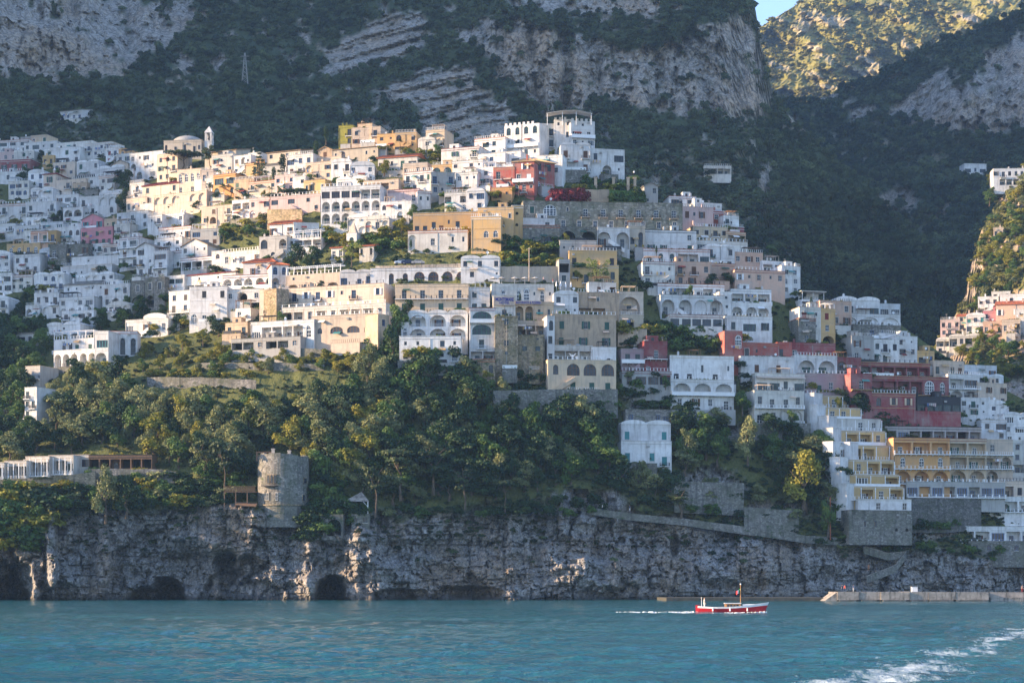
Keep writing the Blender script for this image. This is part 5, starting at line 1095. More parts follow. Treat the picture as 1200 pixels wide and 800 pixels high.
# --- sunlit village on the right spur
GROUP = 'houses of the sunlit village on the right spur'
SP = dict(dfn=D4, yaw=-14)
def V(*a): return (*a[:6], dict(SP, **(a[6] if len(a) > 6 else {})))
H('pale pink house with small dark windows lowest on the sunlit spur', V(1102, 1125, 376, 394, PINK, 'w w w / . w w'))
H('cream house with an orange tiled gable on the sunlit spur', V(1122, 1139, 370, 387, CREAM, 'w w / G .', dict(roof='tile')))
H('white house with teal shutters and washing on the sunlit spur', V(1132, 1155, 370, 390, W, 'c w c / G . w', dict(sh=TEALP)))
H('rose house with a flat roof in the middle of the sunlit spur', V(1152, 1172, 366, 382, ROSE, 'w . w / w w .'))
H('large pale house with terraces topmost on the sunlit spur', V(1146, 1170, 349, 368, W, 'w . w / P P w'), V(1162, 1184, 343, 360, O, 'w w . / . w w'))
H('white house with a dark terrace at the top right of the sunlit spur', V(1172, 1215, 346, 358, W, '. w . w w'))
H('long peach house under an orange roof at the right edge of the sunlit spur', V(1167, 1215, 356, 373, PEACH, 's . s . s', dict(roof='tile', sh=WPAINT)))
H('pink house with white trim below the rose house', V(1152, 1174, 378, 391, PEACH, 'w . w'))
H('tan house with an open terrace below the long peach house', V(1174, 1196, 376, 392, CREAM, 'w . P'))
H('cream house under trees at the foot of the sunlit spur', V(1097, 1116, 398, 414, O, 'P P / w .'))
H('long white house low at the left of the sunlit spur', V(1112, 1150, 394, 406, O, 'P w P w'))
H('white house at the right edge below the long peach house', V(1190, 1215, 364, 380, W, 'w G / . w'))
H('white villa with five windows high on the sunlit spur at the right edge', V(1164, 1202, 199, 217, W, 'w w w w w / . P P P .', dict(yaw=-4)), cat='villa')
H('white farmhouse in shade on the shoulder left of the high villa', (1130, 1156, 193, 204, W, 'G w G', dict(dfn=D2w, yaw=6)), cat='farmhouse')
H('small ruin like house in the woods at the spur edge', V(1164, 1176, 268, 280, STAINED, 'w w'))
# --- lone houses in the valley behind
GROUP = 'lone houses in the shaded valley'

H('long white house with a dark colonnade alone in the valley woods', (825, 857, 196, 204, O, 'P P P P', dict(dfn=D2v, yaw=4)))
H('second long low house in the valley woods, right of the colonnade', (909, 937, 202, 208, O, 'w P w P', dict(dfn=D2w, yaw=4)))
H('grey white farmhouse group in the valley behind the right skyline', (890, 914, 276, 295, GREYW, '. . / P P / w w', dict(dfn=D2w, yaw=6)), (912, 930, 282, 294, GREYW, 'w . / . w', dict(dfn=D2w, yaw=10)))

def trunk_mesh(name, h, rad, limbs, seed, lean=.03):
    r = random.Random(seed); m = MB(); p = [(0, 0, -.12)]; rr = [rad*1.3]
    for k in range(1, 5): p.append((r.uniform(-lean, lean)*k, r.uniform(-lean, lean)*k, h*k/4)); rr.append(rad*(1-.16*k))
    m.tube(p, rr, 6)
    for k in range(limbs):
        a = 2*math.pi*k/limbs+r.uniform(-.5, .5); q = r.uniform(.16, .3); b = p[3] if k % 2 else p[4]
        m.tube([b, (b[0]+math.cos(a)*q*.5, b[1]+math.sin(a)*q*.5, b[2]+.12), (b[0]+math.cos(a)*q, b[1]+math.sin(a)*q, b[2]+.28)], [rad*.5, rad*.35, rad*.12], 5)
    return m.mesh(name, BARK)
KIND = {}
def kinds(kind, nvar=5):
    if kind in KIND: return KIND[kind]
    out = []
    for v in range(nvar):
        r = random.Random(hash_(kind)+v*31)
        U = r.uniform
        if kind in ('olive', 'oak', 'lime', 'green', 'yellow'):
            lob = [(U(-.05, .05), U(-.05, .05), .48, .27, .36)]
            for k in range(13):
                a = 2.4*k+U(-.3, .3); z = .14+.76*((k*.618) % 1); q = U(.14, .33)*(1.12-abs(z-.42)*1.05); lob.append((math.cos(a)*q, math.sin(a)*q, z, U(.10, .17), U(.09, .16)))
            mat = {'olive': L_OLIVE, 'oak': L_OAK, 'lime': L_LIME, 'green': L_GREEN, 'yellow': L_YEL}[kind]
            out.append((trunk_mesh('trunk', .42, .035, 4, v), quads_mesh('crown', leafcloud(lob, 2500, .020 if kind == 'olive' else .022, v+7), mat)))
        elif kind == 'pine':          # stone pine: tall bare trunk, flat umbrella
            lob = [(U(-.03, .03), 0, .84, .30, .10)]
            for k in range(9):
                a = 2*math.pi*k/9; q = U(.22, .40); lob.append((math.cos(a)*q, math.sin(a)*q, U(.76, .90), U(.13, .2), U(.06, .10)))
            out.append((trunk_mesh('trunk', .68, .028, 6, v, .015), quads_mesh('crown', leafcloud(lob, 1400, .026, v+17), L_PINE)))
        elif kind == 'coast':         # wind shaped Aleppo pine: layered open crown
            lob = []
            for k in range(11): a = U(0, 6.28); z = U(.42, .95); q = U(.05, .40)*(1.15-z*.6); lob.append((math.cos(a)*q, math.sin(a)*q, z, U(.10, .2), U(.05, .09)))
            out.append((trunk_mesh('trunk', .7, .026, 6, v, .03), quads_mesh('crown', leafcloud(lob, 1200, .024, v+27), L_PINE)))
        elif kind == 'cypress':
            lob = [(0, 0, z, .11*math.sin(math.pi*min(1, (1.08-z)**.8))+.02, .12) for z in np.linspace(.12, .93, 9)]
            out.append((trunk_mesh('trunk', .3, .03, 0, v, 0), quads_mesh('crown', leafcloud(lob, 700, .02, v+37), L_OAK)))
        elif kind == 'araucaria':
            lob = []
            for z in np.linspace(.35, .95, 7):
                for k in range(6): a = 2*math.pi*k/6+z*5; q = (1.05-z)*.36; lob.append((math.cos(a)*q, math.sin(a)*q, z, .07+.05*(1-z), .025))
            lob.append((0, 0, .97, .03, .05))
            out.append((trunk_mesh('trunk', .95, .02, 0, v, 0), quads_mesh('crown', leafcloud(lob, 900, .018, v+47), L_PINE)))
        elif kind == 'spring':
            lob = []
            for k in range(16): a = U(0, 6.28); q = U(.05, .40); lob.append((math.cos(a)*q, math.sin(a)*q, U(.3, .92), U(.07, .14), U(.07, .12)))
            out.append((trunk_mesh('trunk', .5, .022, 7, v, .02), quads_mesh('crown', leafcloud(lob, 800, .02, v+57), L_SPRING)))
        elif kind == 'palm':
            m = MB()
            for k in range(15):
                a = 2*math.pi*k/15; el = U(-.1, .9)
                P = [(0, 0, .8)]+[(math.cos(a)*q*math.cos(el*.6), math.sin(a)*q*math.cos(el*.6), .8+math.sin(el)*q-.9*q*q) for q in (.12, .24, .34)]
                w_ = (.012, .05, .045, .008); sx, sy = -math.sin(a), math.cos(a)
                for i in range(3): m.quad((P[i][0]-sx*w_[i], P[i][1]-sy*w_[i], P[i][2]), (P[i][0]+sx*w_[i], P[i][1]+sy*w_[i], P[i][2]), (P[i+1][0]+sx*w_[i+1], P[i+1][1]+sy*w_[i+1], P[i+1][2]), (P[i+1][0]-sx*w_[i+1], P[i+1][1]-sy*w_[i+1], P[i+1][2]))
            out.append((trunk_mesh('trunk', .8, .028, 0, v, .01), m.mesh('crown', L_GREEN)))
    KIND[kind] = out; return out
def hash_(s): return sum(ord(c)*(i+3) for i, c in enumerate(s)) % 1000
NAMES = {'olive': 'olive_tree', 'oak': 'evergreen_oak_tree', 'lime': 'citrus_tree', 'green': 'broadleaf_tree', 'yellow': 'flowering_tree', 'pine': 'umbrella_pine_tree', 'coast': 'coastal_pine_tree', 'cypress': 'cypress_tree', 'araucaria': 'araucaria_tree', 'spring': 'spring_tree', 'palm': 'palm_tree'}
vt = random.Random(11)
def tree(kind, px, py, hpx, label, group, wf=1.0, dfn=None, dy=0.0, dep=None):
    Y = (dep if dep else (dfn or ground)(px, py))+dy; h = hpx*Y/FX; p = unp(px, py, Y)
    tr, cr = vt.choice(kinds(kind)); root = empty(NAMES[kind], p, vt.uniform(0, 6.28)); tag(root, label, 'tree', group)
    k = vt.uniform(.9, 1.1); root.scale = (h*wf*k, h*wf*k, h)
    link('trunk', tr, root); link('crown', cr, root); return root
def scatter(poly, sx, sy, seed):
    r = random.Random(seed); xs = [p[0] for p in poly]; ys = [p[1] for p in poly]; out = []; row = 0; y = min(ys)
    while y <= max(ys):
        x = min(xs)+(row % 2)*sx/2
        while x <= max(xs):
            a, b = x+r.uniform(-.4, .4)*sx, y+r.uniform(-.45, .45)*sy
            if inpoly(np.array([a]), np.array([b]), poly)[0]: out.append((a, b))
            x += sx
        y += sy; row += 1
    return out
BANDS = {}
def place_words(px, py, table):
    for x1, w_ in table[0]:
        if px < x1: break
    for y1, r_ in table[1]:
        if py < y1: break
    return r_, w_
def grove(poly, sx, sy, seed, mix, h0, h1, label, group, dfn=None, wf=1.15, marks=None):
    r = random.Random(seed)
    for x, y in scatter(poly, sx, sy, seed):
        k = r.choice(mix); lb = label[k] if isinstance(label, dict) else label; hh = r.uniform(h0, h1); wfk = r.uniform(wf*.85, wf*1.2)
        if marks:
            rw, mk = place_words(x, y, marks); sz = 'small' if hh < h0+(h1-h0)*.34 else 'tall' if hh > h0+(h1-h0)*.67 else 'middling'
            lb = lb.split(' | ')[0]; lb = f"{sz} {lb} {rw}, {mk}"
        tree(k, x, y, hh, lb, group[k] if isinstance(group, dict) else group, wfk, dfn)
LBL1 = {'olive': 'grey green olive', 'oak': 'dark tree', 'green': 'fresh green tree', 'lime': 'yellow green tree'}
MK1 = ([(60, 'far left by the restaurant'), (110, 'behind the white restaurant'), (150, 'above the timber bar'), (190, 'right of the timber bar'), (230, 'left of the bare pine'), (270, 'behind the timber deck'), (310, 'above the tower chimneys'), (350, 'above the tower roof'), (390, 'right of the tower'), (9999, 'at the dark wood edge')],
       [(458, 'in the grove top row'), (474, 'in the second grove row'), (492, 'in the middle of the grove'), (510, 'in the lower grove'), (530, 'in the second lowest row'), (9999, 'in the grove bottom row')])
GRP1 = {k: 'trees of the left grove' for k in LBL1}
grove([(60, 470), (62, 490), (10, 540), (0, 556), (60, 540), (110, 524), (150, 530), (180, 542), (230, 556), (240, 575), (285, 572), (300, 530), (355, 535), (365, 570), (420, 590), (440, 540), (445, 490), (440, 470), (400, 472), (330, 488), (240, 490), (180, 478), (150, 462), (100, 446)], 18, 12, 21, ['olive', 'olive', 'olive', 'oak', 'oak', 'green', 'olive', 'lime'], 24, 48, LBL1, GRP1, marks=MK1)
LBL2 = {'olive': 'grey olive', 'oak': 'dark evergreen', 'green': 'mid green tree'}
MK2 = ([(470, 'below the cream hotel corner'), (510, 'below the white loggias'), (550, 'below the columned porch'), (600, 'below the lettered hotel'), (650, 'below the rubble wall'), (695, 'below the tan house'), (9999, 'beside the green shuttered cottage')],
       [(475, 'in the wood top row'), (500, 'in the upper shaded wood'), (530, 'in the middle shaded wood'), (560, 'in the lower shaded wood'), (9999, 'on the cliff edge')])
GRP2 = {k: 'trees of the shaded wood' for k in LBL2}
grove([(445, 445), (470, 446), (560, 455), (590, 500), (640, 500), (700, 498), (724, 505), (724, 560), (735, 590), (700, 575), (640, 572), (560, 592), (500, 596), (455, 598), (425, 595), (440, 540)], 19, 12.5, 22, ['oak', 'oak', 'oak', 'olive', 'green'], 24, 50, LBL2, GRP2, marks=MK2)
LBL3 = {'lime': 'yellow green citrus tree', 'olive': 'silvery tree', 'green': 'green tree', 'yellow': 'golden flowering tree'}
MK3 = ([(200, 'beside the white arcaded villa'), (240, 'right of the white arcaded villa'), (280, 'left of the grey terrace wall'), (330, 'by the grey terrace wall'), (380, 'below the hotel windows'), (9999, 'right below the cream hotel')], [(412, 'on the top garden terrace'), (424, 'on the upper garden'), (434, 'on the middle garden'), (9999, 'on the lowest garden terrace')])
GRP3 = {k: 'trees of the hotel gardens' for k in LBL3}
grove([(150, 428), (175, 412), (250, 412), (285, 420), (360, 420), (440, 420), (455, 440), (400, 440), (330, 442), (240, 440), (170, 438)], 17, 10, 23, ['lime', 'lime', 'green', 'olive', 'lime', 'green', 'yellow'], 12, 20, LBL3, GRP3, wf=1.25, marks=MK3)
LBL4 = {'oak': 'dark tree', 'olive': 'olive tree', 'green': 'green tree'}
MK4 = ([(760, 'under the green shuttered cottage'), (812, 'right of the green shuttered cottage'), (840, 'left of the silvery topped tree'), (865, 'below the wall of brown doored arches'), (905, 'below the weathered white house'), (945, 'by the large sunlit tree'), (1000, 'against the stepped yellow house'), (9999, 'under the dark red hotel')], [(520, 'high on the shaded slope'), (545, 'in the middle of the slope'), (575, 'low on the slope'), (9999, 'just above the path')])
GRP4 = {k: 'trees beside the stepped yellow house' for k in LBL4}
for poly, s in (([(790, 505), (860, 500), (862, 540), (838, 560), (795, 558)], 24), ([(872, 515), (900, 505), (960, 520), (985, 560), (990, 600), (950, 610), (905, 575)], 25), ([(735, 575), (790, 560), (800, 600), (745, 596)], 26), ([(1000, 490), (1060, 488), (1060, 500), (1010, 502)], 27)):
    grove(poly, 20, 15, s, ['oak', 'olive', 'green', 'oak'], 24, 42, LBL4, GRP4, marks=MK4)
LBL5 = {'oak': 'dark evergreen', 'green': 'green tree', 'olive': 'grey olive'}
MK5 = ([(0, 'cut by the left edge'), (18, 'near the left edge'), (38, 'left of the narrow white building'), (9999, 'left of the white arcaded villa')], [(405, 'by the lowest left houses'), (430, 'below the lowest left houses'), (460, 'above the narrow white building'), (490, 'beside the narrow white building'), (520, 'under the narrow white building'), (9999, 'behind the pergola restaurant')])
GRP5 = {k: 'trees at the far left edge' for k in LBL5}
grove([(-20, 385), (14, 384), (60, 400), (62, 415), (64, 440), (36, 440), (28, 500), (30, 520), (0, 545), (-20, 545)], 17, 13, 28, ['oak', 'oak', 'green'], 26, 38, LBL5, GRP5, marks=MK5)
LBL6 = {'oak': 'dark tree', 'green': 'green tree'}
MK6 = ([(40, 'left edge of town'), (75, 'left part of town'), (115, 'under the arcaded white villa rows'), (150, 'above the low modern house'), (185, 'right of the low modern house'), (230, 'under the dark shuttered villa'), (9999, 'left of the cream hotel')], [(200, 'by the dark red house'), (230, 'left of the yellow arched villa'), (285, 'near the tall pink house'), (335, 'by the hipped grey roof'), (362, 'among the lower white houses'), (374, 'in the upper belt of trees'), (384, 'in the middle belt of trees'), (9999, 'in the lowest belt of trees')])
GRP6 = {k: 'trees between the houses of the left quarter' for k in LBL6}
for poly, s in (([(0, 376), (30, 366), (60, 382), (54, 396), (0, 394)], 31), ([(94, 374), (130, 368), (134, 388), (98, 392)], 32), ([(128, 364), (170, 358), (176, 378), (140, 388)], 33), ([(24, 210), (36, 204), (36, 222), (22, 224)], 34), ([(46, 268), (70, 262), (72, 272), (50, 280)], 35), ([(32, 192), (50, 186), (52, 196)], 36), ([(186, 352), (200, 350), (205, 372), (190, 376)], 37), ([(28, 348), (40, 342), (42, 352), (28, 358)], 38), ([(74, 324), (98, 320), (98, 330), (76, 334)], 39), ([(130, 248), (142, 246), (140, 256)], 40), ([(200, 378), (270, 384), (270, 398), (200, 394)], 41)):
    grove(poly, 12, 8, s, ['oak', 'oak', 'green'], 13, 20, LBL6, GRP6, marks=MK6)
# trees one can name
solo = [('pine', 215, 203, 28, 'large dark umbrella pine in front of the parish church', 1.6), ('coast', 246, 202, 33, 'tall dark ragged pine right of the church bell tower', .8), ('oak', 145, 224, 26, 'round dark tree among white houses left of the cream villa', 1.2), ('oak', 143, 250, 30, 'dark tall tree below the round dark tree, left quarter', .8),
 ('araucaria', 304, 220, 42, 'tall tiered araucaria standing alone right of the peach house', .8), ('cypress', 331, 207, 26, 'slim cypress right of the araucaria', 1.2), ('cypress', 321, 216, 20, 'short cypress under the tan gabled house', 1.2), ('cypress', 382, 168, 20, 'tall slim cypress rising behind the left side of the tan church', 1.3), ('cypress', 371, 187, 22, 'dark cypress touching the left wall of the tan church', 1.4),
 ('pine', 319, 247, 22, 'umbrella tree with a flat dark crown on the pink terrace, left one', 1.2), ('pine', 342, 244, 24, 'umbrella tree with a split trunk on the pink terrace', 1.2), ('pine', 353, 243, 22, 'rightmost umbrella tree on the pink terrace', 1.0), ('palm', 246, 231, 17, 'palm tree at the left corner of the peach house', 1.1), ('palm', 262, 233, 18, 'palm tree before the arches of the peach house', 1.1), ('palm', 316, 228, 10, 'small palm under the pale peach house', 1.2),
 ('oak', 346, 316, 30, 'big dark round tree left of the two orange roofs', 1.1), ('oak', 366, 317, 28, 'broad dark tree beside the two orange roofs', 1.2), ('spring', 412, 310, 26, 'light green spring tree beside the tiny chapel', 1.3), ('spring', 699, 334, 36, 'airy light green tree before the yellow house', .9), ('lime', 677, 328, 12, 'small round potted tree left of the yellow house door', 1.1),
 ('oak', 834, 334, 14, 'dark tree on the roof terrace above the wide arcade, left one', 1.4), ('oak', 853, 334, 16, 'dark tree on the roof terrace above the wide arcade, right one', 1.4), ('green', 467, 400, 44, 'tall green tree in the gap beside the white loggias', .8), ('oak', 460, 420, 40, 'dark tall tree in the gap right of the cream hotel', .8), ('oak', 478, 372, 22, 'green topped tree touching the yellow hotel wall', .9),
 ('coast', 262, 578, 62, 'tall sunlit pine with a bare trunk left of the round tower', .75), ('coast', 240, 566, 48, 'broad open pine behind the wooden deck', .9), ('coast', 470, 580, 56, 'wide sunlit pine top over the shaded wood, left one', 1.2), ('coast', 508, 574, 50, 'wide sunlit pine top over the shaded wood, right one', 1.2), ('pine', 592, 596, 36, 'flat topped pine with a yellow lit crown above the cliff', .9), ('coast', 440, 600, 54, 'dark layered pine above the ruined turret', .9), ('coast', 545, 592, 44, 'dark layered pine in the middle of the cliff top', 1.0),
 ('coast', 798, 604, 30, 'low dark pine with bent limbs on the coastal path', 1.5), ('olive', 124, 606, 62, 'big bushy sunlit tree on the cliff edge by the pergola restaurant', .75), ('oak', 148, 602, 46, 'dark bushy tree on the cliff right of the big sunlit one', 1.0), ('pine', 50, 572, 14, 'small clipped umbrella tree on the restaurant terrace wall', 1.5), ('olive', 430, 445, 42, 'big silvery tree at the right end of the hotel gardens', 1.1), ('olive', 448, 452, 36, 'silvery tree right of the biggest one in the hotel gardens', 1.0), ('olive', 590, 470, 30, 'silvery sunlit tree below the tall stone base', .8), ('olive', 548, 476, 28, 'silvery sunlit tree under the columned porch', .8),
 ('green', 870, 484, 28, 'green tree at the foot of the white arcaded house with brown doors', 1.0), ('lime', 942, 590, 66, 'large sunlit tree left of the stepped yellow house', .95), ('olive', 876, 540, 54, 'tall silvery tree on the shaded slope right of the cottage', .6), ('olive', 806, 540, 40, 'silvery topped tree right of the cottage', .8), ('green', 970, 625, 40, 'bright bush tree by the terracotta pole', .6),
 ('lime', 238, 404, 20, 'golden green round tree highest on the left garden terraces', 1.3), ('lime', 214, 408, 18, 'golden green tree left of the highest garden tree', 1.3), ('green', 262, 282, 15, 'round green bush tree under the cream row house', 1.3), ('green', 290, 276, 14, 'green tree on the stony terrace below the pink house', 1.3), ('lime', 154, 290, 14, 'yellow green tree right of the tall pink house', 1.6), ('lime', 450, 205, 18, 'green tree in front of the orange tiled roof on the crown', 1.1), ('green', 513, 184, 16, 'green tree beside the pale tall skyline house', 1.0), ('lime', 470, 272, 18, 'bright green tree above the ochre long house', 1.3), ('green', 484, 256, 16, 'green tree behind the ochre long house', 1.2), ('oak', 748, 238, 20, 'dark tree at the right end of the ivy garden wall', 1.0),
 ('green', 905, 300, 14, 'dark round tree beside the grey white valley farmhouse', 1.3), ('oak', 940, 352, 14, 'dark tree at the pergola terrace end', 1.0)]
for k, x, y, h, lb, wf in solo: tree(k, x, y, h, lb, 'single trees of the town', wf, D2v if x == 905 else None, -3.5)
# trees and bushes of the sunlit spur
LBL7 = {'green': 'sunlit green tree', 'lime': 'yellow green tree', 'olive': 'silvery tree'}
MK7 = ([(1135, 'left end of the spur'), (1155, 'left part of the spur'), (1175, 'middle of the spur'), (1192, 'right part of the spur'), (9999, 'at the frame edge')], [(225, 'by the high villa'), (260, 'below the high villa'), (300, 'on the spur crest'), (345, 'above the sunlit village'), (412, 'under the sunlit village'), (428, 'on the slope below the village'), (9999, 'low above the red hotel')])
GRP7 = {k: 'trees of the right spur' for k in LBL7}
for poly, s in (([(1150, 300), (1170, 250), (1200, 222), (1200, 340), (1160, 345), (1138, 345)], 51), ([(1120, 398), (1150, 402), (1190, 400), (1200, 400), (1200, 445), (1160, 440), (1120, 425)], 52), ([(1185, 210), (1200, 200), (1215, 200), (1200, 222)], 53), ([(1150, 215), (1166, 208), (1160, 240), (1150, 260)], 54), ([(1085, 405), (1095, 398), (1095, 412)], 55)):
    grove(poly, 12, 10, s, ['lime', 'lime', 'olive', 'green'], 10, 18, LBL7, GRP7, D4, 1.2, MK7)
# bushes: one mesh each
BUSH = {}
BNAME = {'g': 'green_shrub', 'd': 'dark_shrub', 'l': 'citrus_shrub', 'o': 'silver_shrub', 'y': 'flowering_shrub', 'r': 'red_creeper'}
def bush(kind, px, py, hpx, label, group, wf=1.4, dfn=None, dy=-1.0):
    mt = {'g': L_GREEN, 'd': L_OAK, 'l': L_LIME, 'o': L_OLIVE, 'y': L_YEL, 'r': L_RED}[kind]
    if kind not in BUSH:
        BUSH[kind] = []
        for v in range(4):
            r = random.Random(v*7+hash_(kind)); lob = [(0, 0, .45, .42, .42)]+[(math.cos(a)*r.uniform(.2, .5), math.sin(a)*r.uniform(.2, .5), r.uniform(.15, .75), r.uniform(.2, .32), r.uniform(.18, .3)) for a in np.linspace(0, 5.6, 8)]
            BUSH[kind].append(quads_mesh('bush', leafcloud(lob, 620, .06, v+70), mt))
    Y = (dfn or ground)(px, py)+dy; h = hpx*Y/FX
    o = link(BNAME[kind], vt.choice(BUSH[kind]), None, unp(px, py, Y), vt.uniform(0, 6.28), (h*wf, h*wf, h)); tag(o, label, {'r': 'creeper', 'y': 'flowering shrub'}.get(kind, 'shrub'), group); return o
def bushes(poly, sx, sy, seed, mix, h0, h1, label, group, dfn=None):
    r = random.Random(seed)
    for x, y in scatter(poly, sx, sy, seed):
        k = r.choice(mix); hh = r.uniform(h0, h1); xs = [p[0] for p in poly]; t = (x-min(xs))/(max(xs)-min(xs)); w_ = {'g': 'green', 'd': 'dark', 'l': 'yellow green', 'o': 'silvery', 'y': 'yellow flowering'}[k]
        bush(k, x, y, hh, f"{'low' if hh < (h0+h1)/2 else 'high'} {w_} {label}, {'left end' if t < .2 else 'left part' if t < .4 else 'middle' if t < .6 else 'right part' if t < .8 else 'right end'}", group, r.uniform(1.1, 1.7), dfn)
bushes([(-20, 580), (30, 574), (58, 590), (62, 620), (40, 650), (-20, 655)], 15, 12, 61, 'ggdl', 16, 28, 'rounded shrub on the cliff slope at the left edge', 'shrubs on the left cliff')
bushes([(60, 575), (110, 560), (160, 556), (285, 562), (295, 590), (240, 600), (180, 596), (120, 604), (70, 600)], 15, 10, 62, 'dgglgdoy', 10, 18, 'shrub along the cliff edge left of the round tower', 'shrubs along the left cliff edge')
bushes([(362, 560), (410, 570), (405, 590), (400, 625), (350, 640), (365, 600)], 15, 11, 63, 'ddg', 12, 22, 'shrub on the rocks right of the round tower', 'shrubs right of the tower')
bushes([(376, 594), (440, 592), (442, 612), (400, 618), (376, 612)], 13, 8, 84, 'ddg', 11, 17, 'shrub round the stone turret', 'shrubs by the turret')
bushes([(172, 438), (300, 438), (302, 444), (172, 444)], 10, 5, 85, 'llgy', 6, 9, 'sunlit bush along the top of the grey orchard wall', 'hedge on the orchard wall')
bushes([(230, 421), (460, 421), (460, 426), (230, 426)], 11, 5, 86, 'llgl', 6, 10, 'sunlit bush along the hotel garden wall', 'hedge on the garden wall')
bushes([(440, 596), (560, 592), (640, 585), (720, 592), (720, 602), (600, 610), (460, 610)], 20, 9, 64, 'ddgo', 9, 16, 'shrub along the cliff edge under the shaded wood', 'shrubs under the shaded wood')
bushes([(740, 560), (860, 566), (980, 590), (990, 625), (900, 612), (760, 598)], 26, 14, 65, 'ddog', 9, 16, 'shrub on the stony slope above the coastal path', 'shrubs above the coastal path')
bushes([(945, 628), (1060, 640), (1200, 650), (1200, 660), (1080, 655), (950, 640)], 22, 8, 66, 'dgg', 7, 12, 'shrub on the rocks above the jetty', 'shrubs above the jetty')
bushes([(590, 285), (650, 280), (655, 315), (588, 322)], 13, 8, 67, 'ggl', 9, 14, 'leafy vine bush on the terraces left of the yellow house', 'vines left of the yellow house')
bushes([(785, 388), (845, 386), (846, 416), (790, 416)], 13, 8, 68, 'dgg', 9, 14, 'vine bush on the trellis terraces under the glazed veranda', 'vines under the glazed veranda')
bushes([(730, 385), (784, 384), (786, 402), (730, 408)], 14, 8, 69, 'dgl', 9, 15, 'garden bush beside the ochre tower house', 'bushes by the ochre tower house')
bushes([(380, 268), (420, 264), (470, 278), (480, 300), (420, 304), (380, 290)], 16, 8, 70, 'lggy', 8, 13, 'bush on the garden terraces by the tiny chapel', 'bushes on the chapel terraces')
bushes([(196, 244), (240, 240), (242, 248), (200, 252)], 11, 6, 71, 'dd', 8, 11, 'clipped bush under the tall cream palace', 'bushes under the cream palace')
bushes([(256, 268), (312, 262), (314, 280), (262, 284)], 13, 7, 72, 'lg', 7, 12, 'sunlit bush on the stony terrace under the pink house', 'bushes under the pink house')
bushes([(430, 168), (470, 176), (520, 184), (510, 198), (440, 186)], 14, 7, 73, 'lgy', 6, 10, 'bush between the houses of the crown', 'bushes of the crown')
bushes([(684, 210), (742, 214), (752, 236), (716, 238), (686, 226)], 13, 7, 74, 'gdl', 8, 13, 'bush in the walled garden above the grey palace', 'bushes of the walled garden')
bushes([(430, 412), (468, 400), (470, 440), (440, 436)], 14, 10, 75, 'dg', 12, 20, 'bush in the gap right of the cream hotel', 'bushes right of the cream hotel')
for i, x in enumerate((478, 486, 495, 504, 512, 533)): bush('lglggd'[i], x, 419, 11+i % 3*2, ('first', 'second', 'third', 'fourth', 'fifth', 'last')[i]+' potted citrus bush from the left on the white terrace below the loggias', 'bushes below the loggias', 1.0, None, -8.5)
bushes([(590, 440), (650, 445), (724, 458), (790, 455), (790, 480), (724, 486), (600, 470)], 22, 10, 77, 'ddg', 9, 16, 'bush on the rock wall under the tan house', 'bushes on the rock wall')
bushes([(1020, 488), (1060, 486), (1060, 494), (1022, 496)], 11, 5, 78, 'd', 8, 11, 'hedge bush under the dark red hotel', 'hedge under the red hotel')
bushes([(1066, 590), (1110, 590), (1120, 625), (1070, 640)], 18, 12, 79, 'dg', 8, 14, 'shrub on the rocks below the glazed terrace', 'shrubs below the glazed terrace')
bushes([(1140, 345), (1196, 385), (1198, 470), (1130, 430)], 15, 12, 80, 'lgo', 6, 11, 'sunlit scrub bush on the right spur', 'scrub of the right spur', D4)
bushes([(1138, 330), (1150, 280), (1180, 225), (1200, 215), (1200, 345)], 15, 12, 81, 'lgo', 6, 12, 'sunlit bush on the upper right spur', 'scrub of the upper spur', D4)
for i, (x, y, h, k, lb) in enumerate([(872, 402, 12, 'y', 'yellow flowering shrub beside the orange red turret'), (872, 340, 5, 'y', 'yellow flower hedge on the parapet of the balconied white house, left half'), (888, 341, 5, 'y', 'yellow flower hedge on the parapet of the balconied white house, right half'), (952, 456, 10, 'l', 'bright green bush on the pink terrace'), (567, 232, 9, 'l', 'clipped bright green hedge in front of the red villa, left part'), (580, 232, 9, 'l', 'clipped bright green hedge in front of the red villa, right part'), (652, 232, 9, 'y', 'yellow flowering shrub under the red creeper'), (680, 226, 12, 'y', 'pale yellow shrub right of the red creeper'), (727, 394, 20, 'y', 'yellow wisteria bush under the ochre tower house'), (105, 540, 12, 'y', 'yellow mimosa bush above the pergola restaurant'), (135, 540, 12, 'y', 'second mimosa bush above the pergola restaurant roof'), (165, 568, 10, 'y', 'yellow shrub on the stone wall right of the restaurant'), (700, 200, 8, 'l', 'lime bush under the white hotel gable')]):
    bush(k, x, y, h, lb, None, 1.3, None, -3.5)

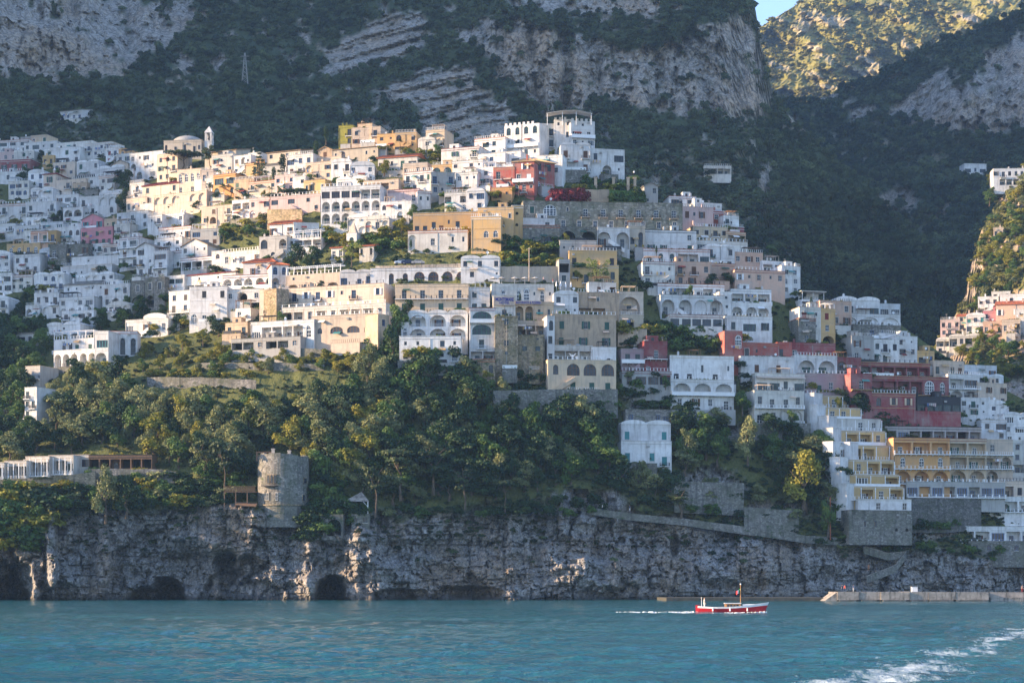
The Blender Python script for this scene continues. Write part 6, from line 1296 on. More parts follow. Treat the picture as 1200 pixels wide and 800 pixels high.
# shrubs and small trees growing at the foot of the houses
import re as _re
fr = random.Random(77); seen_lab = {}
for lb, bl, gp in list(FRONTS):
    if not gp or 'valley' in gp or 'spur' in gp or 'cliff' in gp: continue
    short = ' '.join(_re.split(r',| above| below| under| left| right| beside| on | in | at | over| between| behind| topmost| alone| wedged| running', lb)[0].split()[:6])
    for b in bl[:3]:
        if b.x1-b.x0 < 12 or fr.random() < .42 or b.yb > 500: continue
        x = fr.uniform(b.x0+2, b.x1-2); kd = fr.choice('gggddllo'); t = (x-b.x0)/(b.x1-b.x0); side = 'left foot' if t < .34 else 'middle' if t < .67 else 'right foot'
        nm = {'g': 'green', 'd': 'dark', 'l': 'yellow green', 'o': 'silvery'}[kd]; k_ = (nm, side, short)
        if k_ in seen_lab: continue
        seen_lab[k_] = 1; hh = fr.uniform(5.5, 10.5)*600/b.Y
        if fr.random() < .2: tree(fr.choice(['cypress', 'oak', 'lime', 'palm', 'green']), x, b.yb+2, hh*1.9, f'{nm} tree at the {side} of the {short}', 'trees at the feet of the houses', .9, None, -5.5)
        else: bush(kd, x, b.yb+2, hh, f'{nm} shrub at the {side} of the {short}', 'shrubs at the feet of the houses', fr.uniform(1.0, 1.9), None, -5.5)

# ------------------------------------------------------------ woods and scrub nobody could count
def scatter_stuff(name, pts, scl, src_mesh_obj, label=None):
    me = bpy.data.meshes.new(name); me.vertices.add(len(pts)); me.vertices.foreach_set('co', np.asarray(pts, np.float32).ravel())
    a = me.attributes.new('size', 'FLOAT_VECTOR', 'POINT'); a.data.foreach_set('vector', np.asarray(scl, np.float32).ravel())
    r = np.random.RandomState(len(pts)); rot = np.stack([r.normal(0, .12, len(pts)), r.normal(0, .12, len(pts)), r.rand(len(pts))*6.28], -1)
    b = me.attributes.new('turn', 'FLOAT_VECTOR', 'POINT'); b.data.foreach_set('vector', rot.astype(np.float32).ravel())
    o = link(name, me); o['kind'] = 'stuff'
    ng = bpy.data.node_groups.new(name, 'GeometryNodeTree')
    ng.interface.new_socket('Geometry', in_out='INPUT', socket_type='NodeSocketGeometry'); ng.interface.new_socket('Geometry', in_out='OUTPUT', socket_type='NodeSocketGeometry')
    gi = ng.nodes.new('NodeGroupInput'); go = ng.nodes.new('NodeGroupOutput'); ip = ng.nodes.new('GeometryNodeInstanceOnPoints'); ob = ng.nodes.new('GeometryNodeObjectInfo'); ob.inputs['Object'].default_value = src_mesh_obj
    ob.transform_space = 'ORIGINAL'
    s = ng.nodes.new('GeometryNodeInputNamedAttribute'); s.data_type = 'FLOAT_VECTOR'; s.inputs['Name'].default_value = 'size'
    t = ng.nodes.new('GeometryNodeInputNamedAttribute'); t.data_type = 'FLOAT_VECTOR'; t.inputs['Name'].default_value = 'turn'
    e2 = ng.nodes.new('FunctionNodeEulerToRotation'); L = ng.links.new
    L(gi.outputs[0], ip.inputs['Points']); L(ob.outputs['Geometry'], ip.inputs['Instance']); L(s.outputs['Attribute'], ip.inputs['Scale']); L(t.outputs['Attribute'], e2.inputs[0]); L(e2.outputs[0], ip.inputs['Rotation']); L(ip.outputs[0], go.inputs[0])
    md = o.modifiers.new('scatter', 'NODES'); md.node_group = ng
    return o
def sheet_points(co, px, py, prob, n, seed):
    r = np.random.RandomState(seed); p = np.clip(prob, 0, None).ravel(); p = p/p.sum(); i = r.choice(p.size, n, p=p); c = co.reshape(-1, 3)[i].copy()
    return c, px.ravel()[i], py.ravel()[i], r
def forest_source(kind, lob, n, s, mt, px, py, dfn, hm, label):
    me = quads_mesh('tree_crown', leafcloud(lob, n, s, 90), mt); Y = dfn(px, py)-4
    rt = empty('woodland_tree', unp(px, py, Y)); tag(rt, label, 'tree', 'single trees of the mountain'); rt.scale = (hm*.5,)*3
    link('trunk', trunk_mesh('trunk', .5, .05, 3, 5), rt); return link('crown', me, rt)
lobA = [(0, 0, .6, .6, .6), (.45, .1, .5, .4, .4), (-.4, .25, .7, .38, .4), (.05, -.45, .45, .42, .38), (-.1, .4, .95, .35, .35)]
srcA = forest_source('a', lobA, 170, .15, L_FOREST, 236, 96, D2, 6, 'dark crowned tree on the mountain under the left rock face')
lobB = [(0, 0, .5, .7, .45), (.5, -.2, .4, .4, .35), (-.5, .1, .5, .45, .35)]
srcB = forest_source('b', lobB, 130, .16, L_SCRUB, 1010, 60, lambda a, b: D3(a, b), 6, 'lone sunlit tree on the far bright mountain')
mo, mco, mpx, mpy, mrk = MAS
vis = (mpy < 440) & (mpy > -60) & (mpx > -60) & (mpx < 1180)
clump = fbm(mpx/24, mpy/16, 640)
c, x, y, r = sheet_points(mco, mpx, mpy, vis*(mpy < RIDGE(mpx)+14)*np.clip(1-mrk*1.25+.03, 0, 1)*(.35+clump), 15000, 1)
c[:, :2] += r.normal(0, .8, (len(c), 2)); c[:, 2] -= .4
s = (.7+1.7*r.rand(len(c))**1.6)*(c[:, 1]/1000)**.6*1.25
scatter_stuff('mountain_forest', c, np.stack([s*1.1, s*1.1, s*(.8+.5*r.rand(len(c)))], -1), srcA)
mo, mco, mpx, mpy, mrk = MAS2
vis = (mpy < 470) & (mpy > -30) & (mpx < 1230)
c, x, y, r = sheet_points(mco, mpx, mpy, vis*np.clip(1-mrk*1.25+.03, 0, 1)*(.35+fbm(mpx/20, mpy/14, 641)), 10500, 2)
s = (.9+2.0*r.rand(len(c))**1.6)*(c[:, 1]/1000)**.6*1.2
scatter_stuff('valley_forest', c, np.stack([s*1.1, s*1.1, s*(.8+.5*r.rand(len(c)))], -1), srcA)
vis = (py3 < 150) & (px3 < 1230) & (py3 > -40)
c, x, y, r = sheet_points(MAS3[1], px3, py3, vis*np.clip(1-rk3*1.15, 0, 1)*(.15+np.clip(fbm(u3/26, v3/12, 306)-.35, 0, 1)*3), 4200, 3)
s = 1.5+3.6*r.rand(len(c))**2
scatter_stuff('far_mountain_scrub', c, np.stack([s*1.1, s*1.1, s*.8], -1), srcB)
c, x, y, r = sheet_points(SPUR[1][:n4], px4, py4, (px4 < 1440)*(py4 < 560)*np.clip(1-rk4*.9, 0.03, 1), 6500, 4)
s = .45+1.0*r.rand(len(c))**2
scatter_stuff('spur_scrub', c, np.stack([s*1.2, s*1.2, s], -1), srcB)
hco = HCO[:PX.shape[0]]
slope = (PX > -250)*(PX < 1450)*(PY < 690)
pr = slope*((1-cliff)*(PY > RIDGE(PX)+4)*1.0+cliff*(PY < 660)*.10*(fbm(PX/14, PY/9, 650) > .5)+cliff*(PY > 575)*(PY < 640)*.22*(fbm(PX/22, PY/12, 651) > .52))
c, x, y, r = sheet_points(hco, PX, PY, pr, 10500, 5)
c[:, 1] -= .3; s = .35+.85*r.rand(len(c))**1.8
und = scatter_stuff('undergrowth', c, np.stack([s*1.3, s*1.3, s*.9], -1), srcA)

# ------------------------------------------------------------ the seafront, garden walls and small things
GROUP = 'buildings along the cliff'
H('long white villa with five arches, a roof pergola and three tall arched windows', (63, 112, 412, 431, W, 'L L L L L', dict(yaw=-22)), (63, 110, 397, 414, W, '=s . d . d . d', dict(yaw=-22, dy=-.5, roof='pergola')), (111, 127, 390, 431, W, 'G / L', dict(yaw=-14, frame=TEALP)), (126, 161, 390, 420, W, 'a a a', dict(yaw=4, frame=DARKM, dy=-1)), cat='villa', rail='n', chim=0)
H('tall narrow white building on the cliff at the far left', (29, 43, 456, 502, W, 'w . / w w / w . / w w', dict(yaw=-24)), (30, 47, 431, 457, GREYW, '=i . / =i .', dict(yaw=-24)), chim=0)
H('curved cream pergola restaurant on the cliff terrace at the left edge', (-24, 5, 544, 563, OFFW, '=wp P P P P', dict(yaw=-10, dy=-3, deep=6, roofm=CREAM)), (5, 31, 542, 562, OFFW, '=wp P P P P', dict(yaw=-14, dy=-3.2, deep=6, roofm=CREAM)), (30, 58, 537, 558, OFFW, '=wp P P P P', dict(yaw=-16, dy=-3.6, deep=6, roofm=CREAM)), (57, 86, 535.5, 556, OFFW, '=wp P P P G', dict(yaw=-14, dy=-3.8, deep=6, roofm=CREAM)), (85, 105, 535, 549, OFFW, 'G G', dict(yaw=-8, dy=-3, roofm=CREAM)), cat='restaurant', rail='w', chim=0)
H('dark timber roofed terrace bar right of the pergola restaurant', (104, 178, 535, 549, WOOD, 'k k P k k k', dict(yaw=-4, dy=-4, deep=6, roofm=DARKM)), cat='bar', chim=0)
H('ruined stone turret with one lit opening right of the round tower', (412, 433, 603, 628, GREYST, '. w / . .', dict(yaw=0, dy=-1, par=.2, skirt=1)), cat='turret', chim=0)
H('stone wall house with two low arches between the tower and the turret', (360, 402, 604, 628, GREYST, 'K K', dict(yaw=-4, dy=-1, deep=5, par=.2, skirt=1)), cat='arched wall', chim=0)
# --- round watch tower
def at(px, py, dy=0.0):
    Y = ground(px, py)+dy; return unp(px, py, Y), FX/Y
p, k = at(329, 604, -2); Rt = 30.5/k
tw = empty('watch_tower', (p.x, p.y+Rt*.9, p.z)); tag(tw, 'round stone watch tower with a small dark balcony on the cliff edge', 'tower', None)
Ht = 70/k
m = MB(); prof = [(Rt*1.06, -3), (Rt*1.03, 0), (Rt*1.015, Ht*.17), (Rt, Ht*.18), (Rt*.99, Ht)]
m.lathe(prof+[(Rt*.99-.9, Ht), (Rt*.99-.9, Ht-1.2), (0.01, Ht-1.2)], 48); m.link('wall', GREYST, tw)
m = MB(); m.lathe([(Rt*1.015, Ht*.17), (Rt*1.06, Ht*.172), (Rt*1.06, Ht*.19), (Rt, Ht*.192)], 48); m.link('string_course', TANST, tw)
m = MB(); rr = random.Random(4)
for i in range(26):
    a = 2*math.pi*i/26; hgt = rr.uniform(.1, .9)
    if rr.random() < .3: continue
    ca, sa = math.cos(a), math.sin(a); tx, ty = -sa, ca
    q = [(ca*rd+tx*s*.8, sa*rd+ty*s*.8, z) for z in (Ht-.1, Ht+hgt) for rd, s in ((Rt*.985, -1), (Rt*.985, 1), (Rt*.9, 1), (Rt*.9, -1))]
    m.add(q, [(0,1,5,4),(1,2,6,5),(2,3,7,6),(3,0,4,7),(4,5,6,7)])
m.link('parapet', GREYST, tw)
def on_tower(px, py0, py1, wpx, kind='rect', frame=DARKM):
    x = (px-329)/k; x = max(-Rt*.97, min(Rt*.97, x)); a = math.asin(x/(Rt*1.0)); y = -Rt*math.cos(a); z = (604-py1)/k; h = (py1-py0)/k; wv = wpx/k/max(.35, math.cos(a))
    f = MB(); f.box(-wv/2-.14, wv/2+.14, -.1, .25, -.12, h+.12); o = f.link('window_surround', TANST, tw, (x, y, z), a)
    link('window', unit_window(kind, frame, None), o, (0, -.16, 0), 0, (wv, 1, h)); return o
for px in (314.5, 318.5, 322.5): on_tower(px, 556, 566, 2.6, 'arch')
on_tower(313, 577, 586, 5, 'rect', GREYW); on_tower(324.5, 577, 586, 3.2, 'rect', WPAINT); on_tower(356, 559.5, 565, 2.4, 'tiny'); on_tower(354.5, 579, 586, 2, 'tiny'); on_tower(311, 598, 604, 2, 'tiny')
bx = (317-329)/k; ba = math.asin(bx/Rt); m = MB(); m.box(-2.1, 2.1, -1.2, .4, 0, .2); b = m.link('balcony', DARKM, tw, (bx, -Rt*math.cos(ba), (604-569.5)/k), ba)
link('railing', unit_rail(DARKM), b, (-2.1, -1.15, .2), 0, (4.2, 1, 1.1))
for px, s in ((319, 1.0), (338, .8)):
    m = MB(); m.box(-.4, .4, -.4, .4, 0, 2.4*s); m.box(-.5, .5, -.5, .5, 2.4*s, 2.4*s+.25); m.link('chimney', CREAM, tw, ((px-329)/k, -Rt*.6, Ht-.6))
m = MB(); m.box(-2.4, 2.4, -.1, .1, 2.2, 2.4); m.box(-2.4, -2.2, -.1, .1, 0, 2.2); m.box(-2.4, -2.2, 1.8, 2.0, 0, 2.2); m.box(-2.4, 2.4, 1.8, 2, 2.2, 2.4)
for i in range(9): m.box(-2.3+i*.55, -2.2+i*.55, -.3, 2.2, 2.41, 2.5)
m.link('roof_pergola', WOOD, tw, ((309-329)/k, -Rt*.45, Ht-1.1))
# --- timber deck beside the tower
p, k2 = at(280, 590, -3); dk = empty('wooden_deck', p); tag(dk, 'sunlit timber deck on posts joined to the round tower', 'deck')
wd = 17/k2
m = MB(); m.box(-wd, wd+.6, -1.0, 3, 3.0, 3.25); m.link('floor', WOOD, dk)
for x in (-wd+.1, -wd*.2, wd*.6): m = MB(); m.box(x-.14, x+.14, -.9, -.62, -2, 3); m.link('post', WOOD, dk)
m = MB()
for i in range(4): m.box(-wd, wd+.6, -1.0, -.93, 3.4+i*.32, 3.58+i*.32)
m.link('railing', WOOD, dk)
m = MB(); m.add([(-wd*.2, -2.6, -.6), (wd+1, -2.6, -.9), (wd+1, .5, .1), (-wd*.2, .5, .3)], [(0, 1, 2, 3)]); v = [(x, y, z+.2) for x, y, z in m.v[:4]]; m.add(v+list(m.v[:4]), [(0, 1, 2, 3), (4, 5, 1, 0), (5, 6, 2, 1), (7, 4, 0, 3)]); m.link('lower_roof', WOOD, dk)
# --- thatched shelter
p, k2 = at(418, 599, -1); sh = empty('garden_shelter', p); tag(sh, 'open garden shelter with a peaked pale roof above the turret', 'shelter'); q = 15/k2
m = MB(); m.add([(-q,-1.5,2.6),(q,-1.5,2.6),(q,3,2.6),(-q,3,2.6),(q*.35,1,5.2)], [(0,1,4),(1,2,4),(2,3,4),(3,0,4),(3,2,1,0)]); m.link('roof', CONC, sh)
for x in (-q*.9, q*.9):
    m = MB(); m.box(x-.12, x+.12, -1.3, -1.06, -1, 2.6); m.link('post', WPAINT, sh)
    m = MB(); s = 1 if x < 0 else -1; m.tube([(x, -1.2, 1.2), (x+s*1.2, -1.2, 2.5)], [.07, .07], 5); m.link('brace', WPAINT, sh)
# --- walls of dressed and dry stone that follow the slope
def ribbon(name, label, cat, pts, mat, thick=.7, dy=-1.5, coping=None, foot=1.0, group=None):
    """wall through points (photo column, top row, bottom row)"""
    dense = []
    for (a, b) in zip(pts[:-1], pts[1:]):
        n = max(1, int(abs(b[0]-a[0])/8))
        for i in range(n): t = i/n; dense.append(tuple(a[j]+(b[j]-a[j])*t for j in range(3)))
    dense.append(pts[-1]); F_, T_ = [], []
    for (x, yt, yb) in dense:
        Y = ground(x, yb)+dy; F_.append(unp(x, yb, Y)); T_.append(unp(x, yt+(vn(x/5, yt, 3)-.5)*1.2, Y))
    o0 = F_[len(F_)//2].copy(); m = MB(); cm = MB()
    for i in range(len(F_)-1):
        a, b, c_, d_ = F_[i]-o0, F_[i+1]-o0, T_[i+1]-o0, T_[i]-o0; th = Vector((0, thick, 0)); dn = Vector((0, 0, -foot))
        m.add([a+dn, b+dn, c_, d_, a+th+dn, b+th+dn, c_+th, d_+th], [(0,1,2,3),(3,2,6,7),(4,7,6,5)]+([(0,3,7,4)] if i == 0 else [])+([(1,5,6,2)] if i == len(F_)-2 else []))
        if coping: u = Vector((0, 0, .004)); q = Vector((0, -.12, 0)); hh = Vector((0, 0, .18)); cm.add([d_+q+u, c_+q+u, c_+th-q+u, d_+th-q+u, d_+q+hh, c_+q+hh, c_+th-q+hh, d_+th-q+hh], [(0,1,5,4),(4,5,6,7),(1,2,6,5),(2,3,7,6),(3,0,4,7)])
    if coping:
        rt = empty(name, o0); tag(rt, label, cat, group); m.link('wall', mat, rt); cm.link('coping', coping, rt)
    else:
        rt = m.link(name, mat, None, o0); tag(rt, label, cat, group)
    return rt
RW = 'stone walls of the terraces'
for a in [('tan stone wall holding up the pergola restaurant terrace', [(-24, 562, 580), (40, 560, 580), (85, 556, 576), (112, 552, 572)], TANST, None), ('grey stone wall below the dark timber bar', [(104, 549, 566), (180, 549, 566), (206, 552, 566)], GREYST, None),
          ('long stone wall along the coastal path above the sea cliff', [(690, 594, 598), (737, 601, 605), (800, 607, 611), (860, 615, 620), (905, 621, 626), (945, 627, 632), (1010, 631, 636)], GREYST, None), ('grey garden wall under the left orchard terraces', [(172, 442, 451), (235, 442, 451), (300, 445, 453)], GREYST, None),
          ('grey terrace wall beneath the cream hotel', [(296, 408, 420), (345, 407, 420), (388, 410, 422)], GREYST, None), ('long low terrace wall in the middle of the hotel gardens', [(230, 425, 431), (330, 425, 431), (380, 427, 433)], GREYST, None),
          ('mossy stone wall under the white loggia terrace', [(466, 423, 447), (545, 423, 447)], GREYST, None), ('big rubble stone wall under the tan house', [(578, 458, 490), (640, 456, 490), (724, 456, 486)], GREYST, None), ('stone wall below the small white cottage slope', [(790, 563, 596), (872, 566, 600)], GREYST, None),
          ('stone wall with a small door above the coastal path', [(872, 594, 622), (936, 598, 622)], GREYST, None), ('tan stone retaining wall above the orange tiled roof', [(313, 245, 266), (354, 246, 266)], TANST, None), ('pale wall with a curved top under the white arcaded house with brown doors', [(786, 480, 494), (862, 480, 494)], GREYW, None),
          ('grey stone wall under the weathered white house', [(884, 496, 512), (950, 496, 512)], GREYST, None), ('garden wall of red creeper behind the red villa', [(645, 221, 240), (686, 220, 240)], L_RED, None), ('tan garden wall above the grey palace', [(684, 222, 240), (716, 222, 240)], STAINED, None), ('ivy covered green wall above the grey palace', [(714, 222, 240), (758, 226, 241)], leafmat('ivy_leaves', (.04, .09, .012), (.12, .2, .03), .7, .1), None),
          ('dark rock wall between the seafront terraces and the glazed restaurant', [(1066, 584, 620), (1110, 584, 620), (1150, 584, 616)], DARKST, None), ('curved stone wall of the stairs down to the jetty', [(1012, 640, 644), (1040, 648, 652), (1062, 646, 650), (1050, 662, 666), (1016, 675, 679)], GREYST, CONC), ('low wall of the road in front of the parked cars', [(440, 312, 318), (560, 308, 316)], CONC, None),
          ('stained wall below the sunlit ochre tower house', [(724, 386, 402), (758, 386, 402)], STAINED, None), ('stone wall left of the sunlit cream row house', [(270, 256, 266), (316, 254, 264)], GREYST, None), ('lower stone wall of the vine slope left of the yellow house', [(586, 312, 326), (655, 312, 330)], BEIGE, None)]:
    ribbon('retaining_wall', a[0], 'wall', a[1], a[2], coping=a[3], group=RW)
# leaves growing on the creeper and ivy walls
for i, x in enumerate(np.linspace(646, 684, 9)): bush('r', x, 239, 15+i % 3*2, 'dark red creeper growing on the wall behind the red villa', 'red creeper', .8, None, -2.6)
for i, x in enumerate(np.linspace(718, 752, 6)): bush('g', x, 239, 15, 'bright green ivy growing on the wall above the grey palace', 'ivy on the garden wall', .8, None, -2.6)
# garden pillars
for i, (x, lb) in enumerate([(698, 'leftmost stone pillar of the ruined garden pergola'), (719, 'middle stone pillar of the ruined garden pergola'), (736, 'third stone pillar of the ruined garden pergola'), (744, 'rightmost sunlit pillar of the ruined garden pergola')]):
    p, k2 = at(x, 222, -3.5); m = MB(); hh = 13/k2; m.box(-.45, .45, -.4, .5, -3, hh); m.box(-.6, .6, -.55, .65, hh+.002, hh+.3); m.box(-.62, .62, -.57, .67, hh*.3, hh*.36); tag(m.link('garden_pillar', STAINED, None, p), lb, 'pillar', 'pillars of the walled garden')
# --- jetty and quay
Yj = CAMZ*FX/(704-HY); kj = FX/Yj; zt = (704-693.2)/kj
jt = empty('jetty', ((1085-CX)/FX*Yj, Yj, 0)); tag(jt, 'long pale concrete jetty with stepped end below the right cliff', 'jetty'); X0 = 1085
edges = [981.5, 1007, 1032, 1066, 1088, 1120, 1159]
jr = random.Random(5)
for a, b_ in zip(edges[:-1], edges[1:]):
    m = MB(); o_ = jr.uniform(-.25, .25); m.box((a-X0)/kj+.03, (b_-X0)/kj-.03, o_, 14+o_, .3, zt+jr.uniform(-.05, .05)); m.link('concrete_block', CONC, jt)
    m = MB(); s = jr.uniform(.1, .5); m.box((a-X0)/kj+s, (b_-X0)/kj-s*2, -.5+o_, 13, -2, .295); m.link('footing', DARKST, jt)
m = MB(); m.box((1159-X0)/kj+.03, (1260-X0)/kj, 2.5, 16, .9, zt-.1); m.link('concrete_block', CONC, jt)
m = MB(); m.box((1162-X0)/kj, (1260-X0)/kj, 1.0, 2.49, -2, .9); m.link('landing_ledge', CONC, jt)
m = MB(); m.add([((967-X0)/kj, .5, .1), ((981.5-X0)/kj, .5, zt), ((981.5-X0)/kj, 10, zt), ((967-X0)/kj, 10, .1), ((967-X0)/kj, .5, -2), ((981.5-X0)/kj, .5, -2)], [(0,1,2,3),(4,5,1,0)]); m.link('ramp', CONC, jt)
m = MB(); m.box((784-1085)/kj, (981-1085)/kj, 8, 40, -2, .8)
for i in range(6): m.box((790+i*30-1085)/kj, (792+i*30-1085)/kj, 7.9, 7.99, -.2, .6)
tag(m.link('low_quay', plain('wet_concrete', (.07, .068, .055), .8, .3), None, ((1085-CX)/FX*Yj, Yj, 0)), 'low wet concrete quay running along the cliff foot behind the red boat', 'quay')
m = MB(); m.box(-.7, .7, -.6, .6, 0, 1.1); m.box(-.75, .75, -.65, .65, 1.102, 1.2); tag(m.link('storage_box', WPAINT, None, ((1071.5-CX)/FX*(Yj+5), Yj+5, zt+.05)), 'small white box standing on the jetty', 'box')
# --- people
def person_mesh(seated=False):
    J = [((0,0,.95), .13), ((0,0,1.15), .12), ((0,0,1.38), .135), ((0,.0,1.50), .06), ((0,-.02,1.58), .075), ((0,-.02,1.70), .085)]
    E = [(0,1),(1,2),(2,3),(3,4),(4,5)]
    def add(p, r, par): J.append((p, r)); E.append((par, len(J)-1)); return len(J)-1
    for s in (-1, 1):
        h = add((s*.10, 0, .88), .095, 0); kn = add((s*.12, -.03, .48), .062, h); an = add((s*.12, .02, .09), .042, kn); add((s*.13, -.16, .04), .038, an)
        sh = add((s*.19, 0, 1.40), .062, 2); el = add((s*.25, .03, 1.13), .045, sh); wr = add((s*.24, -.14, .92), .033, el); pa = add((s*.235, -.17, .86), .036, wr)
        for f in range(4): a = add((s*.235+(f-1.5)*.018, -.19-.004*f, .82), .010, pa); add((s*.235+(f-1.5)*.018, -.18, .785+.006*abs(f-1.5)), .008, a)
        t = add((s*.235-s*.035, -.19, .85), .011, pa); add((s*.235-s*.045, -.205, .815), .009, t)
    add((0, -.11, 1.655), .018, 5)
    me = bpy.data.meshes.new('person'); me.from_pydata([j[0] for j in J], E, []); o = bpy.data.objects.new('person_pose', me); C.objects.link(o)
    o.modifiers.new('skin', 'SKIN'); me.skin_vertices[0] if me.skin_vertices else None
    for i, (p_, r_) in enumerate(J): me.skin_vertices[0].data[i].radius = (r_*1.05, r_)
    me.skin_vertices[0].data[0].use_root = True
    sb = o.modifiers.new('sub', 'SUBSURF'); sb.levels = sb.render_levels = 1
    dg = bpy.context.evaluated_depsgraph_get(); out = bpy.data.meshes.new_from_object(o.evaluated_get(dg)); bpy.data.objects.remove(o); bpy.data.meshes.remove(me)
    out.polygons.foreach_set('use_smooth', [True]*len(out.polygons)); return out
SKIN = plain('skin', (.50, .30, .20), .6, .08); HAIR = plain('dark_hair', (.03, .02, .015), .7, .2); NAVY = plain('navy_cloth', (.03, .045, .09), .8, .15); PALECL = plain('pale_cloth', (.62, .60, .55), .8, .1); REDCL = plain('red_cloth', (.45, .06, .05), .8, .1); BLUECL = plain('blue_cloth', (.10, .17, .32), .8, .1)
PBASE = person_mesh()
def person(loc, top, bottom, label, rz=0, group=None, body=None):
    me = PBASE.copy(); me.materials.clear()
    for mt in (body or SKIN, top, bottom, HAIR): me.materials.append(mt)
    idx = []
    for p_ in me.polygons:
        c = p_.center; a = abs(c.x) > .215
        idx.append(0 if body else 2 if c.z < .92 and not (abs(c.x) > .19 and c.z > .7) and c.z > .1 else 1 if .9 <= c.z < 1.47 and not (a and c.z < 1.2) else 3 if c.z > 1.66 and c.y > -.07 or c.z > 1.74 else 3 if c.z <= .1 else 0)
    me.polygons.foreach_set('material_index', idx); o = link('person', me, None, loc, rz); tag(o, label, 'person', group); return o
person(((987-CX)/FX*(Yj+4), Yj+4, zt), NAVY, NAVY, 'person in dark clothes standing at the left end of the jetty', .4, 'people on the jetty')
person(((990-CX)/FX*(Yj+4.5), Yj+4.5, zt), REDCL, NAVY, 'person in a red top beside the dark dressed one on the jetty', -.5, 'people on the jetty')
person(((1000-CX)/FX*(Yj+6), Yj+6, zt), BLUECL, PALECL, 'person in blue standing a little apart on the jetty', 1.2, 'people on the jetty')
person(((1198-CX)/FX*(Yj+3), Yj+3, zt-.1), SKIN, REDCL, 'bare chested person in red shorts at the right end of the jetty', .2, 'people on the jetty')
p, _ = at(1018, 668, -4); person(p, BROWNP, BROWNP, 'small terracotta coloured statue of a figure on the cliff stairs', .3, None, plain('terracotta', (.42, .17, .07), .8, .15))
for i, (x, y, tp, bt, lb) in enumerate([(637, 331, PINK, NAVY, 'person in pale pink on the hotel roof terrace'), (648, 333, REDCL, PALECL, 'person in red by the parasols of the roof terrace'), (711, 335, REDCL, NAVY, 'person in red on the terrace before the yellow house'), (718, 335, BLUECL, NAVY, 'person in blue on the terrace before the yellow house'), (706, 598, PALECL, NAVY, 'person in white walking the coastal path'), (738, 599, NAVY, PALECL, 'person in navy on the coastal path below the cottage')]):
    p, k2 = at(x, y, -3.6); person(p, tp, bt, lb, i*1.1, 'people on the terraces')
# --- red boat
Yb = CAMZ*FX/(717.3-HY); kb = FX/Yb
bt = empty('motor_boat', ((857-CX)/FX*Yb, Yb, 0), R(-3)); tag(bt, 'small red wooden motor boat with a white rail and a flag on its mast', 'boat')
REDB = plain('red_boat_paint', (.50, .02, .03), .35, .06, .5); VARN = plain('varnished_wood', (.42, .20, .07), .45, .2, .4, 0, 3); WB = plain('white_boat_paint', (.78, .77, .74), .4, .05, .4)
L2 = 39/kb; ns = 15
def hull(mat_band, z_lo, z_hi, off=0.0):
    m = MB(); rows = []
    for i in range(ns):
        t = i/(ns-1); x = -L2+2*L2*t; x2 = x+(t**6)*.55
        hb = 1.22*min(1, (.55+t*1.9))*math.sqrt(max(0.0, 1-max(0, (t-.45)/.55)**2.2)); sheer = .74+.62*max(0, (t-.35)/.65)**1.8+.12*max(0, (.2-t)/.2)
        rows.append((x, x2, hb, sheer))
    return rows
rows = hull(None, 0, 0)
m = MB(); w_ = MB(); dkm = MB(); S = []
for (x, x2, hb, sh_) in rows:
    pts = []
    for u, zz in ((.0, -.45), (.55, -.32), (.80, .0), (.92, sh_*.42), (1.0, sh_*.72), (1.02, sh_)):
        pts.append((x+(x2-x)*max(0, zz/sh_), hb*u, zz))
    S.append(pts)
for i in range(ns-1):
    for s in (-1, 1):
        for j in range(5):
            q = [S[i][j], S[i+1][j], S[i+1][j+1], S[i][j+1]]; q = [(a, s*b_, c) for a, b_, c in q]
            (m if j < 4 else w_).quad(*q)
    a, b_ = S[i][5], S[i+1][5]
    dkm.quad((a[0], -a[1]*.97, a[2]-.1), (b_[0], -b_[1]*.97, b_[2]-.1), (b_[0], b_[1]*.97, b_[2]-.1), (a[0], a[1]*.97, a[2]-.1))
    for s in (-1, 1): w_.quad((a[0], s*a[1], a[2]+.003), (b_[0], s*b_[1], b_[2]+.003), (b_[0], s*(b_[1]-.12) if b_[1] > .12 else 0, b_[2]+.003), (a[0], s*(a[1]-.12), a[2]+.003))
P = S[0]; L_ = [(p_[0], p_[1], p_[2]) for p_ in P]; m.add([(a, -b_, c) for a, b_, c in L_[:5]]+[(a, b_, c) for a, b_, c in reversed(L_[:5])], [tuple(range(10))]); w_.quad((P[4][0],-P[4][1],P[4][2]), (P[4][0],P[4][1],P[4][2]), (P[5][0],P[5][1],P[5][2]), (P[5][0],-P[5][1],P[5][2]))
m.link('hull', REDB, bt, smooth=True); w_.link('gunwale', WB, bt); dkm.link('deck', WB, bt)
def bx_(px): return (px-857)/kb
m = MB(); x0, x1 = bx_(849.5), bx_(867.5); m.box(x0, x1, -.75, .75, .55, 1.18)
for i in range(4):
    xx = x0+.25+i*(x1-x0-.4)/4; m.box(xx, xx+.3, -.765, -.751, .78, 1.06, 1)
cb = m.link('cabin', [VARN, GLASS], bt); m = MB(); m.box(x0-.12, x1+.08, -.85, .85, 1.183, 1.27); m.link('cabin_roof', WB, cb)
m = MB(); m.tube([(bx_(867.8), 0, .6), (bx_(867.8), 0, 3.65)], [.06, .045], 8); ms = m.link('mast', VARN, bt); m = MB(); m.lathe([(.0, 3.62), (.09, 3.66), (.09, 3.82), (0, 3.86)], 8, 0, bx_(867.8), 0); m.link('mast_light', WB, ms)
FLG = [plain('flag_green', (.02, .22, .07), .8, .05), plain('flag_white', (.75, .75, .72), .8, .05), plain('flag_red', (.55, .04, .04), .8, .05)]
m = MB(); fx0, fz = bx_(867.4), 3.2
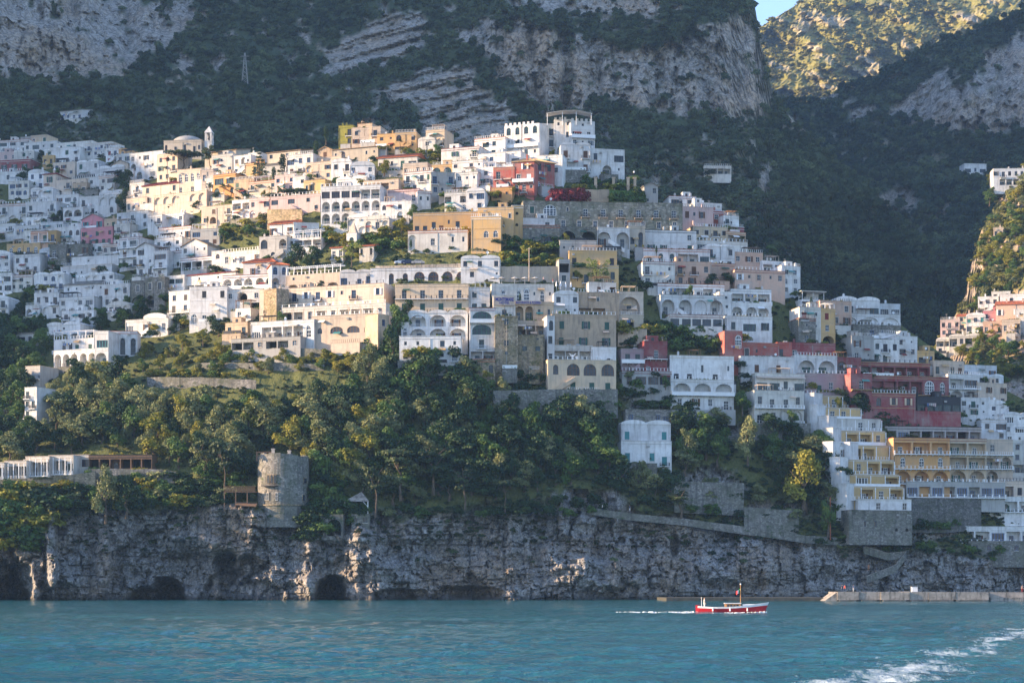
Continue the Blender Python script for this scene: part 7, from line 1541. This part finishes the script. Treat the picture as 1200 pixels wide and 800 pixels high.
for i in range(9):
    t0, t1 = i/9, (i+1)/9; f = lambda t: (fx0-t*.55, .1*math.sin(t*7), fz-t*.42)
    a, b_ = f(t0), f(t1); m.quad((a[0], a[1], a[2]-.5), (b_[0], b_[1], b_[2]-.42), b_, a, i//3)
m.link('flag', FLG, ms)
m = MB(); m.box(-L2-.32, -L2-.03, -.05, .05, -.4, .95); m.box(-L2-.3, -L2+.25, -.04, .04, .952, 1.02); m.link('rudder', REDB, bt)
m = MB(); m.tube([(bx_(822.5), .35, .6), (bx_(822.2), .35, 2.05)], [.035, .03], 6); m.link('stern_post', WB, bt)
m = MB(); m.box(bx_(832), bx_(836), -1.0, 1.0, .55, .72); m.link('thwart', VARN, bt); m = MB(); m.box(bx_(870), bx_(884), -.55, .55, .9, 1.12); m.link('sun_cushion', WB, bt)
for px in (835, 855, 875): m = MB(); m.tube([(bx_(px), -1.24, .62), (bx_(px), -1.27, .2)], [.08, .1], 8); m.link('fender', WB, bt)
pw = person((bt.location.x+bx_(825.5)*math.cos(R(-3)), Yb-bx_(825.5)*math.sin(R(3)), .28), PALECL, PALECL, 'person in white steering at the stern of the red boat', R(90), None)
FOAM = plain('sea_foam', (.62, .66, .66), .8, .1, .3, 0, 4)
m = MB(); fr_ = random.Random(3)
def foam_strip(pts, w0, h0):
    for (a, b_) in zip(pts[:-1], pts[1:]):
        n = 26
        for i in range(n):
            if fr_.random() < .08: continue
            t = i/n; x = a[0]+(b_[0]-a[0])*t; y = a[1]+(b_[1]-a[1])*t; l = abs(b_[0]-a[0])/n*fr_.uniform(.5, 1.1); h = h0*fr_.uniform(.35, 1)*(1-.6*t); wd = w0*fr_.uniform(.5, 1.2); z0 = -.12
            m.add([(x-l, y-wd, z0), (x+l, y-wd, z0), (x+l*.6, y-wd*.3, z0+.12+h), (x-l*.5, y+wd*.2, z0+.12+h*.8), (x-l, y+wd, z0), (x+l, y+wd, z0)], [(0, 1, 2, 3), (3, 2, 5, 4), (0, 3, 4), (1, 5, 2)])
bX = bt.location.x
foam_strip([(bX-L2-.2, Yb+.2), (bX-L2-6, Yb+.8), (bX-L2-11, Yb+1.6)], .7, .22); foam_strip([(bX+L2+.1, Yb-.9), (bX+L2-2.6, Yb-1.7)], .4, .26); foam_strip([(bX+1.5, Yb-1.7), (bX-3.5, Yb-1.6)], .25, .10)
tag(m.link('boat_wake_foam', FOAM), kind='stuff')
# --- small roadside and roof things
def pole(label, px, py, hpx, mat, cat='pole', name='utility_pole', arms=0, dfn=None, rad=.09, top=None):
    Y = (dfn or ground)(px, py)-3; p = unp(px, py, Y); h = hpx*Y/FX; m = MB(); m.tube([(0, 0, -1), (0, 0, h)], [rad, rad*.7], 7)
    for i in range(arms): m.box(-.7, .7, -.05, .05, h-.5-i*.7, h-.4-i*.7)
    if top: m.lathe([(.02, h), (.3, h+.15), (.34, h+.5), (.1, h+.75)], 8, 1)
    o = m.link(name, [mat, WPAINT], None, p); tag(o, label, cat, 'poles and masts'); return o
pole('pale wooden pole standing on the vine slope left of the yellow house', 620, 328, 38, CREAM, arms=1, rad=.14)
pole('tall terracotta coloured pole at the foot of the stepped yellow house', 973, 628, 46, plain('rust_paint', (.32, .10, .05), .7, .2), rad=.2)
pole('round white street lamp on the garden pillar above the grey palace', 743, 212, 9, DARKM, 'lamp', 'street_lamp', top=1)
pole('thin grey pole among the stone houses of the left quarter', 48, 345, 48, GREYW, arms=1); pole('pole before the white villa with dark shutters', 242, 396, 26, GREYW); pole('tall thin mast on the valley slope behind the town', 904, 262, 16, DARKM, dfn=D2v); pole('second thin mast in the valley, left of the first', 866, 268, 12, DARKM, dfn=D2v)
Yp = MD(287, 98)-4; p = unp(287, 98, Yp); m = MB(); hp = 36*Yp/FX
for s in (-1, 1):
    for q in (-1, 1): m.tube([(s*1.5, q*1.5, -1), (s*.25, q*.25, hp)], [.12, .08], 4)
for i in range(7):
    z = hp*i/7; r0 = 1.5-1.25*i/7; r1 = 1.5-1.25*(i+1)/7; z1 = hp*(i+1)/7
    for q in (-1, 1): m.tube([(-r0, q*r0, z), (r1, q*r1, z1)], [.06, .06], 4); m.tube([(r0, q*r0, z), (-r1, q*r1, z1)], [.06, .06], 4)
for z in (hp*.72, hp*.88): m.box(-2.2, 2.2, -.12, .12, z, z+.2)
tag(m.link('lattice_pylon', GREYW, None, p), 'steel lattice pylon on the dark mountain above the church', 'pylon')
# red roofed kiosk, sculpture, canopies, parasols, cars
p, k2 = at(67.5, 328, -4); ks = empty('kiosk', p); tag(ks, 'small kiosk with a bright red dome roof in the left quarter', 'kiosk'); m = MB(); m.lathe([(.9, -1), (.9, 1.6)], 8); m.link('wall', MAUVE, ks); m = MB(); m.lathe([(1.15, 1.6), (1.0, 2.2), (.5, 2.8), (.05, 3.1)], 8); m.link('roof', plain('bright_red_roof', (.5, .02, .03), .6), ks)
hb_ = HOTEL
p, k2 = at(671, 425, -7); m = MB()
m.tube([(0, 0, 0), (0, 0, 1.2), (0, 0, 1.9)], [.35, .3, .16], 8); m.tube([(0, 0, 1.6), (-.7, 0, 2.5), (-1.1, -.1, 2.7)], [.18, .13, .05], 6); m.tube([(0, 0, 1.6), (.7, 0, 2.5), (1.1, -.1, 2.7)], [.18, .13, .05], 6); m.lathe([(0, 1.85), (.2, 2.0), (.17, 2.25), (0, 2.35)], 8); m.tube([(-.9, 0, .1), (0, 0, .4), (.9, 0, .1)], [.2, .3, .2], 6)
tag(m.link('sculpture', WPAINT, None, (p.x, p.y, p.z)), 'white sculpture with raised arms on the terrace of the tan house', 'sculpture')
Yc = ground(668, 170)-7; p0 = unp(667, 141, Yc); kc_ = FX/Yc; cn = empty('canvas_canopy', p0); tag(cn, 'pale canvas canopy on the roof of the summit hotel', 'canopy'); cw = 27/kc_
m = MB(); m.add([(-cw,-2,2.0),(-cw*.3,-2.4,2.7),(cw*.3,-2.4,2.9),(cw,-2,1.9),(-cw,5,2.4),(-cw*.3,5,3.3),(cw*.3,5,3.4),(cw,5,2.3)], [(0,1,5,4),(1,2,6,5),(2,3,7,6)]); q = [(x, y, z-.12) for x, y, z in m.v]; m.add(q, [(0,4,5,1),(1,5,6,2),(2,6,7,3)]); m.add(m.v[:4]+q[:4], [(0,1,5,4),(1,2,6,5),(2,3,7,6)]); m.link('canvas', OFFW, cn)
for x, z in ((-cw*.95, 2.0), (-cw*.3, 2.7), (cw*.3, 2.8), (cw*.95, 1.9)): m = MB(); m.tube([(x, -1.8, -2), (x, -1.8, z)], [.09, .09], 6); m.link('post', WPAINT, cn)
for i, (x, y, lb) in enumerate([(652, 337, 'closed white parasol nearest the hotel on the roof terrace'), (657, 337, 'second closed white parasol from the hotel on the roof terrace'), (663, 338, 'third closed white parasol from the hotel on the roof terrace'), (669, 338, 'last closed white parasol, nearest the yellow house')]):
    p, k2 = at(x, y, -5); pr = empty('parasol', p); tag(pr, lb, 'parasol', 'closed parasols of the roof terrace'); m = MB(); m.tube([(0, 0, -1), (0, 0, 1.9)], [.05, .05], 6); m.link('pole', WPAINT, pr); m = MB(); m.lathe([(.05, .3), (.3, .5), (.22, 1.2), (.04, 2.0)], 8); m.link('closed_canopy', WPAINT, pr)
for i, (x, lb) in enumerate([(579, 'leftmost white parasol behind the glass rail above the blue lettering'), (588, 'second white parasol behind the glass rail above the blue lettering'), (603, 'third white parasol behind the glass rail above the blue lettering'), (615, 'fourth white parasol behind the glass rail above the blue lettering'), (627, 'rightmost white parasol behind the glass rail above the blue lettering')]):
    p, k2 = at(x, 334, -2); pr = empty('parasol', p); tag(pr, lb, 'parasol', 'parasols above the lettered hotel'); m = MB(); m.tube([(0, 0, -1), (0, 0, 2.3)], [.05, .05], 6); m.link('pole', WPAINT, pr); m = MB(); m.lathe([(1.25, 1.9), (.7, 2.2), (.03, 2.45)], 8); m.link('open_canopy', OFFW, pr)
def car(px, py, mat, label, rz=0.0):
    p, k2 = at(px, py, -4); c = empty('parked_car', p, rz); tag(c, label, 'car', 'cars parked on the terrace roads')
    pr_ = [(-2.0, .35), (-2.05, .8), (-1.9, .95), (-1.2, 1.0), (-.75, 1.42), (.75, 1.45), (1.35, 1.0), (1.95, .85), (2.05, .5), (1.95, .35)]; m = MB(); n = len(pr_)
    m.add([(x, -.82, z) for x, z in pr_]+[(x, .82, z) for x, z in pr_], [tuple(range(n)), tuple(range(2*n-1, n-1, -1))]+[(i, (i+1) % n, n+(i+1) % n, n+i) for i in range(n)]); b = m.link('body', mat, c)
    m = MB(); m.add([(-1.1, -.826, 1.03), (-.7, -.826, 1.36), (.7, -.826, 1.38), (1.2, -.826, 1.03)], [(0, 1, 2, 3)]); m.link('side_window', GLASS, b)
    for x in (-1.25, 1.25):
        for y in (-.8, .8): m = MB(); m.tube([(x, y-.1, .33), (x, y+.1, .33)], [.33, .33], 12); w2 = m.link('wheel', DARKM, c); m = MB(); m.tube([(x, y-.12, .33), (x, y+.12, .33)], [.18, .18], 8); m.link('rim', GREYW, w2)
for x, y, mt, lb, rz in [(470, 310, WPAINT, 'white car parked on the terrace road above the yellow hotel', .1), (478, 310, NAVY, 'dark car beside the white one on the terrace road', .1), (302, 252, WPAINT, 'white car parked under the pink house', -.2), (490, 310, GREYW, 'grey car right of the dark one on the terrace road', .0)]: car(x, y, mt, lb, rz)
# hotel lettering
def lettering(bi, text, px, py, hpx, wpx):
    b = Block(*mb_[bi][:5], **mb_[bi][6]); cu = bpy.data.curves.new('lettering', 'FONT'); cu.body = text; cu.size = 1; cu.extrude = .02; cu.align_x = 'LEFT'
    Y = b.Y; t = (px-b.x0)*Y/FX; z = (b.yb-py)*Y/FX; return cu, t, z, b, hpx*Y/FX, wpx*Y/FX
BLUEL = plain('blue_lettering', (.02, .03, .22), .6, .05)
hroot = HOTEL; b0 = Block(*mb_[0][:5], **mb_[0][6])
def sign(px0, px1, py0, py1, bi, texts, panel=CREAM):
    b = Block(*mb_[bi][:5], **mb_[bi][6]); Y = b.Y-1.0; s = Y/FX; A = unp(px0, py1, Y); d = A-b0.org; c, sn = math.cos(-b0.yaw), math.sin(-b0.yaw); loc = (d.x*c-d.y*sn, d.x*sn+d.y*c, d.z)
    m = MB(); Wd, Hd = (px1-px0)*s, (py1-py0)*s; m.box(0, Wd, 0, .35, 0, Hd); sg = m.link('sign', panel, hroot, loc)
    for tx, u0, u1, v0, v1 in texts:
        cu = bpy.data.curves.new('lettering', 'FONT'); cu.body = tx; cu.extrude = .015; cu.size = 1; cu.offset = .03
        o = bpy.data.objects.new('lettering', cu); C.objects.link(o); o.parent = sg; cu.materials.append(BLUEL)
        bpy.context.view_layer.update(); dm = o.dimensions; sx = (u1-u0)*Wd/max(dm.x, .01); sz = (v1-v0)*Hd/.72
        lm = bpy.data.meshes.new_from_object(o.evaluated_get(bpy.context.evaluated_depsgraph_get())); bpy.data.objects.remove(o); lm.materials.clear(); lm.materials.append(BLUEL)
        o = link('lettering', lm, sg, (u0*Wd, -.03, v0*Hd)); o.rotation_euler = (R(90), 0, 0); o.scale = (sx, sz, 1)
sign(579, 603, 347.5, 357.5, 2, [('MONTEMARE', .06, .95, .5, .9), ('HOTEL', .26, .76, .16, .42)])
sign(603.5, 634.5, 352.2, 356.2, 1, [('RISTORANTE & PIZZERIA', .03, .98, .15, .85)])

# ------------------------------------------------------------ the evening air over the bay
hz = bpy.data.materials.new('haze'); hz.use_nodes = True
hn = hz.node_tree; hn.nodes.remove(hn.nodes['Principled BSDF'])
pv = hn.nodes.new('ShaderNodeVolumePrincipled'); pv.inputs['Density'].default_value = .00007; pv.inputs['Color'].default_value = (.36, .62, 1.0, 1); pv.inputs['Anisotropy'].default_value = .1
hn.links.new(pv.outputs[0], hn.nodes['Material Output'].inputs['Volume'])
hb = MB(); hb.box(-6100, 6100, -4100, 6100, -3, 1250)
tag(hb.link('haze', hz), kind='stuff')
